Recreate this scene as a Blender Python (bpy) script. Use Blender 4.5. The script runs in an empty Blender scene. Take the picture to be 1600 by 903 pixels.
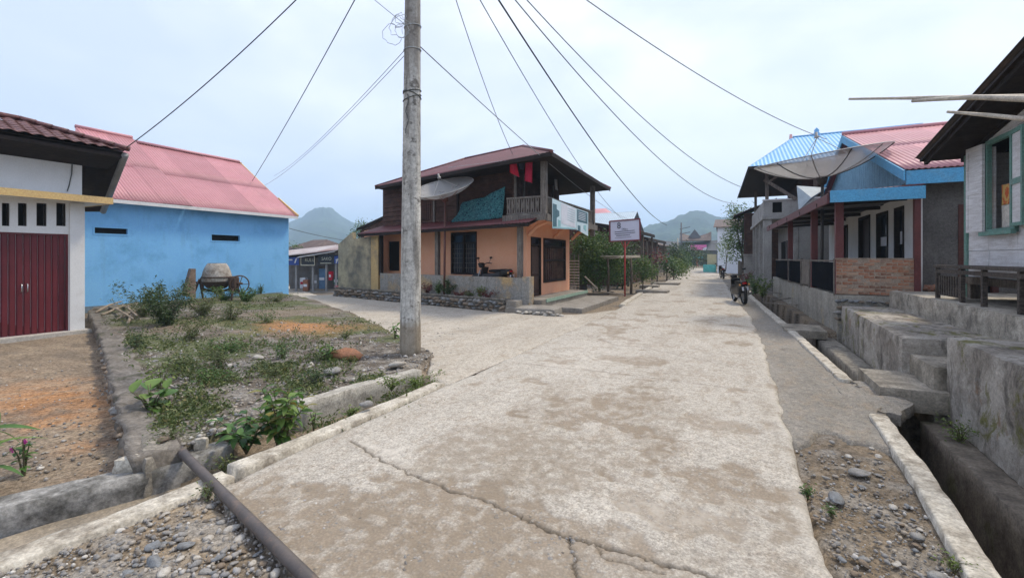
import bpy, math, random
import numpy as np
from mathutils import Vector, Matrix

# ------------------------------------------------------------------ camera, sky, sun, exposure
scene = bpy.context.scene
C = scene.collection
CAM_H, FPX, HOR = 1.6, 700.0, 403.0          # eye height, focal length in photo pixels, horizon row
YAW = math.atan(0.5)                          # the camera looks this far to the left of the road's direction
SA, CA = math.sin(YAW), math.cos(YAW)
cam = bpy.data.cameras.new('camera'); cam_o = bpy.data.objects.new('camera', cam); C.objects.link(cam_o)
cam_o.location = (0, 0, CAM_H); cam_o.rotation_euler = (math.radians(90), 0, YAW)
cam.sensor_width = 36; cam.lens = 36 * FPX / 1600; cam.shift_y = -(451.5 - HOR) / 1600
cam.clip_start = 0.05; cam.clip_end = 12000
scene.camera = cam_o
SUN_EL, SUN_AZ = math.radians(58), math.radians(-35)     # azimuth from the road direction (+Y), positive to the left
world = bpy.data.worlds.new('World'); scene.world = world; world.use_nodes = True
wn = world.node_tree.nodes; wl = world.node_tree.links; wn.clear()
w_out = wn.new('ShaderNodeOutputWorld'); w_bg = wn.new('ShaderNodeBackground'); w_bg.inputs['Strength'].default_value = 0.1
sky = wn.new('ShaderNodeTexSky'); sky.sky_type = 'NISHITA'; sky.sun_disc = False
sky.sun_elevation = SUN_EL; sky.sun_rotation = -SUN_AZ; sky.air_density = 1.0; sky.dust_density = 2.0
w_tc = wn.new('ShaderNodeTexCoord')
w_map = wn.new('ShaderNodeMapping'); w_map.inputs['Scale'].default_value = (1.0, 1.0, 2.6); wl.new(w_tc.outputs['Generated'], w_map.inputs['Vector'])
w_n = wn.new('ShaderNodeTexNoise'); w_n.inputs['Scale'].default_value = 1.5; w_n.inputs['Detail'].default_value = 8; w_n.inputs['Roughness'].default_value = 0.52
w_n.inputs['Distortion'].default_value = 0.25
wl.new(w_map.outputs['Vector'], w_n.inputs['Vector'])
w_r = wn.new('ShaderNodeValToRGB')                        # cloud sheet: bluish grey to white
w_r.color_ramp.elements[0].position = 0.40; w_r.color_ramp.elements[0].color = (3.75, 4.15, 5.5, 1)
w_r.color_ramp.elements[1].position = 0.64; w_r.color_ramp.elements[1].color = (5.5, 5.65, 6.3, 1)
e = w_r.color_ramp.elements.new(0.51); e.color = (4.4, 4.7, 5.85, 1)
wl.new(w_n.outputs['Fac'], w_r.inputs['Fac'])
w_mix = wn.new('ShaderNodeMix'); w_mix.data_type = 'RGBA'; w_mix.inputs[0].default_value = 0.93
wl.new(sky.outputs['Color'], w_mix.inputs[6]); wl.new(w_r.outputs['Color'], w_mix.inputs[7])
wl.new(w_mix.outputs[2], w_bg.inputs['Color']); wl.new(w_bg.outputs['Background'], w_out.inputs['Surface'])
sun = bpy.data.lights.new('sun', 'SUN'); sun.energy = 1.5; sun.angle = math.radians(10); sun.color = (1.0, 0.90, 0.74)
sun_o = bpy.data.objects.new('sun', sun); C.objects.link(sun_o)
sd = Vector((-math.sin(SUN_AZ) * math.cos(SUN_EL), math.cos(SUN_AZ) * math.cos(SUN_EL), math.sin(SUN_EL)))   # towards the sun
sun_o.rotation_euler = sd.to_track_quat('Z', 'Y').to_euler()
vs = scene.view_settings; vs.view_transform = 'Standard'; vs.look = 'None'; vs.exposure = 1.22; vs.gamma = 1.0; vs.use_curve_mapping = False
scene.cycles.volume_bounces = 1; scene.cycles.max_bounces = 6; scene.cycles.transparent_max_bounces = 12
scene.cycles.use_denoising = True

# ------------------------------------------------------------------ pixel -> place helpers (world: X right of road, Y along the road)
def ray(px, py):
    x, u = (px - 800) / FPX, (HOR - py) / FPX
    return Vector((CA * x - SA, SA * x + CA, u))
CP = Vector((0, 0, CAM_H))
def G(px, py, z=0.0):
    r = ray(px, py); return CP + r * ((z - CAM_H) / r.z)
def onX(px, py, x): r = ray(px, py); return CP + r * (x / r.x)
def onY(px, py, y): r = ray(px, py); return CP + r * (y / r.y)
def D(px, py, d): return CP + ray(px, py) * d

# ------------------------------------------------------------------ noise
def vnoise(x, y, seed=0):
    x = np.asarray(x, float); y = np.asarray(y, float)
    xi = np.floor(x).astype(np.int64); yi = np.floor(y).astype(np.int64); fx = x - xi; fy = y - yi
    fx = fx * fx * (3 - 2 * fx); fy = fy * fy * (3 - 2 * fy)
    def h(a, b):
        n = (a * 374761393 + b * 668265263 + seed * 974634777) & 0xffffffff
        n = ((n ^ (n >> 13)) * 1274126177) & 0xffffffff
        return ((n ^ (n >> 16)) & 0xffff) / 65535.0
    return (h(xi, yi) * (1 - fx) + h(xi + 1, yi) * fx) * (1 - fy) + (h(xi, yi + 1) * (1 - fx) + h(xi + 1, yi + 1) * fx) * fy
def fbm(x, y, octv=4, seed=0):
    v = 0; a = 0.5; tot = 0
    for i in range(octv):
        v = v + a * vnoise(x * 2 ** i, y * 2 ** i, seed + i * 17); tot += a; a *= 0.5
    return v / tot
def sstep(a, b, v): q = np.clip((v - a) / (b - a), 0, 1); return q * q * (3 - 2 * q)
def seg_dist(X, Y, pts):
    best = np.full(np.shape(X), 1e9)
    for (x0, y0), (x1, y1) in zip(pts[:-1], pts[1:]):
        dx, dy = x1 - x0, y1 - y0; L = dx * dx + dy * dy + 1e-12
        q = np.clip(((X - x0) * dx + (Y - y0) * dy) / L, 0, 1)
        best = np.minimum(best, np.hypot(X - x0 - q * dx, Y - y0 - q * dy))
    return best
def in_poly(X, Y, poly):
    inside = np.zeros(np.shape(X), bool); n = len(poly)
    for i in range(n):
        x0, y0 = poly[i]; x1, y1 = poly[(i + 1) % n]
        if y0 == y1: continue
        c = (y0 > Y) != (y1 > Y)
        inside ^= c & (X < (x1 - x0) * (Y - y0) / (y1 - y0) + x0)
    return inside

# ------------------------------------------------------------------ materials
MATS = {}
class NT:
    def __init__(s, name):
        s.m = bpy.data.materials.new(name); s.m.use_nodes = True; s.n = s.m.node_tree.nodes; s.l = s.m.node_tree.links
        s.b = s.n['Principled BSDF']; s.tc = s.n.new('ShaderNodeTexCoord'); s.out = s.n['Material Output']
    def node(s, t, **kw):
        n = s.n.new(t)
        for k, v in kw.items():
            if k in n.inputs: n.inputs[k].default_value = v
            else: setattr(n, k, v)
        return n
    def noise(s, scale, detail=6, rough=0.6, stretch=None, coord='Object', dist=0.0):
        n = s.node('ShaderNodeTexNoise', Scale=scale, Detail=detail, Roughness=rough, Distortion=dist)
        src = s.tc.outputs[coord]
        if stretch:
            mp = s.node('ShaderNodeMapping'); mp.inputs['Scale'].default_value = stretch; s.l.new(src, mp.inputs['Vector']); src = mp.outputs['Vector']
        s.l.new(src, n.inputs['Vector']); return n.outputs['Fac']
    def ramp(s, fac, stops):
        r = s.n.new('ShaderNodeValToRGB'); el = r.color_ramp.elements
        while len(el) < len(stops): el.new(0.5)
        for e_, (p, c) in zip(el, stops):
            e_.position = p; e_.color = (c, c, c, 1) if isinstance(c, (int, float)) else (*c, 1)
        s.l.new(fac, r.inputs['Fac']); return r.outputs['Color']
    def mix(s, fac, a, b, mode='MIX'):
        m = s.node('ShaderNodeMix', data_type='RGBA', blend_type=mode)
        for sock, v in ((m.inputs[0], fac), (m.inputs[6], a), (m.inputs[7], b)):
            if isinstance(v, (int, float)): sock.default_value = v
            elif isinstance(v, tuple): sock.default_value = (*v, 1)
            else: s.l.new(v, sock)
        return m.outputs[2]
    def mul(s, a, b):
        m = s.node('ShaderNodeMath', operation='MULTIPLY')
        for sock, v in ((m.inputs[0], a), (m.inputs[1], b)):
            if isinstance(v, (int, float)): sock.default_value = v
            else: s.l.new(v, sock)
        return m.outputs[0]
    def bump(s, h, strength, dist=0.01, prev=None):
        b = s.node('ShaderNodeBump', Strength=strength, Distance=dist); s.l.new(h, b.inputs['Height'])
        if prev is not None: s.l.new(prev, b.inputs['Normal'])
        return b.outputs['Normal']
    def attr(s, name): a = s.node('ShaderNodeAttribute', attribute_name=name); return a.outputs['Fac']
    def attrc(s, name): a = s.node('ShaderNodeAttribute', attribute_name=name); return a.outputs['Color']
    def done(s, col, rough=0.85, normal=None, metal=0.0):
        if isinstance(col, tuple): s.b.inputs['Base Color'].default_value = (*col, 1)
        else: s.l.new(col, s.b.inputs['Base Color'])
        if isinstance(rough, (int, float)): s.b.inputs['Roughness'].default_value = rough
        else: s.l.new(rough, s.b.inputs['Roughness'])
        s.b.inputs['Metallic'].default_value = metal
        if isinstance(rough, (int, float)) and rough > 0.7: s.b.inputs['Specular IOR Level'].default_value = 0.2
        if normal is not None: s.l.new(normal, s.b.inputs['Normal'])
        return s.m
def mat(name, c1, c2=None, scale=3.0, rough=0.85, stain=None, sscale=1.2, samt=0.6, slo=0.5, streak=None, bump=0.25, bscale=45, metal=0.0, grain=None, rnd=0.0):
    """Weathered surface: two tones, blotchy stains (own shape), optional vertical streaks or wood grain, fine relief."""
    if name in MATS: return MATS[name]
    t = NT(name); c2 = c2 or tuple(v * 0.8 for v in c1)
    col = t.mix(t.ramp(t.noise(scale), [(0.35, 0.0), (0.68, 1.0)]), c1, c2)
    if grain:
        g = t.noise(grain[0], 5, 0.65, stretch=grain[1], dist=0.3); col = t.mix(t.mul(t.ramp(g, [(0.4, 0), (0.62, 1)]), 0.75), col, grain[2])
    if stain:
        col = t.mix(t.mul(t.ramp(t.noise(sscale, 8, 0.68), [(slo, 0), (slo + 0.16, 1)]), samt), col, stain)
    if streak:
        col = t.mix(t.mul(t.ramp(t.noise(1.0, 7, 0.7, stretch=(streak[1], streak[1], streak[1] * 0.12)), [(streak[3], 0), (streak[3] + 0.2, 1)]), streak[2]), col, streak[0])
    col = t.mix(0.35, col, t.ramp(t.noise(bscale * 2.2, 3), [(0.38, 0.25), (0.62, 0.75)]), 'OVERLAY')
    if bump > 0.2: col = t.mix(0.4, col, t.ramp(t.noise(bscale * 0.6, 9, 0.8), [(0.40, 0.25), (0.60, 0.75)]), 'OVERLAY')
    if rnd:
        oi = t.node('ShaderNodeObjectInfo'); col = t.mix(rnd, col, t.ramp(oi.outputs['Random'], [(0.0, 0.25), (1.0, 0.75)]), 'OVERLAY')
    nm = t.bump(t.noise(bscale, 6, 0.65), bump, 0.02)
    if grain: nm = t.bump(g, 0.35, 0.01, nm)
    MATS[name] = t.done(col, rough, nm, metal); return MATS[name]

def leaf_mat(name, stops, trans=0.25):
    if name in MATS: return MATS[name]
    t = NT(name); gm = t.node('ShaderNodeNewGeometry'); col = t.ramp(gm.outputs['Random Per Island'], stops)
    col = t.mix(t.ramp(t.noise(14, 3), [(0.35, 0), (0.7, 0.5)]), col, tuple(v * 0.55 for v in stops[0][1]))
    t.done(col, 0.55)
    tr = t.node('ShaderNodeBsdfTranslucent'); t.l.new(col, tr.inputs['Color'])
    ms = t.node('ShaderNodeMixShader'); ms.inputs[0].default_value = trans
    t.l.new(t.b.outputs[0], ms.inputs[1]); t.l.new(tr.outputs[0], ms.inputs[2]); t.l.new(ms.outputs[0], t.out.inputs['Surface'])
    MATS[name] = t.m; return t.m

# ------------------------------------------------------------------ mesh helpers
class MB:
    def __init__(s): s.v = []; s.f = []
    def add(s, V, F):
        o = len(s.v); s.v.extend([tuple(map(float, p)) for p in V]); s.f.extend([tuple(int(i) + o for i in q) for q in F]); return s
    def hexa(s, p):   # 4 bottom, 4 top, same turning sense (counter-clockwise from above)
        return s.add(p, [(3, 2, 1, 0), (4, 5, 6, 7), (0, 1, 5, 4), (1, 2, 6, 5), (2, 3, 7, 6), (3, 0, 4, 7)])
    def box(s, x0, x1, y0, y1, z0, z1, f=None):
        p = [(x0, y0, z0), (x1, y0, z0), (x1, y1, z0), (x0, y1, z0), (x0, y0, z1), (x1, y0, z1), (x1, y1, z1), (x0, y1, z1)]
        return s.hexa([f(*q) for q in p] if f else p)
    def beam(s, p, q, w, h=None, up=(0, 0, 1)):
        h = h or w; p = Vector(p); q = Vector(q); a = (q - p).normalized(); up = Vector(up)
        if abs(a.dot(up)) > 0.97: up = Vector((0, 1, 0))
        r = a.cross(up).normalized() * (w / 2); u = r.cross(a).normalized() * (h / 2)
        return s.hexa([p - r - u, p + r - u, q + r - u, q - r - u, p - r + u, p + r + u, q + r + u, q - r + u])
    def tube(s, pts, rad, n=8, cap=True):
        pts = [Vector(p) for p in pts]; rad = rad if isinstance(rad, (list, tuple)) else [rad] * len(pts)
        V = []; F = []; ref = Vector((0, 0, 1))
        for i, p in enumerate(pts):
            a = (pts[min(i + 1, len(pts) - 1)] - pts[max(i - 1, 0)]).normalized()
            if abs(a.dot(ref)) > 0.95: ref = Vector((0, 1, 0)) if abs(a.y) < 0.9 else Vector((1, 0, 0))
            u = a.cross(ref).normalized(); w = a.cross(u); ref = u.cross(a)
            for k in range(n):
                th = 2 * math.pi * k / n; V.append(p + (u * math.cos(th) + w * math.sin(th)) * rad[i])
        for i in range(len(pts) - 1):
            for k in range(n): F.append((i * n + k, i * n + (k + 1) % n, (i + 1) * n + (k + 1) % n, (i + 1) * n + k))
        if cap: F.append(tuple(range(n - 1, -1, -1))); F.append(tuple((len(pts) - 1) * n + k for k in range(n)))
        return s.add(V, F)
    def prism(s, poly, z0, z1):   # poly counter-clockwise
        n = len(poly); V = [(x, y, z0) for x, y in poly] + [(x, y, z1) for x, y in poly]
        return s.add(V, [tuple(range(n - 1, -1, -1)), tuple(range(n, 2 * n))] + [(i, (i + 1) % n, (i + 1) % n + n, i + n) for i in range(n)])
    def plate(s, poly, off):      # 3-D polygon given a thickness vector
        n = len(poly); o = Vector(off); P = [Vector(p) for p in poly]
        return s.add(P + [p + o for p in P], [tuple(range(n)), tuple(range(2 * n - 1, n - 1, -1))] + [((i + 1) % n, i, i + n, (i + 1) % n + n) for i in range(n)])
    def lathe(s, prof, n=20, M=None):   # (radius, z) pairs
        V = []; F = []; M = M or Matrix()
        for r, z in prof:
            for k in range(n):
                a = 2 * math.pi * k / n; V.append(M @ Vector((r * math.cos(a), r * math.sin(a), z)))
        for i in range(len(prof) - 1):
            for k in range(n): F.append((i * n + k, i * n + (k + 1) % n, (i + 1) * n + (k + 1) % n, (i + 1) * n + k))
        return s.add(V, F)
    def rbox(s, x0, x1, y0, y1, z0, z1, seg=0.09, rad=0.03, amp=0.012, seed=0, f=None, most=60):
        """box with worn, rounded edges and an uneven surface"""
        c = np.array([(x0 + x1) / 2, (y0 + y1) / 2, (z0 + z1) / 2]); hd = np.array([x1 - x0, y1 - y0, z1 - z0]) / 2
        n = [max(2, min(most, int(2 * h / seg))) for h in hd]; rad = min(rad, min(hd) * 0.8)
        for ax in range(3):
            a, b = (ax + 1) % 3, (ax + 2) % 3
            for sg in (-1, 1):
                A, B = np.meshgrid(np.linspace(-1, 1, n[a] + 1), np.linspace(-1, 1, n[b] + 1), indexing='ij')
                P = np.zeros(A.shape + (3,)); P[..., a] = A * hd[a]; P[..., b] = B * hd[b]; P[..., ax] = sg * hd[ax]
                inner = np.clip(P, -(hd - rad), hd - rad); dv = P - inner; L = np.linalg.norm(dv, axis=-1, keepdims=True) + 1e-9
                nrm = dv / L; P = inner + nrm * rad
                W = P + c
                q = fbm(W[..., 0] * 5 + W[..., 2] * 3.1, W[..., 1] * 5 + W[..., 2] * 4.3, 4, seed) - 0.5
                q = q + 0.8 * (fbm(W[..., 0] * 17 + W[..., 2] * 13, W[..., 1] * 17 - W[..., 2] * 15, 2, seed + 5) - 0.5)
                W = W + nrm * (q * 2 * amp)[..., None]
                V = W.reshape(-1, 3); m = n[b] + 1
                if f: V = [f(*p) for p in V]
                F = []
                for i in range(n[a]):
                    for j in range(n[b]):
                        k = i * m + j; q4 = (k, k + m, k + m + 1, k + 1); F.append(q4 if sg > 0 else q4[::-1])
                s.add(V, F)
        return s
    def sheet(s, A, B, W, vmin=lambda u: 0.0, vmax=lambda u: 1.0, wave=0.11, amp=0.014, rows=4, th=0.01, per=6, sag=0.0):
        """corrugated sheet: eave A->B, slope vector W, ribs running up the slope"""
        A = Vector(A); B = Vector(B); W = Vector(W); L = (B - A).length; nu = max(2, int(L / wave * per)); nrm = (B - A).cross(W).normalized()
        if nrm.z < 0: nrm = -nrm
        V = []
        for lay in (0, 1):
            for i in range(nu + 1):
                u = i / nu; lo, hi = vmin(u), vmax(u); q = math.sin(u * L / wave * 2 * math.pi) * amp
                for j in range(rows + 1):
                    v = lo + (hi - lo) * j / rows
                    V.append(A + (B - A) * u + W * v + nrm * (q - lay * th - sag * math.sin(math.pi * u) * math.sin(math.pi * v)))
        m = rows + 1; o = (nu + 1) * m; F = []
        up = (B - A).cross(W).z > 0
        for i in range(nu):
            for j in range(rows):
                k = i * m + j; a4 = (k, k + m, k + m + 1, k + 1); b4 = tuple(x + o for x in a4)[::-1]
                F += [a4, b4] if up else [a4[::-1], b4[::-1]]
            F += [(i * m, i * m + o, (i + 1) * m + o, (i + 1) * m), (i * m + rows, (i + 1) * m + rows, (i + 1) * m + rows + o, i * m + rows + o)]
        for e_ in (0, nu * m):
            for j in range(rows): F.append((e_ + j, e_ + j + 1, e_ + j + 1 + o, e_ + j + o))
        return s.add(V, F)

WL = {}     # world location of every thing or part, so that children can be given in world coordinates
def link_mesh(name, me, m, parent=None, loc=None):
    o = bpy.data.objects.new(name, me); C.objects.link(o)
    if m is not None and not me.materials: me.materials.append(m)
    w = Vector(loc) if loc else Vector((0, 0, 0))
    if parent is not None: o.parent = parent; o.location = w - WL[parent.name]
    else: o.location = w
    WL[o.name] = w; return o
def mesh_of(mb, name='mesh', smooth=False):
    me = bpy.data.meshes.new(name); me.from_pydata(mb.v, [], mb.f); me.validate()
    if smooth: me.polygons.foreach_set('use_smooth', [True] * len(me.polygons))
    me.update(); return me
def obj(name, mb, m, parent=None, smooth=False, kind=None, label=None):
    o = link_mesh(name, mesh_of(mb, name, smooth), m, parent)
    if kind: o['kind'] = kind
    if label: o['label'] = label
    return o
def thing(name, label, cat, loc=(0, 0, 0), group=None):
    o = bpy.data.objects.new(name, None); C.objects.link(o); o.location = loc; o.empty_display_size = 0.2
    o['label'] = label; o['category'] = cat
    if group: o['group'] = group
    WL[o.name] = Vector(loc); return o
def tag(o, label, cat, group=None):
    o['label'] = label; o['category'] = cat
    if group: o['group'] = group
    return o
def struct(name, mb, m, smooth=False): return obj(name, mb, m, None, smooth, 'structure')
def np_mesh(name, V, F):     # V (n,3), F (m,3 or 4)
    me = bpy.data.meshes.new(name); V = np.asarray(V, np.float32); F = np.asarray(F, np.int32); k = F.shape[1]
    me.vertices.add(len(V)); me.vertices.foreach_set('co', V.ravel()); me.loops.add(F.size); me.loops.foreach_set('vertex_index', F.ravel())
    me.polygons.add(len(F)); me.polygons.foreach_set('loop_start', np.arange(0, F.size, k, dtype=np.int32)); me.polygons.foreach_set('loop_total', np.full(len(F), k, np.int32))
    me.update(calc_edges=True); me.validate(); return me
def grid_mesh(name, X, Y, Z, smooth=True):
    n, m = X.shape; I = np.arange(n * m).reshape(n, m)
    F = np.stack([I[:-1, :-1], I[1:, :-1], I[1:, 1:], I[:-1, 1:]], -1).reshape(-1, 4)
    me = np_mesh(name, np.stack([X, Y, Z], -1).reshape(-1, 3), F)
    if smooth: me.polygons.foreach_set('use_smooth', np.ones(len(F), bool))
    return me
def set_attr(me, name, val): a = me.attributes.new(name, 'FLOAT', 'POINT'); a.data.foreach_set('value', np.asarray(val, np.float32).ravel())
def set_col(me, name, rgb):
    a = me.attributes.new(name, 'FLOAT_COLOR', 'POINT'); q = np.ones((rgb.reshape(-1, 3).shape[0], 4), np.float32); q[:, :3] = rgb.reshape(-1, 3); a.data.foreach_set('color', q.ravel())
def ax_grid(knots):   # [(start, step), ..., (end,)] -> coordinates
    out = []
    for (a, st), nxt in zip(knots[:-1], knots[1:]): out.append(np.arange(a, nxt[0] - 1e-6, st))
    return np.concatenate(out + [np.array([knots[-1][0]])])
def text(name, body, size, m, parent, loc, rot, ext=0.004, align='CENTER', sx=1.0):
    cu = bpy.data.curves.new(name, 'FONT'); cu.body = body; cu.size = size; cu.extrude = ext; cu.align_x = align; cu.align_y = 'CENTER'; cu.materials.append(m)
    tmp = bpy.data.objects.new(name, cu); C.objects.link(tmp); bpy.context.view_layer.update()
    me = bpy.data.meshes.new_from_object(tmp.evaluated_get(bpy.context.evaluated_depsgraph_get())); bpy.data.objects.remove(tmp)
    o = bpy.data.objects.new(name, me); C.objects.link(o); o.parent = parent; o.location = Vector(loc) - WL[parent.name]; o.rotation_euler = rot; o.scale = (sx, 1, 1); WL[o.name] = Vector(loc); return o
rng = np.random.default_rng(7); R = random.Random(11)
def copy_tree(o, parent=None):
    c = o.copy(); C.objects.link(c); c.parent = parent
    for ch in list(o.children): copy_tree(ch, c)
    WL[c.name] = Vector(c.location); return c

# ------------------------------------------------------------------ layout curves
def drift(s): s = np.asarray(s, float); return -0.048 * np.maximum(0, s - 10) * sstep(8, 22, s)
KS, KT = [-8, 1.5, 3.1, 4.2, 5.67, 7.24, 11.67, 16.5, 22, 32, 50, 75], [0.55, 0.9, 1.04, 1.14, 1.21, 1.21, 1.0, 0.70, 0.42, -0.12, -0.95, -2.2]
def kerb_t(s): return np.interp(s, KS, KT)                    # inner edge of the right-hand kerb
def plinth_t(s): return 2.0 - 0.06 * (np.asarray(s, float) - 12.3)
LOT = [(-4.12, 1.95), (-4.12, 3.2), (-3.95, 4.7), (-4.35, 5.9), (-6.0, 7.0), (-9.5, 9.2), (-15.6, 12.3), (-17.6, 12.7), (-18.2, 6.6), (-16.5, 6.2)]
YARD = [(-4.2, 1.9), (-16.6, 6.15), (-18.5, 6.2), (-16, -12), (-4.4, -6), (-4.25, 0.5)]
PIPE0, PIPE1 = G(283, 703, 0.05), G(488, 906, 0.05)
def gravel_wedge(X, Y):   # the loose-stone ground on the camera side of the pipe
    dx, dy = PIPE1.x - PIPE0.x, PIPE1.y - PIPE0.y
    return ((X - PIPE0.x) * dy - (Y - PIPE0.y) * dx > 0) & (Y < 2.2) & (X < -0.9)

# ------------------------------------------------------------------ ground
gx = ax_grid([(-2600, 500), (-600, 100), (-200, 30), (-80, 8), (-32, 1.0), (-20, 0.3), (-9, 0.07), (3.4, 0.3), (14, 1.5), (32, 8), (80, 30), (200, 100), (600, 500), (2600,)])
gy = ax_grid([(-1500, 300), (-300, 60), (-60, 10), (-10, 1.0), (-2, 0.25), (0.4, 0.07), (8.5, 0.2), (24, 0.8), (60, 5), (120, 20), (300, 80), (700, 400), (2700,)])
X, Y = np.meshgrid(gx, gy, indexing='ij')
f1 = fbm(X * 1.3, Y * 1.3, 5, 3); f2 = fbm(X * 7, Y * 7, 4, 9); f3 = fbm(X * 0.35, Y * 0.35, 4, 21)
Z = -0.06 + (f1 - 0.5) * 0.05 + (f2 - 0.5) * 0.02
dip = lambda X, Y: -0.62 * sstep(-15.2, -21, X) * sstep(12.6, 15.5, Y)
far = np.hypot(X, Y - 20); Z = Z - 0.25 * sstep(60, 160, far) + dip(X, Y)
dark = np.array([0.135, 0.112, 0.088]); earth = np.array([0.21, 0.165, 0.115]); sand = np.array([0.34, 0.27, 0.19]); orng = np.array([0.40, 0.20, 0.085]); grey = np.array([0.26, 0.24, 0.21]); green = np.array([0.07, 0.095, 0.035]); moss = np.array([0.085, 0.105, 0.035])
def lay(col, c, w): return col * (1 - w[..., None]) + c * w[..., None]
col = np.broadcast_to(earth, X.shape + (3,)).copy(); col = lay(col, dark, sstep(0.42, 0.62, f1)); col = lay(col, green, sstep(50, 120, far) * 0.8)
lot = in_poly(X, Y, LOT); yard = in_poly(X, Y, YARD) & ~lot
Z = np.where(lot, 0.05 + (f1 - 0.5) * 0.11 + (f2 - 0.5) * 0.05 + 0.05 * sstep(-9, -16, X), Z)
lc = lay(np.broadcast_to(dark * 0.85, X.shape + (3,)).copy(), grey, sstep(0.45, 0.62, f2) * 0.7); lc = lay(lc, earth, sstep(0.5, 0.66, f3) * 0.7); lc = lay(lc, moss, sstep(0.48, 0.62, fbm(X * 0.9, Y * 0.9, 5, 40)) * 0.8)
p_or = G(470, 514); lc = lay(lc, orng * 0.9, np.exp(-(((X - p_or.x) / 1.5) ** 2 + ((Y - p_or.y) / 0.8) ** 2)) * sstep(0.3, 0.55, f1))
col = np.where(lot[..., None], lc, col)
Z = np.where(yard, -0.15 + (f1 - 0.5) * 0.035 + (f2 - 0.5) * 0.015, Z)
p_y = G(150, 640, -0.15); yc = lay(np.broadcast_to(np.array([0.22, 0.17, 0.12]), X.shape + (3,)).copy(), orng, np.clip(np.exp(-(((X - p_y.x) / 2.0) ** 2 + ((Y - p_y.y) / 0.75) ** 2)) * 1.3, 0, 1) * sstep(0.25, 0.55, f1))
yc = lay(yc, sand, sstep(0.52, 0.7, f2) * 0.5); yc = lay(yc, dark, sstep(0.58, 0.72, fbm(X * 2.2, Y * 2.2, 4, 77)) * 0.55)
col = np.where(yard[..., None], yc, col)
dt = drift(Y)
wedge = gravel_wedge(X, Y)
road = (X > -3.36 + dt) & (X < 0.42 + dt) & (Y > -7) & (Y < 76)
Z = np.where(road & ~wedge, -0.14, Z); Z = np.where(road & wedge, -0.03 + (f2 - 0.5) * 0.04, Z)
col = np.where((wedge & (X > -3.4))[..., None], lay(lay(np.broadcast_to(earth * 0.95, X.shape + (3,)).copy(), sand, sstep(0.4, 0.6, f1) * 0.8), grey, sstep(0.45, 0.6, f2) * 0.8), col)
sh = (X > 0.40 + dt) & (X < kerb_t(Y) + 0.05) & (Y < 60) & (Y > -7)
Z = np.where(sh, -0.05 + (f1 - 0.5) * 0.06 + (f2 - 0.5) * 0.04, Z)
col = np.where(sh[..., None], lay(lay(np.broadcast_to(earth * 0.9, X.shape + (3,)).copy(), dark, sstep(0.4, 0.6, f1)), grey, sstep(0.5, 0.65, f2) * 0.7), col)
drl = (X > np.interp(Y, [-7, 0.1, 0.95, 1.5, 1.98], [-5.5, -4.72, -4.48, -4.22, -4.1])) & (X < -3.44) & (Y > -7) & (Y < 4.75)
Z = np.where(drl, np.where(Y < 2.0, -0.36, -0.17 + (f1 - 0.5) * 0.1), Z)
col = np.where((drl & (Y < 2.0))[..., None], lay(np.broadcast_to(np.array([0.27, 0.225, 0.165]), X.shape + (3,)).copy(), grey * 0.7, sstep(0.4, 0.6, f1)), col)
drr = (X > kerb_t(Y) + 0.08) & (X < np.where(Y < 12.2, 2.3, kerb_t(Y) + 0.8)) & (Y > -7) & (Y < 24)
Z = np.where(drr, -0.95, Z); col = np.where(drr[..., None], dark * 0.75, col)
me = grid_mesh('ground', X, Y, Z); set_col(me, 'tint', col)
t = NT('ground_dirt'); base = t.attrc('tint')
vor = t.node('ShaderNodeTexVoronoi', Scale=26.0); t.l.new(t.tc.outputs['Object'], vor.inputs['Vector'])
peb = t.ramp(vor.outputs['Distance'], [(0.18, 1.0), (0.42, 0.0)])
pm = t.mul(peb, t.ramp(t.noise(2.3, 5), [(0.42, 0.0), (0.6, 0.9)]))
pc = t.mix(0.62, t.mix(1.0, vor.outputs['Color'], (0.33, 0.33, 0.33), 'SATURATION') if False else t.ramp(t.noise(30, 2), [(0.3, (0.2, 0.19, 0.17)), (0.7, (0.5, 0.47, 0.42))]), base)
c_ = t.mix(pm, base, pc); c_ = t.mix(0.8, c_, t.ramp(t.noise(24, 9, 0.85), [(0.39, 0.12), (0.61, 0.88)]), 'OVERLAY')
nm = t.bump(t.noise(22, 9, 0.72), 0.7, 0.03); nm = t.bump(pm, 0.5, 0.012, nm)
M_ground = t.done(c_, 0.95, nm)
ground = link_mesh('ground', me, M_ground); ground['kind'] = 'structure'

# ------------------------------------------------------------------ main road: worn concrete with real cracks
CRA = [G(*p) for p in [(548, 690), (585, 713), (612, 728), (640, 742), (668, 752), (715, 770), (760, 784), (800, 800), (832, 816), (855, 828), (890, 838), (930, 850), (960, 862), (990, 868), (1030, 882), (1065, 890), (1120, 906), (1180, 930)]]
CRB = [G(*p) for p in [(890, 838), (893, 852), (898, 872), (896, 888), (905, 910)]]
CRC = [G(*p) for p in [(930, 850), (940, 872), (985, 884), (1040, 897)]]
CRD = [G(*p) for p in [(905, 520), (960, 540), (1010, 545), (1080, 560), (1150, 575)]]
JNT = [[Vector((-3.2, s_, 0)), Vector((-1.5, s_ + .05, 0)), Vector((0.4, s_, 0))] for s_ in (6.1, 8.4)]
CRE = [G(*p) for p in [(700, 606), (690, 640), (640, 680), (560, 700)]]
def jit(pts, n=10, a=0.02, seed=1):
    out = []
    for i, (p, q) in enumerate(zip(pts[:-1], pts[1:])):
        for k in range(n):
            u = k / n; out.append((p.x + (q.x - p.x) * u + (R.random() - .5) * a, p.y + (q.y - p.y) * u + (R.random() - .5) * a))
    return out + [(pts[-1].x, pts[-1].y)]
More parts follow.
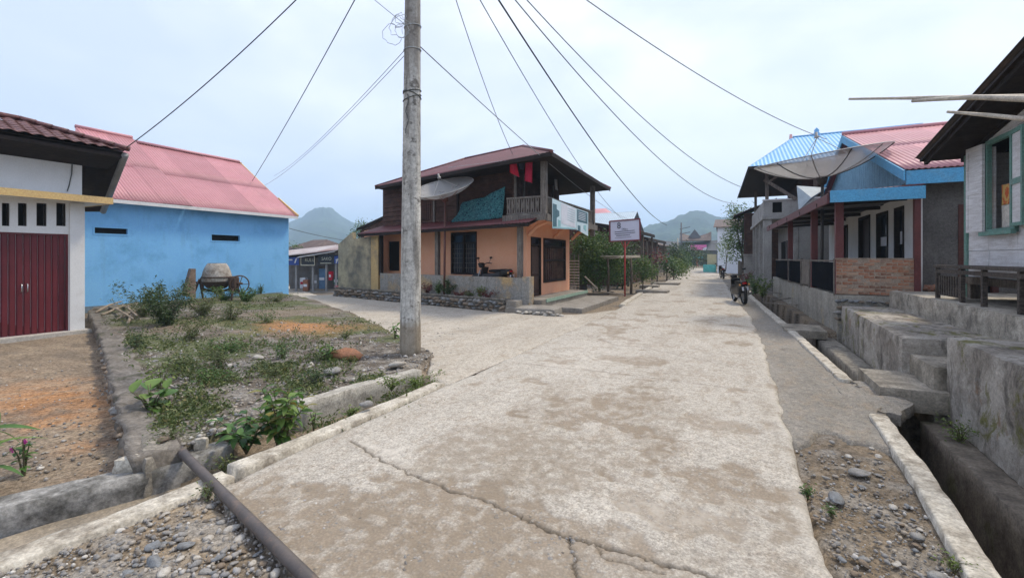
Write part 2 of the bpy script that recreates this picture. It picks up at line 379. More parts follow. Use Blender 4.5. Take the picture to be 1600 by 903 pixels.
CR = [(jit(CRA, 7, 0.03), 0.0065, 1.0), (jit(CRB, 6, 0.025), 0.006, 1.0), (jit(CRC, 5, 0.025), 0.005, 0.8), (jit(CRD, 8, 0.1), 0.014, 0.3)] + [(jit(j_, 12, 0.03), 0.012, 0.35) for j_ in JNT]
ry = np.concatenate([np.arange(-7, 1.0, 0.5), np.arange(1.0, 4.4, 0.0115), np.arange(4.4, 9, 0.035), np.arange(9, 18, 0.09), np.arange(18, 40, 0.3), np.arange(40, 77, 1.5)])
ru = np.concatenate([np.linspace(0, 0.02, 3), np.linspace(0.026, 0.974, 300), np.linspace(0.98, 1, 3)])
U, Y = np.meshgrid(ru, ry, indexing='ij'); dt = drift(Y)
eL = -3.27 + 0.05 * (fbm(Y * 1.2, Y * 0 + 3, 4, 5) - 0.5) + dt; eR = 0.46 + 0.16 * (fbm(Y * 1.6, Y * 0, 5, 8) - 0.5) + dt
X = eL + (eR - eL) * U
f1 = fbm(X * 1.1, Y * 1.1, 5, 31); f2 = fbm(X * 6, Y * 6, 5, 32); f4 = fbm(X * 24, Y * 24, 3, 36)
Z = (f1 - 0.5) * 0.03 + (f2 - 0.5) * 0.012 + 0.012 * np.cos((U - 0.5) * 2.6)
def blob(px, py, rx, ry_, sk=0): p = G(px, py); return np.exp(-(((X - p.x) / rx) ** 2 + ((Y - p.y) / ry_) ** 2))
agg = np.clip(blob(560, 840, 1.05, 0.42) * 1.1 + blob(760, 830, 0.75, 0.4) * 1.15 + blob(900, 880, 0.55, 0.3) * 0.8 + blob(470, 800, 0.5, 0.3) + 0.6 * blob(700, 770, 0.5, 0.35) + 0.35 * blob(1000, 590, 0.9, 1.0) + 0.3 * blob(1180, 830, 0.3, 0.9), 0, 1.2)
agg = sstep(0.38, 0.72, agg * 0.75 + (f2 - 0.5) * 1.3 + (f1 - 0.5) * 0.5) * (agg > 0.03)
agg = np.maximum(agg, 0.8 * sstep(0.61, 0.70, fbm(X * 1.7, Y * 1.7, 6, 55)))
stn = np.clip(blob(775, 700, 0.42, 0.55) * 1.25 + blob(880, 740, 0.5, 0.4) * 0.8 + blob(690, 720, 0.4, 0.3) * 0.7 + blob(1000, 710, 0.5, 0.5) * 0.5 + blob(560, 800, 0.6, 0.3) * 0.8 + blob(1010, 600, 0.5, 1.2) * .6 + blob(1225, 860, 0.12, 0.8) * 0.7, 0, 1.2)
stn = np.clip(sstep(0.3, 0.75, stn * 0.8 + (f2 - 0.5) * 1.1) + 0.4 * sstep(0.52, 0.72, fbm(X * 1.6, Y * 0.45, 6, 91)), 0, 1)
pale = np.clip(blob(600, 700, 0.35, 0.16) + blob(640, 720, 0.3, 0.12) + blob(900, 560, 0.7, 1.4) * .8 + blob(1150, 640, 0.5, 0.8) * .7 + blob(1030, 790, 0.5, 0.35) * 0.8 + blob(935, 880, 0.25, 0.12) * .8, 0, 1) * sstep(0.35, 0.6, f2 * 0.6 + f1 * 0.4)
f5 = fbm(X * 14, Y * 14, 5, 101)
stn = np.clip(stn * (0.35 + 1.5 * sstep(0.35, 0.65, f5)), 0, 1); agg = np.clip(agg * (0.5 + sstep(0.35, 0.6, f5)), 0, 1)
pale = np.clip(pale * sstep(0.4, 0.6, f5) + 0.5 * sstep(0.95, 0.985, U + 0.05 * (f5 - 0.5)) * sstep(0.38, 0.5, f2), 0, 1)
crk = np.zeros_like(X); near = Y < 9.5
for pts, w, k in CR:
    d_ = seg_dist(X[near], Y[near], pts); wv = w * (0.45 + 1.3 * fbm(X[near] * 9, Y[near] * 9, 3, 71)); q = (1 - sstep(wv * 0.5, wv * 1.5, d_)) * k; crk[near] = np.maximum(crk[near], q)
    stn[near] = np.maximum(stn[near], 0.55 * k * np.exp(-(d_ / 0.035) ** 2))
Z -= crk * 0.017 + agg * 0.012 + agg * (f4 - 0.5) * 0.012
edge = np.maximum(1 - sstep(0.0, 0.012, U), sstep(0.985, 1.0, U)); Z -= edge * 0.05
Z[0, :] = -0.2; Z[-1, :] = -0.2
Z = np.where(gravel_wedge(X, Y), Z - 0.2, Z)
me = grid_mesh('main_road', X, Y, Z); set_attr(me, 'agg', agg); set_attr(me, 'stn', stn); set_attr(me, 'crk', crk); set_attr(me, 'pale', pale)
def concrete_road(name, c1, c2, attrs=True):
    t = NT(name)
    c = t.mix(t.ramp(t.noise(1.0, 10, 0.7, stretch=(1.6, 0.5, 1)), [(0.30, 0), (0.70, 1)]), c1, c2)
    c = t.mix(t.mul(t.ramp(t.noise(2.6, 12, 0.8, stretch=(1.5, 0.8, 1)), [(0.50, 0), (0.62, 1)]), 0.5), c, (0.27, 0.21, 0.145))
    c = t.mix(t.mul(t.ramp(t.noise(9, 10, 0.8), [(0.53, 0), (0.60, 1)]), 0.4), c, (0.30, 0.25, 0.19))
    c = t.mix(t.mul(t.ramp(t.noise(5.5, 10, 0.78, dist=0.3), [(0.55, 0), (0.64, 1)]), 0.15), c, (0.66, 0.60, 0.51))
    g = t.noise(60, 8, 0.85); c = t.mix(0.55, c, t.ramp(g, [(0.38, 0.15), (0.62, 0.85)]), 'OVERLAY'); c = t.mix(0.30, c, t.ramp(t.noise(17, 10, 0.82), [(0.40, 0.15), (0.60, 0.85)]), 'OVERLAY')
    c = t.mix(t.mul(t.ramp(t.noise(24, 6, 0.7), [(0.60, 0), (0.65, 1)]), 0.6), c, (0.17, 0.14, 0.11))
    sp = t.node('ShaderNodeTexVoronoi', Scale=75.0); t.l.new(t.tc.outputs['Object'], sp.inputs['Vector'])
    spm = t.mul(t.ramp(sp.outputs['Distance'], [(0.1, 1), (0.28, 0)]), t.ramp(t.noise(6, 4), [(0.45, 0), (0.62, 1)]))
    c = t.mix(t.mul(spm, 0.6), c, t.ramp(t.noise(55, 2), [(0.35, (0.14, 0.125, 0.11)), (0.65, (0.5, 0.47, 0.42))]))
    nm = t.bump(t.noise(9, 10, 0.78), 0.6, 0.02); nm = t.bump(g, 0.5, 0.005, nm)
    if attrs:
        a = t.attr('agg')
        v = t.node('ShaderNodeTexVoronoi', Scale=36.0); t.l.new(t.tc.outputs['Object'], v.inputs['Vector'])
        v2 = t.node('ShaderNodeTexVoronoi', Scale=60.0); t.l.new(t.tc.outputs['Object'], v2.inputs['Vector'])
        sv = t.node('ShaderNodeSeparateColor'); t.l.new(v.outputs['Color'], sv.inputs[0])
        stone = t.ramp(sv.outputs[0], [(0.0, (0.20, 0.185, 0.16)), (0.3, (0.36, 0.33, 0.28)), (0.6, (0.29, 0.28, 0.265)), (0.8, (0.42, 0.35, 0.26)), (1.0, (0.52, 0.49, 0.44))])
        sm = t.mul(t.ramp(v.outputs['Distance'], [(0.22, 1), (0.5, 0)]), t.ramp(t.noise(5, 8, 0.75), [(0.42, 0.0), (0.6, 1)]))
        ac = t.mix(sm, (0.27, 0.215, 0.155), stone)
        c = t.mix(t.mul(a, 0.85), c, ac); c = t.mix(0.25, c, t.ramp(v2.outputs['Distance'], [(0.1, 0.75), (0.6, 0.3)]), 'OVERLAY')
        nm = t.bump(t.mul(sm, a), 0.6, 0.010, nm)
        c = t.mix(t.mul(t.attr('pale'), 0.6), c, (0.60, 0.56, 0.49)); c = t.mix(t.mul(t.mul(t.attr('stn'), t.ramp(t.noise(14, 9, 0.8), [(0.38, 0.4), (0.56, 1)])), 0.68), c, (0.235, 0.19, 0.138)); c = t.mix(t.mul(t.attr('crk'), 0.9), c, (0.085, 0.07, 0.054))
    return t.done(c, 0.9, nm)
M_road = concrete_road('road_concrete', (0.485, 0.448, 0.388), (0.40, 0.367, 0.312))
o = link_mesh('main_road', me, M_road); o['kind'] = 'structure'

# side street and junction apron
M_side = concrete_road('side_street_concrete', (0.485, 0.44, 0.37), (0.35, 0.315, 0.26), False)
lo_p = np.array([(-3.30, 4.62), (-3.7, 4.85), (-3.95, 5.25), (-4.75, 6.15), (-6.0, 7.0), (-9.5, 9.2), (-15.6, 12.35), (-20, 14.2), (-32, 19.5)])
hi_p = np.array([(-3.2, 14.3), (-3.9, 12.6), (-4.6, 11.7), (-5.4, 11.7), (-7.5, 12.1), (-10.5, 12.7), (-15.1, 13.6), (-20, 17.5), (-32, 24)])
q = np.linspace(0, 8, 190); LX, LY = np.interp(q, range(9), lo_p[:, 0]), np.interp(q, range(9), lo_p[:, 1]); HX, HY = np.interp(q, range(9), hi_p[:, 0]), np.interp(q, range(9), hi_p[:, 1])
w = np.linspace(0, 1, 90); LY = LY + 0.35 * (fbm(q * 4, q * 0, 4, 3) - 0.5) * np.clip(q - 0.6, 0, 1)
X = LX[:, None] * (1 - w) + HX[:, None] * w; Y = LY[:, None] * (1 - w) + HY[:, None] * w
Z = -0.012 + (fbm(X * 1.2, Y * 1.2, 5, 61) - 0.5) * 0.05 + (fbm(X * 6, Y * 6, 3, 62) - 0.5) * 0.015
Z[:, 0] = -0.16; Z[:, -1] = -0.16; Z[0, :] = -0.03; Z = Z + dip(X, Y)
o = link_mesh('side_street', grid_mesh('side_street', X, Y, Z), M_side); o['kind'] = 'structure'

# dark worn shoulder slab right of the road
M_sh = concrete_road('shoulder_concrete', (0.27, 0.25, 0.218), (0.175, 0.162, 0.14), False)
y_ = np.concatenate([np.arange(3.6, 9, 0.05), np.arange(9, 22, 0.15), np.arange(22, 70, 1.0)]); w = np.linspace(0, 1, 34)
W_, Y = np.meshgrid(w, y_, indexing='ij'); X = (0.36 + drift(Y)) * (1 - W_) + (kerb_t(Y) + 0.02) * W_
Z = -0.018 + (fbm(X * 2, Y * 2, 5, 81) - 0.5) * 0.05 + (fbm(X * 9, Y * 9, 3, 82) - 0.5) * 0.02
Z = Z - 0.13 * (1 - sstep(-0.06, 0.06, Y - 4.75 - 1.6 * (fbm(X * 2.2, Y * 0.4, 4, 83) - 0.5)))
dcr = seg_dist(X, Y, jit([G(1226, 616), G(1265, 626), G(1300, 630), G(1330, 633)], 6, 0.03)); Z -= 0.025 * (1 - sstep(0.006, 0.022, dcr))
o = link_mesh('road_shoulder', grid_mesh('road_shoulder', X, Y, Z), M_sh); o['kind'] = 'structure'

# ------------------------------------------------------------------ kerbs, drains
M_kerb = mat('pale_kerb_concrete', (0.56, 0.52, 0.44), (0.38, 0.34, 0.275), 4.5, 0.9, stain=(0.16, 0.13, 0.095), sscale=3.6, samt=0.8, slo=0.5, bump=0.5, bscale=22)
M_conc = mat('weathered_concrete', (0.27, 0.245, 0.205), (0.16, 0.145, 0.12), 3.0, 0.92, stain=(0.055, 0.05, 0.042), sscale=2.6, samt=0.75, slo=0.5, streak=((0.07, 0.063, 0.055), 5, 0.6, 0.52), bump=0.6, bscale=18)
M_conc2 = mat('grey_plaster_drain', (0.31, 0.30, 0.28), (0.17, 0.165, 0.15), 4.0, 0.85, stain=(0.06, 0.056, 0.048), sscale=4.0, samt=0.8, slo=0.46, bump=0.35, bscale=20)
M_dark = mat('damp_drain_concrete', (0.19, 0.16, 0.125), (0.085, 0.07, 0.055), 3.5, 0.8, stain=(0.075, 0.085, 0.02), sscale=2.2, samt=0.8, slo=0.56, bump=0.5, bscale=20)
t = NT('mossy_retaining_plaster')     # pale streaked plaster with black mould runs and yellow-green moss patches
c = t.mix(t.ramp(t.noise(1.6, 7, 0.65), [(0.40, 0), (0.60, 1)]), (0.46, 0.42, 0.365), (0.25, 0.22, 0.185))
c = t.mix(t.mul(t.ramp(t.noise(1.0, 9, 0.75, stretch=(3.2, 3.2, 0.9), dist=0.5), [(0.52, 0), (0.62, 1)]), 0.75), c, (0.085, 0.074, 0.062))
c = t.mix(t.mul(t.ramp(t.noise(1.0, 5, 0.7, stretch=(9, 9, 1.6), dist=0.8), [(0.6, 0), (0.72, 1)]), 0.4), c, (0.52, 0.50, 0.46))
c = t.mix(t.mul(t.ramp(t.noise(1.9, 8, 0.75, dist=0.8), [(0.545, 0), (0.62, 1)]), 0.85), c, (0.16, 0.155, 0.035))
c = t.mix(t.mul(t.ramp(t.noise(2.6, 6, 0.7), [(0.62, 0), (0.7, 1)]), 0.6), c, (0.25, 0.13, 0.06))
g = t.noise(50, 7, 0.75); c = t.mix(0.45, c, t.ramp(g, [(0.25, 0.2), (0.75, 0.8)]), 'OVERLAY')
c = t.mix(0.55, c, t.ramp(t.noise(16, 10, 0.8), [(0.3, 0.15), (0.7, 0.85)]), 'OVERLAY'); M_moss = t.done(c, 0.92, t.bump(t.noise(12, 10, 0.78), 0.9, 0.04))
def strip(name, path, o0, o1, z0, z1, m, seed=0, step=0.07, amp=0.009, zf=None, edge=0.006):
    """wall or kerb swept along a path (points of its left edge), worn on top"""
    P = [Vector((*p, 0)) for p in path]; pts = []
    for a, b in zip(P[:-1], P[1:]):
        n = max(1, int((b - a).length / step))
        for i in range(n): pts.append(a.lerp(b, i / n))
    pts.append(P[-1]); n = len(pts); V = []
    prof = [(0, 0.0), (0, 0.45), (0, 0.8), (0, 1 - 1e-6), (0.12, 1), (0.35, 1), (0.65, 1), (0.88, 1), (1, 1 - 1e-6), (1, 0.8), (1, 0.45), (1, 0)]
    for i, p in enumerate(pts):
        a = (pts[min(i + 1, n - 1)] - pts[max(i - 1, 0)]); a.normalize(); nr = Vector((a.y, -a.x, 0))
        for j, (u, v) in enumerate(prof):
            q = p + nr * (o0 + (o1 - o0) * u)
            nz = (float(fbm(q.x * 6 + j * 3.1, q.y * 6 + j * 1.7, 4, seed)) - 0.5) * 2 * amp; nz2 = (float(fbm(q.x * 2.1 + j, q.y * 2.1, 3, seed + 3)) - 0.5) * 2 * amp
            zz = z0 + (z1 - z0) * v + (zf(q) if zf else 0)
            if v > 0.9: zz += nz - (edge if 0 < 1 - v < 0.1 else 0)
            out = (-1 if u < 0.01 else 1 if u > 0.99 else 0) * (nz + nz2 - (edge * .4 if v > 0.9 else 0)); V.append(q + nr * out + Vector((0, 0, zz)))
    m_ = len(prof); F = []
    for i in range(n - 1):
        for j in range(m_ - 1): F.append((i * m_ + j, i * m_ + j + 1, (i + 1) * m_ + j + 1, (i + 1) * m_ + j))
    F.append(tuple(range(m_ - 1, -1, -1))); F.append(tuple((n - 1) * m_ + j for j in range(m_)))
    mb = MB().add(V, [f[::-1] for f in F]); return mb
def kpath(s0, s1, n=10, off=0): return [(float(kerb_t(s)) + off, s) for s in np.linspace(s0, s1, n)]
struct('kerb_right_near', strip('k', kpath(0.2, 5.72, 14), 0, 0.15, -0.95, 0.015, M_kerb, 4), M_kerb, True)
struct('kerb_right_middle', strip('k', kpath(7.15, 11.75, 12), 0, 0.15, -0.95, 0.02, M_kerb, 6), M_kerb, True)
struct('kerb_right_far', strip('k', kpath(12.5, 24, 16), 0, 0.16, -0.95, 0.03, M_kerb, 8, 0.15), M_kerb, True)
struct('kerb_left_near', strip('k', [(-3.72, 0.2), (-3.56, 0.95), (-3.47, 1.5), (-3.45, 2.02)], 0, 0.19, -0.5, 0.01, M_kerb, 9), M_kerb, True)
struct('kerb_left_middle', strip('k', [(-3.50, 2.1), (-3.46, 2.6), (-3.45, 4.66)], 0, 0.17, -0.5, 0.022, M_kerb, 10), M_kerb, True)
struct('kerb_left_far', strip('k', [(-3.55, 15.2), (-3.7, 17), (-4.0, 21), (-4.6, 30)], 0, 0.2, -0.4, 0.03, M_kerb, 12, 0.2), M_kerb, True)
struct('drain_wall_left', strip('k', [(-4.62, 0.1), (-4.38, 0.95), (-4.12, 1.5), (-3.95, 1.98), (-3.93, 2.42)], -0.22, 0.0, -0.5, -0.03, M_conc2, 13, amp=0.008), M_conc2, True)
struct('drain_floor_left', MB().prism([(-4.5, 0.0), (-3.5, 0.0), (-3.44, 2.25), (-4.0, 2.25)], -0.6, -0.215), mat('drain_silt', (0.30, 0.25, 0.185), (0.20, 0.17, 0.13), 4, 0.7, bump=0.4, bscale=25))
struct('drain_ledge_right', strip('k', [(1.62, 0.2), (1.72, 2.6), (1.80, 4.4), (1.86, 6.6)], 0, 0.26, -0.95, -0.24, M_dark, 15, zf=lambda q: 0.0), M_dark, True)
struct('drain_ledge_middle', strip('k', [(1.66, 7.6), (1.62, 9.5), (1.58, 11.9)], 0, 0.36, -0.95, -0.16, M_conc, 16), M_conc, True)

# ------------------------------------------------------------------ retaining walls, terraces and steps on the right
def rthing(name, label, cat, mb, m, group=None): return tag(obj(name, mb, m, None, True), label, cat, group)
def rskew(x, y, z):    # the near wall swings towards the road a little
    return (x - 0.03 * max(0, 6.6 - y), y, z)
rthing('retaining_wall', 'tall streaked grey retaining wall with moss, nearest on the right', 'wall', MB().rbox(2.12, 5.6, 0.5, 6.72, -1.0, 0.72, 0.07, 0.03, 0.02, 1, rskew, 90), M_moss)
w1 = rthing('retaining_wall', 'low black-streaked retaining wall beyond the concrete steps', 'wall', MB().rbox(1.98, 6.0, 7.52, 12.02, -1.0, 0.56, 0.07, 0.028, 0.018, 2, lambda x, y, z: (x + 0.03 * (y - 9) * (x < 3), y, z), 70), M_moss)
rthing('concrete_terrace', 'long upper concrete terrace slab in front of the white house', 'terrace', MB().rbox(2.98, 9.0, 2.0, 12.15, 0.2, 0.91, 0.08, 0.022, 0.012, 3, lambda x, y, z: (x - 0.012 * (y - 8) ** 2 * 0.3 * (x < 4), y, z), 80), mat('terrace_concrete', (0.44, 0.40, 0.335), (0.28, 0.25, 0.205), 2.4, 0.9, stain=(0.09, 0.08, 0.066), sscale=3.4, samt=0.75, slo=0.5, streak=((0.09, 0.085, 0.08), 9, 0.6, 0.54), bump=0.4, bscale=22))
st = thing('concrete_steps', 'worn concrete steps bridging the drain between the retaining walls', 'steps', (1.9, 7.0, 0.1))
M_step = mat('step_concrete', (0.36, 0.32, 0.26), (0.21, 0.185, 0.145), 3.5, 0.9, stain=(0.075, 0.066, 0.052), sscale=3.0, samt=0.75, slo=0.5, bump=0.5, bscale=20)
obj('step', MB().rbox(1.50, 2.20, 6.62, 7.66, -0.17, 0.10, 0.045, 0.025, 0.016, 5), M_step, st, True)
obj('step', MB().rbox(2.02, 2.75, 6.74, 7.60, -0.4, 0.36, 0.045, 0.025, 0.016, 6), M_step, st, True)
obj('step', MB().rbox(2.45, 3.05, 6.70, 7.55, -0.2, 0.62, 0.05, 0.025, 0.016, 7), M_step, st, True)
rthing('drain_cover', 'rough broken slab leading from the road shoulder to the steps', 'slab', MB().rbox(1.12, 1.66, 5.85, 7.2, -0.16, -0.012, 0.05, 0.05, 0.028, 8, lambda x, y, z: (x + .12 * math.sin(y * 5.1) * (x > 1.4), y + .1 * math.sin(x * 9), z)), M_sh)
rthing('drain_cover', 'flat slab over the drain below the brick parapet', 'slab', MB().rbox(0.95, 1.75, 11.5, 12.6, -0.14, 0.035, 0.08, 0.03, 0.014, 9), M_step)
for i, (p, q, lb) in enumerate([(G(1205, 470), onY(1252, 452, 17.0), 'thin grey plank laid across the far drain near the parked motorcycle'), (G(1195, 473, 0.06), onY(1248, 455, 15.2), 'long bare plank propped from the kerb to the plinth'), (G(1168, 452, 0.1), onY(1192, 446, 20.5), 'short stick lying over the drain behind the parked motorcycle')]):
    q = Vector((1.55, q.y, 0.30 - 0.05 * i)); tag(obj('plank', MB().beam(p, q, 0.10, 0.035), mat('grey_plank', (0.30, 0.27, 0.23), (0.2, 0.18, 0.15), 4, grain=(3, (2, 9, 9), (0.12, 0.10, 0.085)))), lb, 'plank')

# ------------------------------------------------------------------ left lot: edging walls
M_rub = mat('rubble_wall', (0.20, 0.18, 0.155), (0.12, 0.105, 0.088), 5, 0.95, stain=(0.05, 0.06, 0.025), sscale=2.5, samt=0.7, slo=0.55, bump=0.9, bscale=13)
lw = thing('lot_retaining_wall', 'mossy rubble edging wall between the weedy lot and the orange dirt yard', 'wall', (-10, 4, 0))
obj('wall_core', strip('w', [(-4.02, 1.90), (-7.0, 2.95), (-11, 4.35), (-16.8, 6.3)], -0.17, 0.17, -0.4, 0.075, M_rub, 21, 0.09, 0.05), M_rub, lw, True)
rock_meshes = []
def rock_np(seed, sub=1, flat=0.7):
    import bmesh
    bm = bmesh.new(); bmesh.ops.create_icosphere(bm, subdivisions=sub, radius=1); rr = np.random.default_rng(seed)
    V = np.array([v.co for v in bm.verts]); F = np.array([[v.index for v in f.verts] for f in bm.faces]); bm.free()
    for _ in range(5):
        d = rr.normal(size=3); d /= np.linalg.norm(d); q = V @ d; lim = rr.uniform(0.45, 0.85); V = V - np.outer(np.maximum(0, q - lim), d)
    V = V * rr.uniform(0.75, 1.25, 3) + rr.normal(scale=0.035, size=V.shape); V[:, 2] *= flat; return V, F
for k in range(7):
    V, F = rock_np(100 + k, 2); me = np_mesh('stone', V, F); me.polygons.foreach_set('use_smooth', np.ones(len(F), bool)); rock_meshes.append(me)
def stone_mat(name, a, b, c): return mat(name, a, b, 1.2, 0.85, stain=c, sscale=1.4, samt=0.6, slo=0.52, bump=0.4, bscale=9)
SM = [stone_mat('grey_stone', (0.30, 0.29, 0.27), (0.22, 0.21, 0.2), (0.14, 0.125, 0.1)), stone_mat('pale_stone', (0.50, 0.47, 0.42), (0.38, 0.35, 0.30), (0.24, 0.19, 0.14)), stone_mat('brown_stone', (0.26, 0.20, 0.145), (0.19, 0.15, 0.11), (0.11, 0.09, 0.07)), stone_mat('bluish_stone', (0.24, 0.25, 0.255), (0.17, 0.175, 0.18), (0.11, 0.10, 0.09))]
rm_mat = {}
for j, m in enumerate(SM):
    for k, me in enumerate(rock_meshes):
        c = me.copy(); c.materials.clear(); c.materials.append(m); rm_mat[j, k] = c
def stone(name, loc, size, parent=None, mi=None, squash=1.0, rz=None):
    mi = R.choice((0, 0, 1, 2, 3)) if mi is None else mi
    o = link_mesh(name, rm_mat[mi, R.randrange(7)], None, parent, loc); o.scale = (size * R.uniform(.8, 1.25), size * R.uniform(.75, 1.1), size * squash * R.uniform(.7, 1.0)); o.rotation_euler = (R.uniform(-.25, .25), R.uniform(-.25, .25), R.uniform(0, 6.28) if rz is None else rz); return o
for i in range(70):   # rubble stones showing on the lot wall's yard side, nearest stretch
    u = (i + R.random() * .6) / 70; stone('stone', (-4.1 - 6.2 * u, 1.76 + 2.17 * u + 0.015, (-0.12, 0.0)[i % 2] + R.uniform(-.03, .03)), R.uniform(.05, .08), lw, R.choice((2, 2, 0)), 0.9)
rthing('lot_curb_wall', 'low grey concrete curb wall along the road edge of the weedy lot', 'wall', strip('w', [(-4.16, 3.18), (-4.08, 4.0), (-3.93, 4.86)], 0.0, 0.17, -0.4, 0.10, M_conc2, 23, amp=0.012), mat('curb_wall_concrete', (0.46, 0.43, 0.37), (0.33, 0.31, 0.27), 2.5, 0.9, stain=(0.15, 0.135, 0.11), sscale=3.5, samt=0.65, slo=0.5, bump=0.5, bscale=22))
cc = G(235, 700, 0.05)
rthing('broken_concrete', 'weathered concrete corner block where the lot wall meets the drain', 'block', MB().rbox(-0.34, 0.34, -0.16, 0.16, -0.25, 0.085, 0.06, 0.06, 0.03, 31, lambda x, y, z: (-4.36 + x * .94 - y * .34, 2.04 - x * .34 + y * .94, z)), M_conc)
for p, lb, sz in [((205, 722), 'small white broken slab beside the lot corner at the drain', (0.10, .05)), ((332, 662), 'white broken concrete lump behind the leafy shrub', (0.06, .05)), ((375, 672), 'white concrete chunk half hidden beside the leafy shrub', (0.07, .05)), ((315, 690), 'white chipped slab edge near the top of the pipe', (0.06, .04))]:
    g_ = G(*p, 0.03); rthing('concrete_chunk', lb, 'concrete chunk', MB().rbox(-sz[0], sz[0], -sz[1], sz[1], -0.08, 0.045, 0.04, 0.03, 0.018, int(p[0]), lambda x, y, z: (g_.x + x * .8 - y * .6, g_.y + x * .6 + y * .8, g_.z + z)), M_kerb)

# ------------------------------------------------------------------ utility pole, pipe
PB = G(641, 566, -0.1); PT = D(652, -195, 7.05); PT = Vector((PB.x + 0.03, PB.y + 0.05, 7.9))
up = thing('utility_pole', 'tall tapered concrete utility pole at the corner of the lot', 'utility pole', (PB.x, PB.y, 0))
t = NT('pole_concrete'); c = t.mix(t.ramp(t.noise(1.5, 7, 0.65), [(0.35, 0), (0.65, 1)]), (0.56, 0.545, 0.50), (0.42, 0.40, 0.36))
c = t.mix(t.mul(t.ramp(t.noise(1.0, 7, 0.7, stretch=(8, 8, 0.8)), [(0.47, 0), (0.62, 1)]), 0.75), c, (0.15, 0.138, 0.122))
c = t.mix(t.mul(t.ramp(t.noise(6, 5, 0.6), [(0.575, 0), (0.64, 1)]), 0.85), c, (0.13, 0.12, 0.105)); c = t.mix(0.5, c, t.ramp(t.noise(16, 9, 0.8), [(0.40, 0.2), (0.60, 0.8)]), 'OVERLAY')
sx = t.node('ShaderNodeSeparateXYZ'); t.l.new(t.tc.outputs['Object'], sx.inputs[0]); mr = t.node('ShaderNodeMapRange'); mr.inputs['From Min'].default_value = 4.3; mr.inputs['From Max'].default_value = 4.9; t.l.new(sx.outputs['Z'], mr.inputs['Value'])
c = t.mix(t.mul(mr.outputs[0], t.ramp(t.noise(1.0, 6, 0.7, stretch=(5, 5, 0.5)), [(0.3, 0.25), (0.6, 0.8)])), c, (0.20, 0.175, 0.15))      # weathered upper length
mr2 = t.node('ShaderNodeMapRange'); mr2.inputs['From Min'].default_value = 0.62; mr2.inputs['From Max'].default_value = 0.48; t.l.new(sx.outputs['Z'], mr2.inputs['Value'])
c = t.mix(t.mul(mr2.outputs[0], 0.7), c, (0.25, 0.20, 0.135))     # mud splash at the foot
c = t.mix(0.4, c, t.ramp(t.noise(90, 5, 0.75), [(0.25, 0.2), (0.75, 0.8)]), 'OVERLAY'); M_pole = t.done(c, 0.9, t.bump(t.noise(30, 7, 0.7), 0.4, 0.012))
pts = [PB.lerp(PT, i / 30) for i in range(31)]; obj('shaft', MB().tube(pts, [0.172 - 0.062 * i / 30 for i in range(31)], 24), M_pole, up, True)
M_wire = mat('dark_wire', (0.06, 0.07, 0.065), (0.05, 0.055, 0.05), 3, 0.6); M_wireg = mat('grey_wire', (0.34, 0.37, 0.38), (0.28, 0.30, 0.31), 3, 0.6)
def ring(z, r, rad=0.008, tilt=0.0):
    p = PB.lerp(PT, (z - PB.z) / (PT.z - PB.z)); return [Vector((p.x + r * math.cos(a), p.y + r * math.sin(a), z + tilt * math.sin(a + 0.7))) for a in np.linspace(0, 6.2832, 25)]
for z, tl, m in [(4.30, 0.03, M_wire), (4.25, -0.05, M_wire), (4.20, 0.06, M_wire), (5.36, 0.02, M_wireg), (4.98, 0.01, M_wireg)]:
    r_ = 0.172 - 0.062 * (z / 8) + 0.005; obj('wire_binding', MB().tube(ring(z, r_, 0.007, tl), 0.008, 6), m, up)
b0 = PB.lerp(PT, 3.9 / 8); tail = [Vector((b0.x + 0.03 + 0.03 * math.sin(i * 1.3), b0.y - 0.15 - 0.012 * (i > 3), 4.22 - i * 0.07)) for i in range(10)]; obj('wire_tail', MB().tube(tail, 0.007, 5), M_wire, up)
for i in range(6):       # small dark form marks on the shaft
    z = 2.15 + R.random() * 1.7
lo = []
for k in range(5):
    c0 = D(622 + R.uniform(-9, 7), 40 + R.uniform(-14, 16), 6.95); rr_ = R.uniform(0.06, 0.16); lo.append([c0 + Vector((CA * math.cos(a) * rr_, SA * math.cos(a) * rr_, math.sin(a) * rr_ * R.uniform(.9, 1.2))) + Vector((R.uniform(-.02, .02),) * 3) for a in np.linspace(0, 6.0, 18)])
wc = thing('wire_coil', 'loose loops of thin grey wire hanging beside the top of the utility pole', 'wire coil', (PB.x, PB.y, 5.2))
for l in lo: obj('wire_loop', MB().tube(l, 0.004, 5), M_wireg, wc)
t = NT('rusty_pipe_steel'); c = t.mix(t.ramp(t.noise(5, 8, 0.7), [(0.35, 0), (0.65, 1)]), (0.105, 0.088, 0.078), (0.06, 0.052, 0.05)); c = t.mix(t.mul(t.ramp(t.noise(9, 6, 0.7), [(0.55, 0), (0.66, 1)]), 0.6), c, (0.19, 0.13, 0.09)); M_pipe = t.done(c, 0.55, t.bump(t.noise(60, 5), 0.35, 0.004))
dv = (PIPE1 - PIPE0); pe = PIPE1 + dv * 0.25
mb = MB(); prof = [(0.0, 0.0), (0.05, 0.0), (0.052, 0.004)]
q_ = dv.to_track_quat('Z', 'Y').to_matrix().to_4x4(); Mx = Matrix.Translation(PIPE0 - dv * 0.02 - Vector((0, 0, .012))) @ q_; Ln = dv.length * 1.3
mb.lathe([(0.024, 0.12), (0.024, 0.0), (0.036, 0.0), (0.036, 0.14), (0.032, 0.15), (0.032, Ln * .3), (0.033, Ln * .6), (0.032, Ln), (0.02, Ln)], 20, Mx)
tag(obj('steel_pipe', mb, M_pipe, None, True), 'dark rusty steel pipe lying diagonally across the drain and gravel', 'pipe')

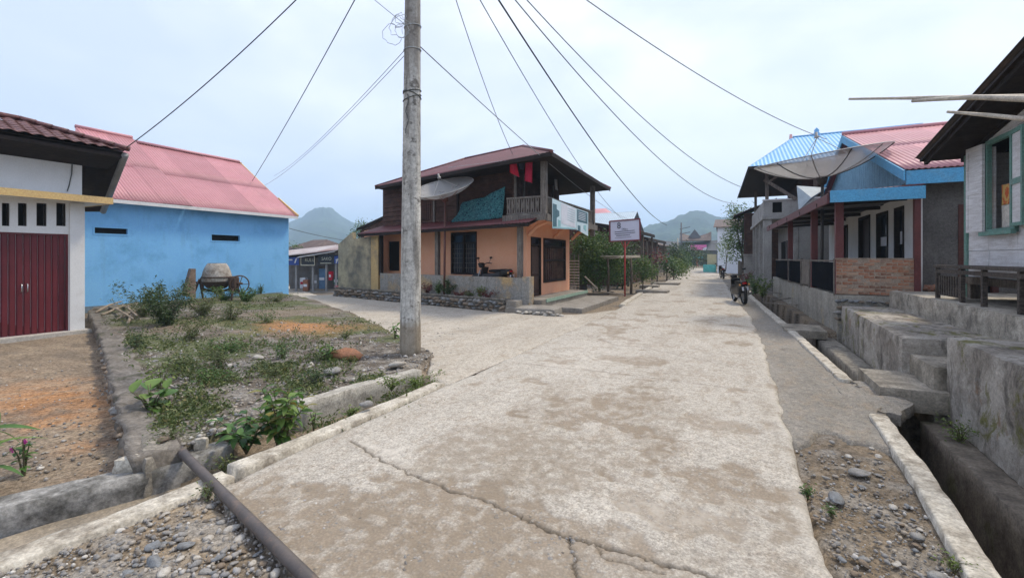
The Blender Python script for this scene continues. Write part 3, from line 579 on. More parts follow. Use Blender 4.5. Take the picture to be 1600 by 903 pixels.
# ------------------------------------------------------------------ loose stones and gravel
def gz(x, y):   # rough ground height under a loose stone
    if in_poly(np.array([x]), np.array([y]), LOT)[0]: return 0.05 + (float(fbm(x * 1.3, y * 1.3, 5, 3)) - .5) * .11
    return -0.03
for (px, py, s_, mi) in [(510, 0, 0, 0)]: pass
near_stones = [(1345, 738, .062, 0), (1308, 779, .05, 3), (1435, 838, .06, 0), (1372, 712, .035, 1), (1325, 712, .035, 1), (1362, 700, .03, 1), (1462, 900, .05, 0), (1290, 745, .03, 0), (1395, 790, .022, 1), (1300, 690, .03, 0),
               (240, 852, .045, 3), (292, 850, .038, 3), (240, 880, .05, 3), (362, 826, .04, 1), (372, 842, .034, 1), (430, 896, .04, 1), (395, 878, .026, 1), (345, 815, .03, 0), (262, 830, .026, 0), (325, 840, .026, 1), (280, 872, .028, 1), (215, 840, .022, 2), (180, 870, .03, 0), (305, 880, .034, 0), (340, 870, .03, 3), (150, 890, .032, 2), (380, 860, .022, 2), (260, 800, .02, 1), (235, 818, .02, 1), (330, 790, .03, 0), (350, 860, .03, 0), (255, 893, .036, 1), (198, 893, .03, 3), (410, 880, .03, 2)]
for px, py, s_, mi in near_stones:
    p = G(px, py, -0.02); stone('stone', (p.x, p.y, -0.03 + s_ * .25), s_, ground, mi, 0.75)
for i in range(120):
    reg = i % 3
    p = G(*[(R.uniform(130, 440), R.uniform(790, 900)), (R.uniform(1255, 1500), R.uniform(690, 900)), (R.uniform(170, 640), R.uniform(520, 690))][reg])
    if reg == 0 and not gravel_wedge(np.array(p.x), np.array(p.y)): continue
    if reg == 2 and not in_poly(np.array([p.x]), np.array([p.y]), LOT)[0]: continue
    if reg == 1 and p.x > kerb_t(p.y) - .04: continue
    s_ = R.uniform(.014, .03) * (1.6 if reg == 2 else 1); stone('stone', (p.x, p.y, gz(p.x, p.y) + s_ * .2 - (0.015 if reg == 1 else 0)), s_, ground, None, 0.8)
def bulk_rocks(P, S, seed):
    rr = np.random.default_rng(seed); prot = [rock_np(300 + k, 1, 0.75) for k in range(6)]; VV = []; FF = []; o_ = 0
    for p, s_ in zip(P, S):
        V, F = prot[rr.integers(6)]; a = rr.uniform(0, 6.28); c_, n_ = math.cos(a), math.sin(a); sc = rr.uniform(.7, 1.3, 3)
        W = V * sc * s_; VV.append(np.stack([W[:, 0] * c_ - W[:, 1] * n_, W[:, 0] * n_ + W[:, 1] * c_, W[:, 2]], -1) + p); FF.append(F + o_); o_ += len(V)
    return np.concatenate(VV), np.concatenate(FF)
t = NT('gravel_stone'); gm = t.node('ShaderNodeNewGeometry'); c = t.ramp(gm.outputs['Random Per Island'], [(0.0, (0.14, 0.12, 0.10)), (0.25, (0.27, 0.25, 0.225)), (0.5, (0.22, 0.215, 0.21)), (0.7, (0.36, 0.31, 0.245)), (0.88, (0.30, 0.29, 0.28)), (1.0, (0.56, 0.53, 0.48))]); c = t.mix(0.5, c, t.ramp(t.noise(60, 4), [(0.3, 0.25), (0.7, 0.75)]), 'OVERLAY'); M_grav = t.done(c, 0.88, t.bump(t.noise(120, 4), 0.3, 0.004))
P = []; S = []
def scatter(n, pxr, pyr, s0, s1, ok, dz=0.0):
    for _ in range(n):
        p = G(R.uniform(*pxr), R.uniform(*pyr)); 
        if ok(p): s_ = s0 * (s1 / s0) ** (R.random() ** 1.7); P.append((p.x, p.y, gz(p.x, p.y) + s_ * .15 + dz)); S.append(s_)
inlot = lambda p: bool(in_poly(np.array([p.x]), np.array([p.y]), LOT)[0])
scatter(2600, (-60, 500), (770, 960), .006, .022, lambda p: p.x > -3.4 and bool(gravel_wedge(np.array(p.x), np.array(p.y))), 0.005)
scatter(1900, (1235, 1580), (685, 960), .005, .020, lambda p: p.x < kerb_t(p.y) - .02 and p.x > 0.45 and p.y < 4.6, -0.015)
scatter(5200, (170, 660), (470, 700), .010, .034, inlot)
scatter(500, (620, 720), (505, 575), .012, .035, lambda p: True, 0.0)
scatter(260, (0, 220), (540, 720), .010, .025, lambda p: bool(in_poly(np.array([p.x]), np.array([p.y]), YARD)[0]), -0.12)
V, F = bulk_rocks(P, S, 5); o = link_mesh('gravel', np_mesh('gravel', V, F), M_grav); o['kind'] = 'stuff'; tag(o, 'loose mixed gravel scattered on the bare ground', 'gravel')
P = []; S = []      # pebbles bedded in the worn road surface
for _ in range(1500):
    p = G(R.uniform(400, 1000), R.uniform(735, 910)); w_ = math.exp(-(((p.x - G(560, 840).x) / 1.0) ** 2 + ((p.y - G(560, 840).y) / .5) ** 2)) + math.exp(-(((p.x - G(790, 840).x) / .7) ** 2 + ((p.y - G(790, 840).y) / .4) ** 2))
    if R.random() < w_ * 0.9 and fbm(p.x * 3, p.y * 3, 3, 9) > 0.45 and not gravel_wedge(np.array(p.x), np.array(p.y)): P.append((p.x, p.y, -0.012)); S.append(R.uniform(.007, .022))
V, F = bulk_rocks(P, S, 6); o = link_mesh('road_pebbles', np_mesh('road_pebbles', V, F), M_grav); o['kind'] = 'stuff'; tag(o, 'pebbles showing through the worn concrete of the road', 'pebbles')
pr = G(540, 563, 0.05); o = tag(stone('boulder', (pr.x, pr.y, 0.14), 0.19, None, None, .85), 'rust orange boulder lying among weeds in the lot', 'boulder')
me = rock_meshes[2].copy(); me.materials.clear(); me.materials.append(stone_mat('orange_stone', (0.46, 0.21, 0.11), (0.34, 0.17, 0.10), (0.24, 0.15, 0.10))); o.data = me; o.scale = (.21, .17, .15); o.rotation_euler = (.1, .1, .6)
for px, py, s_, mi, lb in [(518, 585, .12, 0, 'grey boulder just below the rust orange one'), (620, 574, .11, 1, 'pale rounded rock at the foot of the utility pole'), (405, 562, .08, 1, 'yellowish pale rock in the middle of the weedy lot'), (572, 637, .07, 0, 'flat grey stone leaning on the lot curb wall'), (257, 693, .06, 2, 'tan stone on the concrete corner of the lot'), (487, 574, .07, 1, 'small pale rock among weeds left of the grey boulder')]:
    p = G(px, py, 0.05); tag(stone('boulder', (p.x, p.y, 0.07 + s_ * .3), s_, None, mi, .8), lb, 'boulder')

# ------------------------------------------------------------------ vegetation helpers
GREEN = leaf_mat('leaf_green', [(0.0, (0.045, 0.11, 0.02)), (0.5, (0.08, 0.165, 0.032)), (1.0, (0.15, 0.24, 0.055))])
DKGREEN = leaf_mat('leaf_dark_green', [(0.0, (0.03, 0.06, 0.018)), (0.55, (0.05, 0.095, 0.028)), (1.0, (0.10, 0.16, 0.045))])
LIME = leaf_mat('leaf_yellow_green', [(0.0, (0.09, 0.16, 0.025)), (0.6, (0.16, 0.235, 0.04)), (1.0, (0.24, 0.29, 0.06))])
WEED = leaf_mat('leaf_weed', [(0.0, (0.07, 0.105, 0.03)), (0.5, (0.115, 0.155, 0.045)), (0.85, (0.19, 0.215, 0.065)), (1.0, (0.27, 0.23, 0.09))])
REDLEAF = leaf_mat('leaf_red', [(0.0, (0.16, 0.03, 0.035)), (0.6, (0.25, 0.06, 0.06)), (1.0, (0.12, 0.1, 0.04))])
M_bark = mat('bark', (0.16, 0.13, 0.10), (0.10, 0.08, 0.06), 6, 0.95, bump=0.7, bscale=20)
M_twig = mat('twig', (0.15, 0.13, 0.08), (0.09, 0.085, 0.045), 6, 0.9)
def leaves_np(Cn, size, rr, outward=None, asp=0.42, up=0.5):
    n = len(Cn); ax = rr.normal(size=(n, 3)); 
    if outward is not None: ax = ax * 0.7 + outward
    ax[:, 2] = ax[:, 2] * 0.6 - 0.1; ax /= np.linalg.norm(ax, axis=1, keepdims=True) + 1e-9
    nn = rr.normal(size=(n, 3)); nn[:, 2] += up * 2; sd_ = np.cross(ax, nn); sd_ /= np.linalg.norm(sd_, axis=1, keepdims=True) + 1e-9; nn = np.cross(sd_, ax)
    L = size * rr.uniform(0.6, 1.35, (n, 1)); W = L * asp
    p0 = Cn; p1 = Cn + ax * L * .45 + sd_ * W * .5 - nn * W * .12; p2 = Cn + ax * L - nn * L * .12; p3 = Cn + ax * L * .45 - sd_ * W * .5 - nn * W * .12; pm = Cn + ax * L * .5 + nn * W * .1
    V = np.stack([p0, p1, p2, p3, pm], 1).reshape(-1, 3); b = np.arange(n)[:, None] * 5
    return V, np.concatenate([b + np.array([[0, 1, 4]]), b + np.array([[1, 2, 4]]), b + np.array([[2, 3, 4]]), b + np.array([[3, 0, 4]])])
def crown_np(lobes, dens, size, rr, asp=0.42):
    """leaf clumps on twig tips spread through ellipsoid lobes [(center, radii)]"""
    CC = []; OO = []
    for c_, r_ in lobes:
        r_ = np.array(r_) if np.ndim(r_) else np.array([r_] * 3); vol = r_.prod() ** (2 / 3); nc = max(4, int(dens * vol))
        d = rr.normal(size=(nc, 3)); d /= np.linalg.norm(d, axis=1, keepdims=True); q = rr.uniform(0.25, 1.0, (nc, 1)) ** 0.45 * rr.uniform(0.75, 1.18, (nc, 1)); cl = np.array(c_) + d * r_ * q
        k = 9; CC.append((cl[:, None, :] + rr.normal(size=(nc, k, 3)) * size * 1.1).reshape(-1, 3)); OO.append(np.repeat(d, k, 0))
    return leaves_np(np.concatenate(CC), size, rr, np.concatenate(OO) * .6, asp)
def tree(name, label, base, lobes, dens, size, m, trunk_r=0.05, cat='tree', group=None, seed=0, asp=0.42, limbs=True):
    rr = np.random.default_rng(seed); T = thing(name, label, cat, base, group); B = Vector(base)
    mb = MB(); cs = [Vector(c_) for c_, r_ in lobes]; top = sum(cs, Vector()) / len(cs); fork = B.lerp(top, 0.5)
    mb.tube([B - Vector((0, 0, .08)), B.lerp(fork, .5) + Vector((rr.normal() * .03, rr.normal() * .03, 0)), fork], [trunk_r, trunk_r * .8, trunk_r * .65], 8)
    for c_ in cs: mb.tube([fork - Vector((0, 0, .05)), fork.lerp(c_, .55) + Vector((0, 0, .05)), c_], [trunk_r * .55, trunk_r * .35, trunk_r * .12], 6)
    obj('trunk', mb, M_bark, T, True)
    V, F = crown_np(lobes, dens, size, rr, asp); link_mesh('crown', np_mesh('crown', V, F), m, T)
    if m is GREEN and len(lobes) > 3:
        V, F = crown_np([(tuple(Vector(c_) + Vector((-.1, -.1, .12))), [q * 1.02 for q in r_]) for c_, r_ in lobes[::2]], dens * .45, size, rr, asp); link_mesh('crown', np_mesh('crown', V, F), LIME, T)['kind'] = 'stuff'  # lighter leaves shifted up and left paint the lit side of the crown
    return T
def shrub(name, label, base, w, h, n, size, m, seed=0, cat='plant', group=None, asp=0.42, stems=9, wiry=False):
    """stems fanning from the base with leaves along them"""
    rr = np.random.default_rng(seed); T = thing(name, label, cat, base, group); B = np.array(base); mb = MB(); CC = []; OO = []
    for k in range(stems):
        a = rr.uniform(0, 6.28); sp = rr.uniform(0.15, 1) * w; hh = h * rr.uniform(.55, 1.05)
        tip = B + np.array([math.cos(a) * sp, math.sin(a) * sp, hh]); mid = B + np.array([math.cos(a) * sp * .35, math.sin(a) * sp * .35, hh * .6]) + rr.normal(size=3) * w * .05
        mb.tube([B - np.array([0, 0, .03]), mid, tip], [size * .09, size * .07, size * .03], 5)
        q = rr.uniform(0.12, 1.0, (n // stems, 1)); pt = (1 - q) ** 2 * B + 2 * q * (1 - q) * mid + q * q * tip; CC.append(pt + rr.normal(size=pt.shape) * size * (.9 if wiry else .35)); o_ = rr.normal(size=pt.shape); o_[:, 2] *= .4; OO.append(o_)
    obj('stem', mb, M_twig, T); V, F = leaves_np(np.concatenate(CC), size, rr, np.concatenate(OO), asp); link_mesh('foliage', np_mesh('foliage', V, F), m, T); return T
def leaf_mesh(L, W, m, fold=0.15, droop=0.25, name='leaf', n=5):
    mb = MB(); V = []
    for i in range(n + 1):
        u = i / n; w_ = W * math.sin(math.pi * min(1, u * .94 + .03)) ** 0.8 * (1 - .25 * u); z = -droop * L * u * u
        V += [(L * u, -w_ / 2, z + fold * w_), (L * u, 0, z), (L * u, w_ / 2, z + fold * w_)]
    F = []
    for i in range(n): F += [(3 * i, 3 * i + 3, 3 * i + 4, 3 * i + 1), (3 * i + 1, 3 * i + 4, 3 * i + 5, 3 * i + 2)]
    mb.add(V, F); me = mesh_of(mb, name, True); me.materials.append(m); return me
def leafy(name, label, base, h, spread, nl, L, mats, seed, droop=.3, stems=4, asp=.45, cat='plant', group=None):
    """near plant: every leaf its own part"""
    r_ = random.Random(seed); T = thing(name, label, cat, base, group); B = Vector(base); mb = MB(); me = [leaf_mesh(L, L * asp, m, droop=droop) for m in mats]; lv = []
    for k in range(stems):
        a = k / stems * 6.28 + r_.uniform(-.5, .5); tip = B + Vector((math.cos(a) * spread * r_.uniform(.3, 1), math.sin(a) * spread * r_.uniform(.3, 1), h * r_.uniform(.7, 1.05))); mid = B.lerp(tip, .5) + Vector((0, 0, h * .12)); mb.tube([B - Vector((0, 0, .04)), mid, tip], [.008, .006, .003], 5)
        for j in range(nl // stems):
            u = .18 + .82 * (j + r_.random()) / (nl // stems); p = B.lerp(mid, u * 2) if u < .5 else mid.lerp(tip, u * 2 - 1); az = j * 2.4 + r_.uniform(-.5, .5); lv.append((p, az, r_.uniform(-.5, .35) - (.5 if u > .9 else 0), r_.uniform(.65, 1.1)))
    obj('stem', mb, M_twig, T)
    for p, az, pit, sc in lv:
        o_ = link_mesh('leaf', r_.choice(me), None, T, p); o_.rotation_euler = (r_.uniform(-.4, .4), pit, az); o_.scale = (sc,) * 3
    return T
def one_leaf(name, st): 
    return leaf_mat(name, st, .3)
L1 = one_leaf('broad_leaf_green', [(0, (0.07, 0.16, 0.03)), (1, (0.10, 0.21, 0.04))]); L2 = one_leaf('broad_leaf_light', [(0, (0.15, 0.25, 0.05)), (1, (0.19, 0.29, 0.06))]); L3 = one_leaf('broad_leaf_deep', [(0, (0.035, 0.10, 0.03)), (1, (0.045, 0.12, 0.03))]); L4 = one_leaf('young_leaf_ochre', [(0, (0.24, 0.24, 0.06)), (1, (0.27, 0.22, 0.06))])

# ------------------------------------------------------------------ plants of the lot and the verge
p = G(437, 700, -0.1); leafy('leafy_shrub', 'bright green broad-leaved shrub growing out of the left drain', (p.x, p.y, -0.1), 0.52, 0.27, 170, 0.13, [L1, L2, L1, L4, L2], 3, stems=10, asp=.5)
p = G(385, 702, -0.1); leafy('leafy_shrub', 'lower deep green shrub at the left foot of the bright green one', (p.x, p.y, -0.1), 0.28, 0.30, 80, 0.13, [L1, L1, L3], 5, stems=7, asp=.5)
p = G(236, 640, 0.06); leafy('broadleaf_weed', 'broad round-leaved weed near the lot wall', (p.x, p.y, 0.04), 0.24, 0.22, 16, 0.19, [L1, L2], 8, stems=8, asp=.85, droop=.2)
p = G(512, 566, 0.05); leafy('leafy_shrub', 'small bright plant beside the rust orange boulder', (p.x, p.y, 0.05), 0.26, 0.16, 44, 0.13, [L1, L2], 9, stems=7, asp=.35)
p = G(617, 530, 0.03); leafy('leafy_shrub', 'upright young plant just left of the utility pole', (p.x, p.y, 0.03), 0.3, 0.10, 30, 0.12, [L2, L1], 10, stems=4)
p = G(490, 668, -0.1); leafy('leafy_shrub', 'tiny sprout between the lot curb wall and the kerb', (p.x, p.y, -0.1), 0.16, 0.06, 12, 0.07, [L2, L1], 13, stems=3)
p = G(38, 742, -0.15); T = leafy('flowering_plant', 'small plant with pink flowers at the left edge of the dirt yard', (p.x, p.y, -0.15), 0.30, 0.10, 36, 0.075, [L1, L3], 14, stems=4)
M_pink = mat('pink_petal', (0.62, 0.05, 0.32), (0.5, 0.03, 0.3), 5, .6)
for q in (G(38, 693, 0.0), G(24, 702, 0.0), G(17, 706, 0)):
    r_ = ray(q.x, q.y) if False else None
for px, py in ((39, 690), (19, 703)):
    f0 = D(px, py, (p - CP).dot(Vector((-SA, CA, 0)))); mb = MB()
    for k in range(5):
        a = k * 1.2566; u = Vector((CA, SA, 0)) * math.cos(a) + Vector((0, 0, 1)) * math.sin(a); v = Vector((CA, SA, 0)) * -math.sin(a) + Vector((0, 0, 1)) * math.cos(a); nrm = Vector((SA, -CA, .3)) * .004
        mb.plate([f0, f0 + u * .012 + v * .008, f0 + u * .022 + v * .004, f0 + u * .022 - v * .004, f0 + u * .012 - v * .008], nrm)
    obj('flower', mb, M_pink, T)
b_ = D(-30, 700, 3.3); T = leafy('leafy_shrub', 'long-leaved plant reaching into the picture at the far left', (b_.x, b_.y, -0.15), 0.62, 0.22, 34, 0.26, [L1, L2, L1], 17, stems=5, asp=.22, droop=.6)
for i, (px, py, w_, h_, n_, sz, m_, lb, wiry) in enumerate([
    (262, 510, 1.25, 1.0, 4200, .06, DKGREEN, 'large scrubby dark bush in front of the blue wall', True), (225, 498, .9, .75, 1500, .055, WEED, 'brushy weed clump right of the branch pile', True), (318, 495, .9, .7, 1500, .055, WEED, 'olive weed clump right of the large scrubby bush', True),
    (350, 472, .9, .55, 1400, .07, GREEN, 'green weed clump under the cement mixer drum', False), (385, 473, .8, .5, 1100, .07, GREEN, 'green weed clump right of the cement mixer', False), (408, 462, .2, .5, 120, .08, GREEN, 'single upright weed against the blue wall', False), (430, 473, .8, .3, 700, .06, WEED, 'low weed clump by the right end of the blue wall', False),
    (498, 600, .26, .2, 420, .035, DKGREEN, 'dark clump of fine weeds under the grey boulder', True), (612, 607, .22, .17, 300, .035, LIME, 'lime weed tuft on the end of the lot curb wall', False), (655, 612, .30, .19, 700, .035, LIME, 'dense lime weeds between curb wall and kerb near the pole', False), (688, 596, .18, .15, 300, .035, LIME, 'lime weeds at the tip of the left kerb', False),
    (548, 652, .15, .14, 160, .035, LIME, 'small yellow-green tuft below the lot curb wall', False), (350, 735, .12, .12, 160, .03, WEED, 'dull weed tuft hanging over the pipe', True), (325, 775, .10, .07, 140, .025, WEED, 'little weed patch by the kerb end next to the pipe', True), (1345, 520, .25, .15, 260, .035, GREEN, 'small weeds at the foot of the low streaked retaining wall', True), (1500, 690, .18, .2, 240, .035, LIME, 'moss-green weeds on the drain ledge below the nearest retaining wall', True), (1262, 775, .08, .07, 130, .022, GREEN, 'tiny green tuft in the gravel beside the road edge', False), (1300, 805, .06, .05, 90, .02, GREEN, 'tiny green sprout by a grey stone in the right gravel', False), (1490, 888, .1, .06, 120, .02, LIME, 'small moss tuft against the near right kerb', True), (270, 690, .2, .12, 200, .03, WEED, 'thin weeds around the concrete corner of the lot', True),
    (330, 600, .4, .2, 450, .04, GREEN, 'spreading green weeds in the middle of the lot', True), (290, 575, .35, .16, 400, .04, WEED, 'matted weeds left of the lot centre', True), (360, 548, .45, .16, 420, .045, GREEN, 'green weed mat behind the lot centre', True), (420, 588, .3, .13, 260, .035, WEED, 'grey-green weeds right of the lot centre', True), (540, 527, .3, .12, 160, .04, WEED, 'sparse weeds near the side street edge', True), (360, 500, .7, .5, 800, .05, WEED, 'dry olive weeds in front of the cement mixer', True), (300, 530, .5, .45, 600, .045, WEED, 'straggly weeds in front of the large scrubby bush', True), (215, 545, .3, .35, 320, .04, DKGREEN, 'straggly weeds beside the far stretch of the lot wall', True), (420, 505, .5, .3, 420, .045, GREEN, 'low weeds beside the orange soil patch', True), (345, 580, .3, .32, 420, .04, WEED, 'taller straggly weeds at the heart of the lot', True), (440, 560, .3, .28, 320, .04, GREEN, 'green straggly weeds left of the rust orange boulder', True), (250, 610, .25, .3, 300, .04, LIME, 'yellowish weeds behind the broad round-leaved weed', True)]):
    p = G(px, py, 0.06); zb = -0.24 if 'retaining' in lb else -0.03 if px > 1200 else -0.12 if lb.startswith(('dense', 'lime weeds', 'small yellow', 'dull')) else 0.0 if 'pipe' in lb else 0.05
    p = G(px, py, zb); shrub('weed_bush', lb, (p.x, p.y, zb), w_, h_, n_, sz, m_, 40 + i, 'weeds', None, .4, 16, wiry)
CCs = []; rr = np.random.default_rng(77)
for (px, py, rx, ry_, n_) in [(300, 500, 90, 18, 600), (400, 478, 60, 10, 700), (285, 585, 32, 16, 200), (340, 602, 40, 14, 220), (430, 585, 40, 14, 220), (370, 545, 60, 9, 200), (265, 540, 40, 16, 120), (330, 560, 18, 8, 140), (520, 570, 40, 20, 260), (470, 610, 50, 15, 200), (255, 665, 25, 25, 200), (310, 645, 40, 25, 260), (590, 605, 30, 10, 160), (210, 540, 20, 30, 130), (460, 540, 80, 20, 160), (560, 510, 60, 12, 120), (640, 620, 50, 18, 260), (545, 655, 60, 14, 120), (190, 505, 30, 8, 160)]:
    for _ in range(n_):
        a = rr.normal(size=2) * .55; p = G(px + a[0] * rx, py + a[1] * ry_); il = inlot(p); 
        if not il and not (px in (640, 545, 130, 220)): continue
        k = rr.integers(3, 8); z0 = gz(p.x, p.y) if il else (-.1 if px in (640, 545) else -.02); CCs.append(np.array([p.x, p.y, z0]) + rr.normal(size=(k, 3)) * np.array([.025, .025, .0]) + np.abs(rr.normal(size=(k, 1))) * np.array([[0, 0, .035]]))
Cn = np.concatenate(CCs); V, F = leaves_np(Cn, .05, rr, np.tile([0, 0, .7], (len(Cn), 1)), .4, .2); o = link_mesh('weeds', np_mesh('weeds', V, F), WEED); o['kind'] = 'stuff'; tag(o, 'short creeping weeds spread over the bare lot', 'weeds')
# pile of cut branches
bp = thing('branch_pile', 'pile of dry bare branches beside the blue wall', 'branches', G(195, 495, .05)); M_dry = mat('dry_wood', (0.36, 0.30, 0.23), (0.26, 0.21, 0.16), 5, .9)
for (a, b) in [((160, 492), (215, 478)), ((170, 480), (208, 505)), ((182, 500), (222, 490)), ((190, 478), (214, 500)), ((150, 488), (190, 476)), ((200, 505), (215, 480))]:
    p, q = G(*a, .1), G(*b, .16); obj('branch', MB().tube([p, p.lerp(q, .5) + Vector((0, 0, .1)), q + Vector((0, 0, .1))], [.035, .03, .02], 7), M_dry, bp, True)

# ------------------------------------------------------------------ building helpers
def holed(mb, u0, u1, z0, z1, holes, th, f):
    """wall u0..u1 by z0..z1 with openings; f maps (u, depth, z) to the world, depth 0 is the outer face"""
    us = sorted({u0, u1, *[h[0] for h in holes], *[h[1] for h in holes]}); zs = sorted({z0, z1, *[h[2] for h in holes], *[h[3] for h in holes]})
    us = [u for u in us if u0 <= u <= u1]; zs = [z for z in zs if z0 <= z <= z1]
    for a, b in zip(us[:-1], us[1:]):
        run = None
        for c, d in zip(zs[:-1], zs[1:]):
            hole = any(h[0] < (a + b) / 2 < h[1] and h[2] < (c + d) / 2 < h[3] for h in holes)
            if hole:
                if run: mb.box(a, b, 0, th, run[0], run[1], f); run = None
            else: run = (run[0] if run else c, d)
        if run: mb.box(a, b, 0, th, run[0], run[1], f)
    return mb
def X_face(x, sgn):      # wall lying in the plane X = x, outer side towards sgn; u = Y
    return lambda u, d, z: (x - sgn * d, u, z)
def Y_face(y): return lambda u, d, z: (u, y + d, z)     # wall in plane Y = y facing the camera side; u = X
M_black = mat('painted_opening_dark', (0.012, 0.011, 0.011), (0.008, 0.008, 0.008), 3, .9)  # near-black colour stands in for the unlit depth behind openings
M_glass = NT('dark_glass').done((0.018, 0.022, 0.03), 0.12)
M_white = mat('white_paint', (0.74, 0.74, 0.73), (0.66, 0.66, 0.65), 1.2, .8, stain=(0.50, 0.47, 0.42), sscale=1.1, samt=.6, slo=.55, streak=((0.42, 0.40, 0.36), 4, .4, .58), bump=.12)
M_brownwood = mat('dark_brown_wood', (0.034, 0.024, 0.02), (0.022, 0.016, 0.014), 4, .75, grain=(4, (1, 1, 8), (0.014, 0.011, 0.01)))
M_maroon = mat('maroon_roof_paint', (0.155, 0.042, 0.042), (0.11, 0.032, 0.033), 2, .55, stain=(0.09, 0.04, 0.035), sscale=1.0, samt=.6, bump=.15, rnd=.2)
M_pinkroof = mat('pink_roof_paint', (0.49, 0.225, 0.24), (0.44, 0.19, 0.205), 1.0, .5, stain=(0.42, 0.20, 0.20), sscale=.9, samt=.6, streak=((0.55, 0.27, 0.28), 3, .45, .52), bump=.1, rnd=.35)
M_bluewall = mat('blue_wall_paint', (0.20, 0.49, 0.83), (0.23, 0.53, 0.86), .8, .75, stain=(0.14, 0.37, 0.64), sscale=1.3, samt=.7, slo=.5, streak=((0.15, 0.32, 0.52), 2.2, .5, .55), bump=.1)
M_yellow = mat('ochre_ledge_paint', (0.66, 0.46, 0.19), (0.58, 0.40, 0.18), 2, .7)
def roof_panels(parent, A, B, W, nu, nv, m, wave=.1, amp=.012, name='roof_sheet'):
    """rows of separate corrugated sheets, lapped at the joints"""
    A = Vector(A); B = Vector(B); W = Vector(W); nrm = (B - A).cross(W).normalized(); nrm = nrm if nrm.z > 0 else -nrm
    for j in range(nv):
        for i in range(nu):
            u0, u1 = i / nu, (i + 1) / nu + .012; v0, v1 = j / nv - (.02 if j else 0), (j + 1) / nv
            jt = Vector((0, 0, R.uniform(-.004, .004))); p = A + (B - A) * u0 + W * v0 + nrm * (.005 * (i % 2) + .004 * j) + jt
            obj(name, MB().sheet(p, p + (B - A) * (u1 - u0), W * (v1 - v0), wave=wave, amp=amp, rows=3), m, parent, True)

# ------------------------------------------------------------------ white house with the maroon folding door (left edge)
XW = -13.67
wh = thing('white_house', 'white house with tiled roof and maroon folding steel door at the left', 'house', (XW, 4.0, -.1))
def onxy(px, py, x): p = onX(px, py, x); return p.y, p.z
dY0, dY1 = 3.22, onxy(107, 400, XW)[0]
vents = []
for a, b in ((3, 15), (28, 42), (57, 73), (88, 103)): vents.append((onxy(a, 335, XW)[0], onxy(b, 335, XW)[0], onxy(a, 353, XW)[1], onxy(a, 317, XW)[1]))
obj('wall', holed(MB(), -4, 4.87, -.3, 4.0, [(dY0, dY1, -.06, 2.14)] + vents, .22, X_face(XW, 1)).box(-20, XW - .23, 4.65, 4.85, -.3, 4.0), M_white, wh)
for v in vents: vn = obj('vent', MB().box(v[0], v[1], .16, .2, v[2], v[3], X_face(XW, 1)), M_black, wh); obj('vent_frame', holed(MB(), v[0] + .001, v[1] - .001, v[2] + .001, v[3] - .001, [(v[0] + .02, v[1] - .02, v[2] + .02, v[3] - .02)], .05, X_face(XW - .03, 1)), M_brownwood, vn)
M_mdoor = mat('maroon_door_paint', (0.135, 0.016, 0.022), (0.11, 0.013, 0.02), 2, .42, stain=(0.09, 0.015, 0.018), sscale=2, samt=.5, bump=.08)
dr_ = obj('door_frame', holed(MB(), dY0, dY1, -.06, 2.14, [(dY0 + .035, dY1 - .035, -.055, 2.10)], .1, X_face(XW - .02, 1)), M_mdoor, wh); n = 12
for i in range(n):
    a = dY0 + .036 + (dY1 - dY0 - .072) * i / n; b = dY0 + .036 + (dY1 - dY0 - .072) * (i + 1) / n - .004
    obj('door_slat', MB().add([(XW - .08, a, -.05), (XW - .055, a + .02, -.05), (XW - .055, b - .02, -.05), (XW - .08, b, -.05), (XW - .08, a, 2.1), (XW - .055, a + .02, 2.1), (XW - .055, b - .02, 2.1), (XW - .08, b, 2.1)], [(0, 1, 5, 4), (1, 2, 6, 5), (2, 3, 7, 6), (3, 0, 4, 7), (4, 5, 6, 7), (3, 2, 1, 0)]), M_mdoor, wh)
M_steel = mat('bright_steel', (0.55, 0.55, 0.55), (0.45, 0.45, 0.45), 4, .3, metal=.9)
for y in (3.93 - .04, 3.93 + .05): obj('door_handle', MB().tube([(XW - .06, y, .86), (XW - .02, y, .88), (XW - .02, y, 1.02), (XW - .06, y, 1.04)], .012, 8), M_steel, wh, True)
obj('threshold', MB().rbox(XW - .3, XW + .22, -3, 5.0, -.4, -.06, .2, .02, .006, 51), mat('threshold_cement', (0.46, 0.43, 0.39), (0.38, 0.36, 0.32), 2, .9), wh, True)
obj('pillar', MB().box(XW + .002, XW + .06, 4.64, 4.90, -.06, 2.86), M_white, wh)
obj('ledge', MB().box(XW - .2, XW + .42, -4, 5.25, 2.88, 3.0).box(-16, XW - .21, 4.88, 5.25, 2.88, 3.0), M_white, wh)
obj('ledge_trim', MB().box(XW + .423, XW + .45, -4, 5.28, 2.87, 3.02).box(-16, XW + .422, 5.252, 5.28, 2.87, 3.02), M_yellow, wh)
E_ = onX(195, 236, -12.9); eZ = E_.z; eY = E_.y; K = 1.36; rz = .52
M_tile = mat('maroon_roof_tile', (0.17, 0.06, 0.055), (0.10, 0.04, 0.04), 6, .5, stain=(0.045, 0.035, 0.035), sscale=4, samt=.7, slo=.48, bump=.4, bscale=14)
obj('roof_deck', MB().plate([(-12.93, -4, eZ - .05), (-12.93, eY - .03, eZ - .05), (-12.9 - K, eY - K, eZ + rz - .05), (-12.9 - K, -4, eZ + rz - .05)], (0, 0, -.04)).plate([(-12.93, eY - .03, eZ - .05), (-19, eY - .03, eZ - .05), (-19, eY - K, eZ + rz - .05), (-12.9 - K, eY - K, eZ + rz - .05)], (0, 0, -.04)).plate([(-12.9 - K, -4, eZ + rz - .06), (-12.9 - K, eY - K, eZ + rz - .06), (-19, eY - K, eZ + rz - .06), (-19, -4, eZ + rz - .06)], (0, 0, -.04)), M_brownwood, wh)
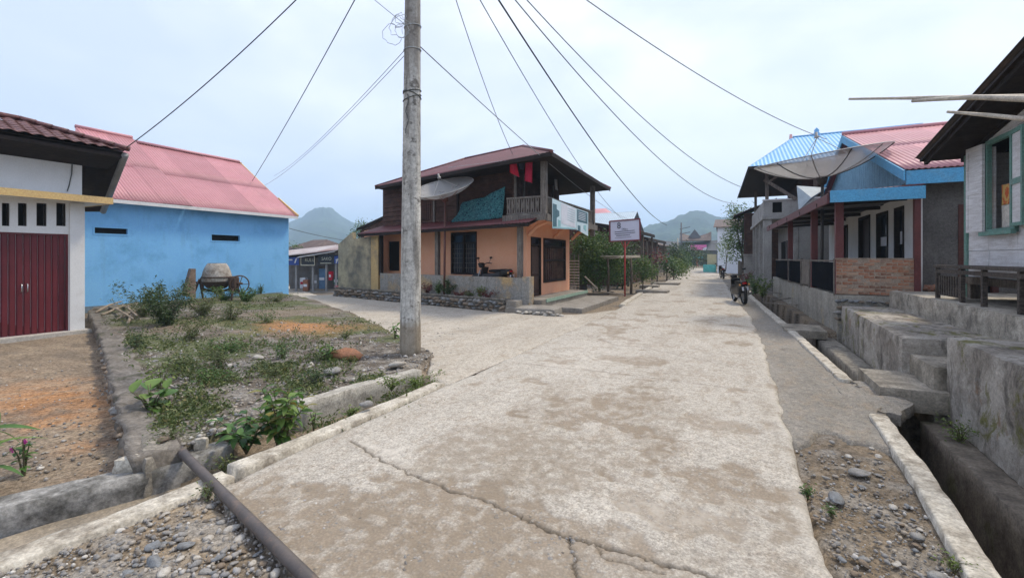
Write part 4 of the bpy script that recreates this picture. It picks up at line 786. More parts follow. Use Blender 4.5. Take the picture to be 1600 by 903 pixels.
def tile_mesh(L=.27, W=.235):
    mb = MB(); V = []; n = 8
    for lay in (0, 1):
        for i in range(n + 1):
            u = i / n; z = .016 * math.sin(u * 2 * math.pi - .6) + .02
            for j in range(3): V.append((-L * j / 2 * 1.0 + .03, W * (u - .5), z + .016 * (1 - j / 2) - lay * .014))
    F = []; o = (n + 1) * 3
    for i in range(n):
        for j in range(2): k = i * 3 + j; F += [(k, k + 3, k + 4, k + 1), (k + o + 1, k + 4 + o, k + 3 + o, k + o)]
        F.append((i * 3, i * 3 + o, i * 3 + 3 + o, i * 3 + 3))
    mb.add(V, F); me = mesh_of(mb, 'roof_tile', True); me.materials.append(M_tile); return me
tm = tile_mesh(); sl = math.atan2(rz, K); rows = 7
for r_ in range(rows):
    q = r_ / rows; x = -12.9 - K * q; z = eZ + rz * q; ymax = eY - K * q
    for c_ in range(15):
        y = ymax - .12 - c_ * .215
        o = link_mesh('roof_tile', tm, None, wh, (x, y, z)); o.rotation_euler = (0, sl, 0); o.rotation_euler = (R.uniform(-.02, .02), sl + R.uniform(-.02, .02), R.uniform(-.02, .02))
        if c_ < 6: o = link_mesh('roof_tile', tm, None, wh, (x - .13 - c_ * .215, ymax, z)); o.rotation_euler = (-sl * 0, sl, 0); o.rotation_euler = Matrix.Rotation(math.pi / 2, 3, 'Z').to_euler(); o.rotation_euler = (Matrix.Rotation(math.pi / 2, 3, 'Z') @ Matrix.Rotation(sl, 3, 'Y')).to_euler()
for i in range(7):
    a = Vector((-12.84, eY + .06, eZ + .05)); b = Vector((-12.9 - K, eY - K, eZ + rz + .07)); obj('hip_tile', MB().tube([a.lerp(b, i / 7), a.lerp(b, (i + 1.1) / 7)], [.062, .048], 8), M_tile, wh, True)
obj('ridge_tile', MB().tube([(-12.9 - K, eY - K + .05, eZ + rz + .06), (-12.9 - K, -4, eZ + rz + .06)], .06, 8), M_tile, wh, True)
obj('fascia', MB().box(-12.97, -12.93, -4, eY, eZ - .17, eZ - .03), M_brownwood, wh)
obj('soffit', MB().plate([(XW + .0, -4, eZ - .35), (-12.96, -4, eZ - .14), (-12.96, eY - .03, eZ - .14), (XW, eY - .03, eZ - .35)], (0, 0, -.02)), M_brownwood, wh)
Fp = D(161, 331, 12.3); sfb = obj('side_soffit', MB().plate([D(131, 226, 10.7), E_ + Vector((-.03, -.02, -.08)), Fp, D(120, 331, 12.2)], (-.03, .02, .03)), M_brownwood, wh)
obj('gutter', MB().tube([E_ + Vector((.02, .0, -.1)), E_.lerp(Fp, .5) + Vector((.03, 0, -.03)), Fp], .07, 8), mat('grey_gutter', (0.24, 0.24, 0.235), (0.17, 0.17, 0.165), 3, .5), wh, True)
lp = D(153, 254, 11.0); obj('lamp', MB().lathe([(0, -.05), (.035, -.04), (.04, 0), (.02, .05)], 10, Matrix.Translation(lp)), M_white, wh, True)
obj('cable', MB().tube([onX(113, 250, XW + .02), onX(112, 272, XW + .02), onX(108, 290, XW + .02), onX(105, 299, XW + .02)], .01, 6), M_wire, wh)

# ------------------------------------------------------------------ blue house
XB = -17.5
bh = thing('blue_house', 'plain bright blue wall house with pink corrugated roof behind the lot', 'house', (XB, 8, -.1))
slots = []
for a, b, c, d in ((147, 200, 356, 366), (330, 375, 367, 377)): slots.append((onxy(a, c, XB)[0], onxy(b, c, XB)[0], onxy((a + b) / 2, d, XB)[1], onxy((a + b) / 2, c, XB)[1]))
yE = onxy(451, 400, XB)[0]
obj('wall', holed(MB(), 5.7, yE, -.4, 3.42, slots, .2, X_face(XB, 1)).box(-25, XB - .21, yE - .2, yE, -.4, 3.42).add([(XB - .21, yE - .02, 3.42), (-25, yE - .02, 3.42), (-21.3, yE - .02, 6.0), (XB - .21, yE - .18, 3.42), (-25, yE - .18, 3.42), (-21.3, yE - .18, 6.0)], [(0, 1, 2), (5, 4, 3), (0, 2, 5, 3), (2, 1, 4, 5)]), M_bluewall, bh)
for s_ in slots: obj('vent_frame', holed(MB(), s_[0] - .03, s_[1] + .03, s_[2] - .03, s_[3] + .03, [(s_[0] + .012, s_[1] - .012, s_[2] + .012, s_[3] - .012)], .06, X_face(XB + .012, 1)), M_bluewall, bh); obj('vent_slot', MB().box(s_[0], s_[1], .12, .18, s_[2], s_[3], X_face(XB, 1)), M_black, bh)
obj('floor_band', MB().rbox(XB - .1, XB + .035, 5.75, yE - .3, -.4, .14, .25, .02, .01, 61), mat('grey_blue_plinth', (0.20, 0.27, 0.33), (0.15, 0.2, 0.24), 2, .9, stain=(0.16, 0.17, 0.16), samt=.7), bh, True)
RZ = 6.2
roof_panels(bh, (XB + .3, 7.4, 3.43), (XB + .3, 9.1, 3.43), (-4.1, 0, RZ + .12 - 3.43), 2, 2, M_pinkroof); obj('roof_sheet', MB().sheet((XB + .3, 5.9, 3.43), (XB + .3, 7.41, 3.43), (-4.1, 0, RZ + .12 - 3.43), vmax=lambda u: max(.002, u), wave=.1, amp=.012, rows=5), M_pinkroof, bh, True)
roof_panels(bh, (XB + .3, 9.15, 3.39), (XB + .3, yE + .2, 3.39), (-4.1, 0, RZ - .03 - 3.39), 5, 2, M_pinkroof)
roof_panels(bh, (-25.3, 7.4, 3.4), (-25.3, yE + .2, 3.4), (4.1, 0, RZ - 3.43), 4, 1, M_pinkroof)
obj('ridge_cap', MB().tube([(-21.3, 7.4, RZ + .14), (-21.3, 9.1, RZ + .14)], .07, 8).tube([(-21.3, 9.1, RZ + .0), (-21.3, yE + .2, RZ + .0)], .07, 8), M_pinkroof, bh, True)
obj('eave_board', MB().box(XB + .302, XB + .335, 5.9, yE + .22, 3.30, 3.41), M_white, bh)
obj('barge_board', MB().beam((XB + .32, yE + .22, 3.42), (XB - 1.0, yE + .22, 4.26), .05, .13).beam((XB - 1.0, yE + .22, 4.20), (-21.3, yE + .21, RZ - .02), .04, .08), M_yellow, bh)

# ------------------------------------------------------------------ orange two-storey corner house
O_ = Vector((-6.03, 12.6, 0)); ev = Vector((-.981, .196, 0)); nv_ = Vector((.196, .981, 0))
def H(a, b, z): return (O_.x + ev.x * a, O_.y + ev.y * a + b, z)
def onH(px, py, b):
    r = ray(px, py); k = (nv_.dot(O_ + Vector((0, b, 0)))) / nv_.dot(r); p = CP + r * k; return (p.x - O_.x) / ev.x, p.z
oh = thing('orange_house', 'two-storey corner house with orange ground floor and dark wooden upper floor', 'house', (-8, 15, 0))
M_orange = mat('orange_paint', (0.80, 0.43, 0.275), (0.76, 0.37, 0.22), 1.2, .8, stain=(0.82, 0.53, 0.34), sscale=1.2, samt=.6, slo=.52, streak=((0.42, 0.20, 0.12), 4, .3, .6), bump=.15)
M_ochre = mat('yellowed_plaster', (0.56, 0.40, 0.19), (0.50, 0.34, 0.16), 1.5, .85, stain=(0.22, 0.2, 0.165), sscale=1.6, samt=.75, slo=.52, bump=.25)
M_mould = mat('mouldy_grey_plaster', (0.46, 0.39, 0.25), (0.33, 0.29, 0.21), 1.3, .9, stain=(0.13, 0.125, 0.105), sscale=1.5, samt=.85, slo=.46, streak=((0.10, 0.095, 0.08), 3, .5, .52), bump=.35, bscale=20)
M_lowwall = mat('stained_low_wall', (0.31, 0.295, 0.265), (0.24, 0.225, 0.20), 1.6, .9, stain=(0.50, 0.34, 0.16), sscale=1.6, samt=.85, slo=.5, streak=((0.12, 0.11, 0.095), 4, .5, .52), bump=.3, bscale=20)
M_wood = mat('old_brown_planks', (0.11, 0.055, 0.04), (0.065, 0.036, 0.028), 3, .85, grain=(3, (1.2, 1.2, 14), (0.035, 0.024, 0.02)), stain=(0.17, 0.115, 0.085), sscale=1.4, samt=.5)
M_greywood = mat('silver_grey_wood', (0.25, 0.22, 0.19), (0.16, 0.14, 0.12), 4, .9, grain=(4, (9, 9, 1), (0.08, 0.068, 0.058)))
WB = .75
wa0, wz1 = onH(745, 362, WB); wa1, wz0 = onH(705, 428, WB); wa0 = min(wa0, wa1 - .1)
aL = 9.0
obj('ground_floor_wall', holed(MB(), 0.05, aL, .3, 2.85, [(wa0, wa1, wz0, wz1), (onH(624, 400, WB)[0], onH(606, 400, WB)[0], 1.05, 2.3)], .15, lambda u, d, z: H(u, WB + d, z)), M_orange, oh)
DY = (13.55, 14.40, 14.62, 16.9); Xs = -6.08
obj('side_wall', holed(MB(), 13.2, 17.4, .3, 2.85, [(DY[0], DY[1], .32, 2.3), (DY[2], DY[3], .72, 2.3)], .15, X_face(Xs, 1)), M_orange, oh)
obj('rear_wall', MB().box(-15.2, Xs - .16, 17.2, 17.4, .3, 2.85).box(-15.3, -15.1, 15.4, 17.19, .3, 2.85), M_orange, oh)
# front window with glazing bars
wnd = obj('window', MB().box(wa0 + .002, wa1 - .002, WB + .07, WB + .08, wz0 + .002, wz1 - .002, H), M_glass, oh)
mbf = holed(MB(), wa0, wa1, wz0, wz1, [(wa0 + .07, wa1 - .07, wz0 + .07, wz1 - .07)], .1, lambda u, d, z: H(u, WB - .03 + d, z)); mid = (wa0 + wa1) / 2
mbf.box(mid - .05, mid + .05, WB - .02, WB + .06, wz0 + .07, wz1 - .07, H).box(wa0 + .07, mid - .05, WB - .015, WB + .05, wz1 - .42, wz1 - .36, H).box(mid + .05, wa1 - .07, WB - .015, WB + .05, wz1 - .42, wz1 - .36, H)
obj('window_frame', mbf, M_brownwood, wnd)
mbg = MB()
for k in range(1, 6):
    for (a, b) in ((wa0 + .07, mid - .05), (mid + .05, wa1 - .07)):
        u = a + (b - a) * k / 6; mbg.box(u - .006, u + .006, WB + .0, WB + .012, wz0 + .07, wz1 - .43, H)
        z = wz0 + .07 + (wz1 - .5 - wz0) * k / 6; mbg.box(a, b, WB + .013, WB + .023, z - .006, z + .006, H)
obj('window_grille', mbg, M_greywood, wnd)
q0, q1 = sorted((onH(624, 400, WB)[0], onH(606, 400, WB)[0])); obj('window', MB().box(q0, q1, WB + .09, WB + .11, 1.05, 2.3, H), M_black, oh)
# side door and big barred window
dd = obj('door', MB().box(DY[0] + .04, DY[1] - .04, .05, .09, .34, 1.98, X_face(Xs, 1)), mat('door_wood', (0.10, 0.055, 0.038), (0.07, 0.038, 0.028), 4, .6, grain=(3, (8, 8, 1), (0.04, 0.024, 0.02))), oh)
obj('door_frame', holed(MB(), DY[0], DY[1], .32, 2.3, [(DY[0] + .05, DY[1] - .05, .33, 2.0), (DY[0] + .05, DY[1] - .05, 2.06, 2.26)], .12, X_face(Xs + .02, 1)), M_brownwood, dd); obj('transom', MB().box(DY[0] + .05, DY[1] - .05, .08, .09, 2.06, 2.26, X_face(Xs, 1)), M_glass, dd)
obj('door_rail', MB().box(DY[0] + .06, DY[1] - .06, .035, .052, .98, 1.06, X_face(Xs, 1)).box(DY[0] + .06, DY[1] - .06, .035, .052, .40, .5, X_face(Xs, 1)), M_wood, dd)
ww = obj('window', MB().box(DY[2], DY[3], .10, .11, .72, 2.3, X_face(Xs, 1)), M_glass, oh)
obj('window_frame', holed(MB(), DY[2], DY[3], .72, 2.3, [(DY[2] + .07, DY[3] - .07, .79, 1.48), (DY[2] + .07, DY[3] - .07, 1.54, 1.98), (DY[2] + .07, DY[3] - .07, 2.04, 2.24)], .1, X_face(Xs + .03, 1)), M_brownwood, ww)
for k in range(10): y = DY[2] + .16 + (DY[3] - DY[2] - .32) * k / 9; obj('shutter_slat', MB().box(y - .07, y + .07, .04, .07, .8, 1.97, X_face(Xs, 1)), M_wood, oh)
obj('curtain', MB().box(DY[2] + .9, DY[2] + 1.02, .075, .09, .8, 1.97, X_face(Xs, 1)), mat('pale_cloth', (.5, .45, .4)), ww)
# terrace, low wall, posts
M_terr = mat('terrace_cement', (0.30, 0.275, 0.24), (0.22, 0.2, 0.17), 2, .9, stain=(0.13, 0.115, 0.095), sscale=1.5, samt=.6, bump=.35)
obj('terrace', MB().prism([H(-.75, .0, 0)[:2], (-5.2, 17.5), (-6.4, 17.5), H(0.2, .9, 0)[:2], H(aL, .9, 0)[:2], H(aL, -.02, 0)[:2]][::-1][::-1], -.3, .30) if False else MB().rbox(-6.3, -5.35, 12.75, 17.5, -.3, .30, .2, .02, .008, 71).box(-.2, aL, -.04, WB, -.3, .298, H), M_terr, oh)
obj('terrace_edge', MB().box(-5.348, -5.33, 13.1, 17.5, .2, .31), mat('mint_paint', (0.30, 0.42, 0.33), (0.25, 0.36, 0.28), 3, .7), oh)
obj('low_wall', MB().rbox(-.12, 7.05, -.09, .07, .0, .985, .12, .015, .007, 72, H, 75), M_lowwall, oh, True)
obj('low_wall_end', MB().rbox(-.42, -.13, -.12, .25, -.1, 1.03, .09, .02, .01, 73, H), M_lowwall, oh, True)
for px in (813, 684): a = onH(px, 400, 0)[0]; obj('post', MB().box(a - .085, a + .085, -.085, .065, .985, 2.66, H), M_greywood, oh)
obj('post', MB().box(7.0, 7.14, -.07, .07, .9, 2.6, H), M_brownwood, oh)
# awning over the porch
A0 = Vector(H(8.2, -.42, 2.60)); A1 = Vector(H(-.55, -.42, 2.66)); Wv = Vector((0, 1.5, .42))
obj('awning', MB().sheet(A0, A1, Wv, wave=.14, amp=.016, rows=3), M_maroon, oh, True); obj('awning_fascia', MB().beam(A0 - Vector((0, -.03, .07)), A1 - Vector((0, -.03, .07)), .03, .1), M_brownwood, oh); obj('awning_ceiling', MB().plate([A0 + Vector((0, .06, -.1)), A1 + Vector((0, .06, -.1)), A1 + Wv + Vector((0, 0, -.1)), A0 + Wv + Vector((0, 0, -.1))], (0, 0, .02)), M_wood, oh)
# upper floor of planks
UB = 1.0; ua0 = onH(807, 300, UB)[0]; npl = 9
obj('upper_wall_frame', MB().box(ua0 + .01, 8.05, UB + .03, UB + .12, 2.75, 4.62, H).box(-6.85, -6.75, 13.7, 18.0, 2.9, 4.62).box(-14.4, -6.86, 17.95, 18.05, 2.75, 4.62).box(8.06, 8.15, UB + .03, 4.3, 2.75, 4.62, H), M_wood, oh)
for k in range(npl):
    z = 2.8 + k * .2; cut = ua0 + (8.05 - ua0) * R.uniform(.35, .65)
    for a, b in ((ua0, cut - .006), (cut + .006, 8.05)): obj('plank', MB().add([H(a, UB - .012, z), H(b, UB - .012, z), H(b, UB + .028, z), H(a, UB + .028, z), H(a, UB + .012, z + .192), H(b, UB + .012, z + .192), H(b, UB + .028, z + .192), H(a, UB + .028, z + .192)], [(0, 1, 2, 3), (7, 6, 5, 4), (4, 5, 1, 0), (5, 6, 2, 1), (6, 7, 3, 2), (7, 4, 0, 3)]), M_wood, oh)
for px in (655, 679, 716, 806): a = onH(px, 320, UB)[0]; obj('upper_post', MB().box(a - .05, a + .05, UB - .06, UB - .014, 2.8, 4.6, H), M_greywood if px in (806, 679) else M_brownwood, oh)
sa0, sa1 = onH(677, 330, UB)[0], onH(657, 330, UB)[0]
for k in range(6): a = sa0 + (sa1 - sa0) * (k + .5) / 6; obj('shutter_slat', MB().box(a - .05, a + .05, UB - .04, UB - .016, 3.15, 4.1, H), M_wood, oh)
# balcony
obj('balcony_floor', MB().box(-6.74, -5.22, 12.78, 18.2, 2.84, 2.93), M_brownwood, oh)
obj('balcony_beam', MB().box(-6.7, -5.2, 12.70, 12.775, 2.76, 2.95).box(-5.215, -5.15, 12.72, 18.25, 2.74, 2.95), M_greywood, oh)
for (x, y, m) in ((-5.3, 12.82, M_greywood), (-5.3, 18.05, M_greywood)): obj('balcony_post', MB().box(x - .085, x + .085, y - .085, y + .085, 2.5 if y > 15 else 2.95, 4.62), m, oh)
mbr = MB().box(-6.6, -5.4, 12.80, 12.86, 3.47, 3.53).box(-6.6, -5.4, 12.80, 12.86, 2.98, 3.03)
for k in range(15): x = -6.57 + k * .083; mbr.box(x - .022, x + .022, 12.815, 12.84, 3.02, 3.48)
for k in range(7): x = -6.55 + k * .17; mbr.add([(x, 12.805, 3.12), (x + .05, 12.805, 3.25), (x, 12.805, 3.38), (x - .05, 12.805, 3.25), (x, 12.845, 3.12), (x + .05, 12.845, 3.25), (x, 12.845, 3.38), (x - .05, 12.845, 3.25)], [(0, 1, 2, 3), (7, 6, 5, 4), (0, 4, 5, 1), (1, 5, 6, 2), (2, 6, 7, 3), (3, 7, 4, 0)])
obj('front_railing', mbr, M_greywood, oh, kind='stuff')
mbr = MB().box(-5.33, -5.27, 12.91, 17.96, 3.47, 3.53).box(-5.33, -5.27, 12.91, 17.96, 2.98, 3.03)
for k in range(56): y = 12.97 + k * .089; mbr.box(-5.31, -5.285, y - .024, y + .024, 3.02, 3.48)
obj('side_railing', mbr, M_greywood, oh, kind='stuff')
for y in (13.3, 15.6, 17.6): obj('balcony_bracket', MB().tube([(-6.05, y, 2.35), (-5.75, y, 2.62), (-5.25, y, 2.80)], [.06, .06, .05], 6), M_orange, oh)
obj('balcony_soffit', MB().box(-6.07, -5.22, 12.9, 18.2, 2.78, 2.835), M_orange, oh)
for y in (14.4, 16.0, 17.2): obj('upper_door_post', MB().box(-6.75, -6.70, y - .05, y + .05, 2.93, 4.6), M_greywood, oh)
# roof
NR, FR, NL, FL = Vector((-4.75, 12.05, 4.66)), Vector((-4.95, 19.6, 4.66)), Vector((-13.9, 14.6, 4.66)), Vector((-13.9, 21.5, 4.66)); R1, R2 = Vector((-7.6, 16.2, 6.05)), Vector((-10.9, 17.1, 6.05))
def hip(name, A, B, P, Q, m, parent):   # slope with eave A->B and ridge P(near A)..Q(near B)
    L = (B - A); u0 = (P - A).dot(L) / L.dot(L); u1 = (Q - A).dot(L) / L.dot(L); W = (P + Q) / 2 - (A + L * (u0 + u1) / 2)
    obj(name, MB().sheet(A, B, W, vmax=lambda u: max(.001, min(1, u / max(u0, 1e-3), (1 - u) / max(1 - u1, 1e-3))), wave=.16, amp=.013, rows=8), m, parent, True)
hip('roof_front', NL, NR, R2, R1, M_maroon, oh); hip('roof_side', NR, FR, R1, R1, M_maroon, oh); hip('roof_rear', FR, FL, R1, R2, M_maroon, oh); hip('roof_end', FL, NL, R2, R2, M_maroon, oh)
for a, b in ((NR, R1), (R1, R2), (NL, R2), (FR, R1)): obj('ridge_cap', MB().tube([a + Vector((0, 0, .01)), b + Vector((0, 0, .02))], .055, 7), M_maroon, oh, True)
inn = lambda p, k: p + (Vector((-9, 17, p.z)) - p) * k
obj('roof_soffit', MB().plate([inn(q, .015) + Vector((0, 0, -.09)) for q in (NL, NR, FR, FL)], (0, 0, .03)), M_brownwood, oh)
for a, b in ((NL, NR), (NR, FR)): obj('roof_fascia', MB().beam(inn(a, .004) - Vector((0, 0, .06)), inn(b, .004) - Vector((0, 0, .06)), .03, .12), M_brownwood, oh)
# mouldy side wall and lean-to at its left
prof = [onH(529, 470, -.1), onH(529, 382, -.1), onH(541, 371, -.1), onH(551, 363, -.1), onH(552, 374, -.1), onH(580, 369, -.1)]; prof.append((prof[-1][0], -.2)); prof[0] = (prof[0][0], -.2)
obj('mouldy_wall', MB().plate([H(a, -.12, z) for a, z in prof][::-1], (0, .2, 0)), M_mould, oh)
a0 = onH(579, 400, -.1)[0]; a1 = onH(596, 400, -.1)[0]; obj('ochre_wall', MB().box(7.16, a0 - .003, -.11, .08, -.2, 2.5, H), M_ochre, oh); 
def leanto(px, py, b): a, z = onH(px, py, b); return Vector(H(a, b, z))
p0, p1 = leanto(557, 357, 2.2), leanto(624, 326, 2.2); obj('lean_to_roof', MB().plate([p0, p1, p1 + Vector((0, 2.6, .3)), p0 + Vector((0, 2.6, .3))], (0, 0, -.09)), M_brownwood, oh); obj('lean_to_wall', MB().plate([p0 + Vector((.2, .1, -.1)), p1 + Vector((0, .1, -.1)), Vector((p1.x, p1.y + .1, 1.5)), Vector((p0.x + .2, p0.y + .1, 1.5))], (0, .1, 0)), M_wood, oh)

# stone planter in front of the orange house
pl = thing('stone_planter', 'long low river-stone planter wall in front of the orange house', 'planter', H(4, -.6, 0))
obj('planter_core', MB().rbox(.2, 9.6, -.72, -.10, -.3, .32, .2, .03, .02, 81, H, 80), M_rub, pl, True)
obj('planter_rim', MB().rbox(.2, 9.6, -.74, -.60, .32, .37, .12, .02, .012, 82, H, 80), M_conc, pl, True)
for i in range(150):
    u = .2 + 9.3 * (i // 3 + R.uniform(.1, .9)) / 50; z = (.02, .13, .24)[i % 3]; p = H(u, -.735, z + R.uniform(-.02, .02)); stone('stone', p, R.uniform(.085, .125), pl, R.choice((0, 2, 2, 3)), .85)
obj('corner_pillar', MB().rbox(-.30, .10, -.80, -.36, -.2, .34, .08, .03, .012, 83, H), M_terr, pl, True)
rthing('concrete_apron', 'rounded stone-edged concrete step at the corner of the orange house', 'step', MB().rbox(-6.1, -4.55, 11.75, 12.75, -.25, .17, .12, .12, .02, 84, lambda x, y, z: (x - .25 * max(0, y - 12.2), y + .12 * (x + 5), z)), M_terr)
rthing('concrete_apron', 'low cracked concrete pad along the road side of the orange house', 'pad', MB().rbox(-5.34, -4.1, 12.9, 17.6, -.25, .10, .2, .06, .02, 85), M_terr)
for i in range(12): p = H(-.45 - i * .12, -.86 + .02 * i, R.uniform(.0, .08)); stone('stone', p, .09, pl, R.choice((0, 1)), .8)
for i, (px, py, w_, h_, n_, sz, m_, lb) in enumerate([(700, 462, .32, .45, 500, .06, DKGREEN, 'dark bushy plant at the dish pole in the stone planter'), (668, 463, .35, .3, 300, .06, REDLEAF, 'red-leaved clump left of the dish pole in the planter'), (684, 458, .25, .38, 260, .06, GREEN, 'green clump between the pole and the red plants'), (750, 466, .18, .30, 200, .06, LIME, 'pale green plant in the middle of the stone planter'), (720, 466, .35, .16, 280, .05, REDLEAF, 'low red plants right of the dish pole'), (762, 470, .3, .2, 260, .05, REDLEAF, 'low red plants near the planter corner'), (735, 468, .3, .15, 200, .05, WEED, 'low olive plants in the stone planter')]):
    a, z = onH(px, py, -.4); shrub('planter_plant', lb, H(a, -.38, .32), w_ * 1.25, h_ * 1.25, int(n_ * 1.6), sz, m_, 90 + i, 'plant', None, .45, 12)

# cloths, banner, sacks on the orange house
def cloth(pts_top, pts_bot, m, n=14, fold=.04, th=.012, sd_=1):
    V = []; rows = 10
    def lerp(ps, u): k = min(len(ps) - 2, int(u * (len(ps) - 1))); return Vector(ps[k]).lerp(Vector(ps[k + 1]), u * (len(ps) - 1) - k)
    n = n * 2
    for lay in (0, 1):
        for i in range(n + 1):
            for j in range(rows + 1):
                u, v = i / n, j / rows; p = lerp(pts_top, u).lerp(lerp(pts_bot, u), v); q = fold * (.3 + v) * math.sin(u * 9 + 2.2 * v * math.sin(sd_) + sd_) + fold * .5 * math.sin(u * 23 + sd_ * 2); V.append(p + Vector((.2, -.95, 0)) * q + Vector((0, th * lay, 0)))
    m_ = rows + 1; o = (n + 1) * m_; F = []
    for i in range(n):
        for j in range(rows): k = i * m_ + j; F += [(k, k + 1, k + m_ + 1, k + m_), (k + o, k + m_ + o, k + m_ + 1 + o, k + 1 + o)]
        F += [(i * m_, (i + 1) * m_, (i + 1) * m_ + o, i * m_ + o), (i * m_ + rows, i * m_ + rows + o, (i + 1) * m_ + rows + o, (i + 1) * m_ + rows)]
    return MB().add(V, F)
def hp(px, py, b): a, z = onH(px, py, b); return H(a, b, z)
t = NT('batik_cloth'); v = t.node('ShaderNodeTexVoronoi', Scale=11.0); t.l.new(t.tc.outputs['Object'], v.inputs['Vector']); w2 = t.noise(14, 4, .6, dist=2.0)
c = t.mix(t.ramp(v.outputs['Distance'], [(.32, 1), (.44, 0)]), (0.03, 0.12, 0.135), (0.012, 0.028, 0.05)); c = t.mix(t.ramp(w2, [(.5, 0), (.56, .8)]), c, (0.09, 0.25, 0.26)); M_batik = t.done(c, .85)
tag(obj('batik_cloth', cloth([hp(715, 336, .72), hp(722, 316, .72), hp(757, 308, .72), hp(789, 291, .72)], [hp(704, 349, .55), hp(735, 347, .5), hp(765, 343, .5), hp(784, 340, .5)], M_batik, 14, .075), M_batik, None, True), 'teal patterned batik cloth hung on the wooden upper wall', 'cloth')
M_redc = mat('red_cloth', (0.50, 0.025, 0.05), (0.38, 0.02, 0.045), 3, .9); M_pinkc = mat('pink_red_cloth', (0.46, 0.03, 0.065), (0.34, 0.02, 0.05), 3, .9); M_grc = mat('grey_cloth', (0.30, 0.28, 0.26), None, 3, .9); M_navy = mat('dark_cloth', (0.03, 0.035, 0.05), None, 3, .9)
ln = [onY(755, 268, 12.5), onY(860, 240, 12.5)]; tag(obj('clothes_line', MB().tube([(onY(700, 262, 12.75)), onY(800, 250, 12.6), onY(866, 236, 12.5)], .008, 5), M_wireg), 'thin clothes line under the front eave of the orange house', 'line')
for top, bot, m, nm, lb in [([(796, 254), (807, 255)], [(797, 270), (811, 277)], M_redc, 'red_shirt', 'red shirt hanging at the left of the balcony line'), ([(821, 254), (832, 250)], [(820, 283), (831, 286)], M_pinkc, 'pink_garment', 'longer pink-red garment hanging at the right of the red shirt'), ([(808, 254), (819, 254)], [(811, 264), (818, 266)], M_navy, 'dark_garment', 'small dark garment between the two red ones'), ([(866, 280), (871, 281)], [(867, 296), (872, 298)], M_grc, 'grey_towel', 'narrow grey towel hanging in the dark of the balcony')]:
    yy = 12.72 if m is not M_grc else 14.2; tag(obj(nm, cloth([onY(*p, yy) for p in top], [onY(*p, yy) for p in bot], m, 6, .03, .015, top[0][0]), m, None, True), lb, 'clothing')
# balcony banner
Xb = -5.12
M_ban = mat('banner_print_pale', (0.60, 0.72, 0.76), (0.50, 0.66, 0.70), 2, .5, bump=.05); M_band = mat('banner_print_dark', (0.05, 0.12, 0.15), (0.08, 0.17, 0.20), 4, .5); M_banw = mat('banner_print_white', (0.72, 0.74, 0.80), None, 3, .5, bump=.03); M_bant = mat('banner_print_teal', (0.22, 0.45, 0.48), (0.3, 0.55, 0.57), 3, .5)
bn = thing('balcony_banner', 'pale blue printed banner tied along the balcony railing', 'banner', (Xb, 15, 3.2))
def bq(px0, py0t, py0b, px1, py1t, py1b, off, m, name): 
    a, b, c, d = onX(px0, py0t, Xb + off), onX(px1, py1t, Xb + off), onX(px1, py1b, Xb + off), onX(px0, py0b, Xb + off); obj(name, MB().plate([d, c, b, a], (-.004, 0, 0)), m, bn)
bq(863, 310, 357, 901, 326, 359, .0, M_ban, 'sheet'); bq(901.3, 326, 359, 919, 332, 369, .0, M_ban, 'sheet')
bq(877, 317, 349, 899, 326, 356, .006, M_banw, 'print_panel'); bq(902, 327, 346, 918, 333, 350, .006, M_band, 'print_panel'); bq(864, 318, 354, 870, 320, 354, .006, M_band, 'print_figure'); bq(870, 327, 340, 874, 330, 338, .007, M_band, 'print_figure'); bq(872, 343, 354, 876, 345, 354, .007, M_bant, 'print_figure'); bq(903, 352, 360, 907, 353, 362, .006, M_band, 'print_figure'); bq(863.5, 354, 356, 901, 357, 358.5, .006, M_bant, 'print_line'); bq(912, 352, 358, 916, 352, 362, .006, M_bant, 'print_figure')
for k in range(6): bq(887, 325 + k * 3.6, 325.6 + k * 3.6, 898, 329.5 + k * 3.6, 330.2 + k * 3.6, .010, M_bant, 'print_line')
for k in range(5): bq(904, 331 + k * 2.6, 331.8 + k * 2.6, 915, 334.5 + k * 2.6, 335.4 + k * 2.6, .010, M_banw, 'print_line')
M_sack = mat('white_sack', (0.58, 0.55, 0.48), (0.46, 0.43, 0.37), 5, .9, bump=.5, bscale=12)
for k, (px, w_, lb) in enumerate(((801, .26, 'left crumpled white sack on the porch awning'), (816, .24, 'middle crumpled white sack on the porch awning'), (833, .3, 'right crumpled white sack on the porch awning'))):
    a, z = onH(px, 334, .45); p = Vector(H(a, .45, 2.95)); rthing('white_sack', lb, 'sack', MB().rbox(-w_, w_, -.2, .2, -.05, .05, .05, .05, .035, 200 + k, lambda x, y, z: (p.x + x, p.y + y, p.z + z + .1 * y)), M_sack)

# ------------------------------------------------------------------ house with the red-posted porch (middle right)
mh = thing('porch_house', 'pink-roofed house with red porch posts and brick parapet on the right', 'house', (4, 15, .8))
M_redpost = mat('dull_red_paint', (0.135, 0.034, 0.032), (0.10, 0.027, 0.027), 4, .65, stain=(0.11, 0.04, 0.04), sscale=3, samt=.5)
M_bluetrim = mat('sky_blue_paint', (0.09, 0.36, 0.60), (0.08, 0.32, 0.54), 3, .6, stain=(0.2, 0.40, 0.52), sscale=3, samt=.35)
M_greyplas = mat('bare_grey_plaster', (0.155, 0.148, 0.142), (0.11, 0.105, 0.10), 1.3, .9, stain=(0.20, 0.19, 0.18), sscale=1.2, samt=.6, streak=((0.07, 0.066, 0.062), 3, .5, .52), bump=.3)
M_plinth = mat('stained_plinth', (0.36, 0.335, 0.29), (0.25, 0.235, 0.20), 1.8, .9, stain=(0.42, 0.30, 0.13), sscale=1.5, samt=.6, slo=.56, streak=((0.085, 0.078, 0.068), 2.5, .55, .55), bump=.4, bscale=20)
def msk(x, y, z): return (x - .06 * (y - 12.3), y, z)
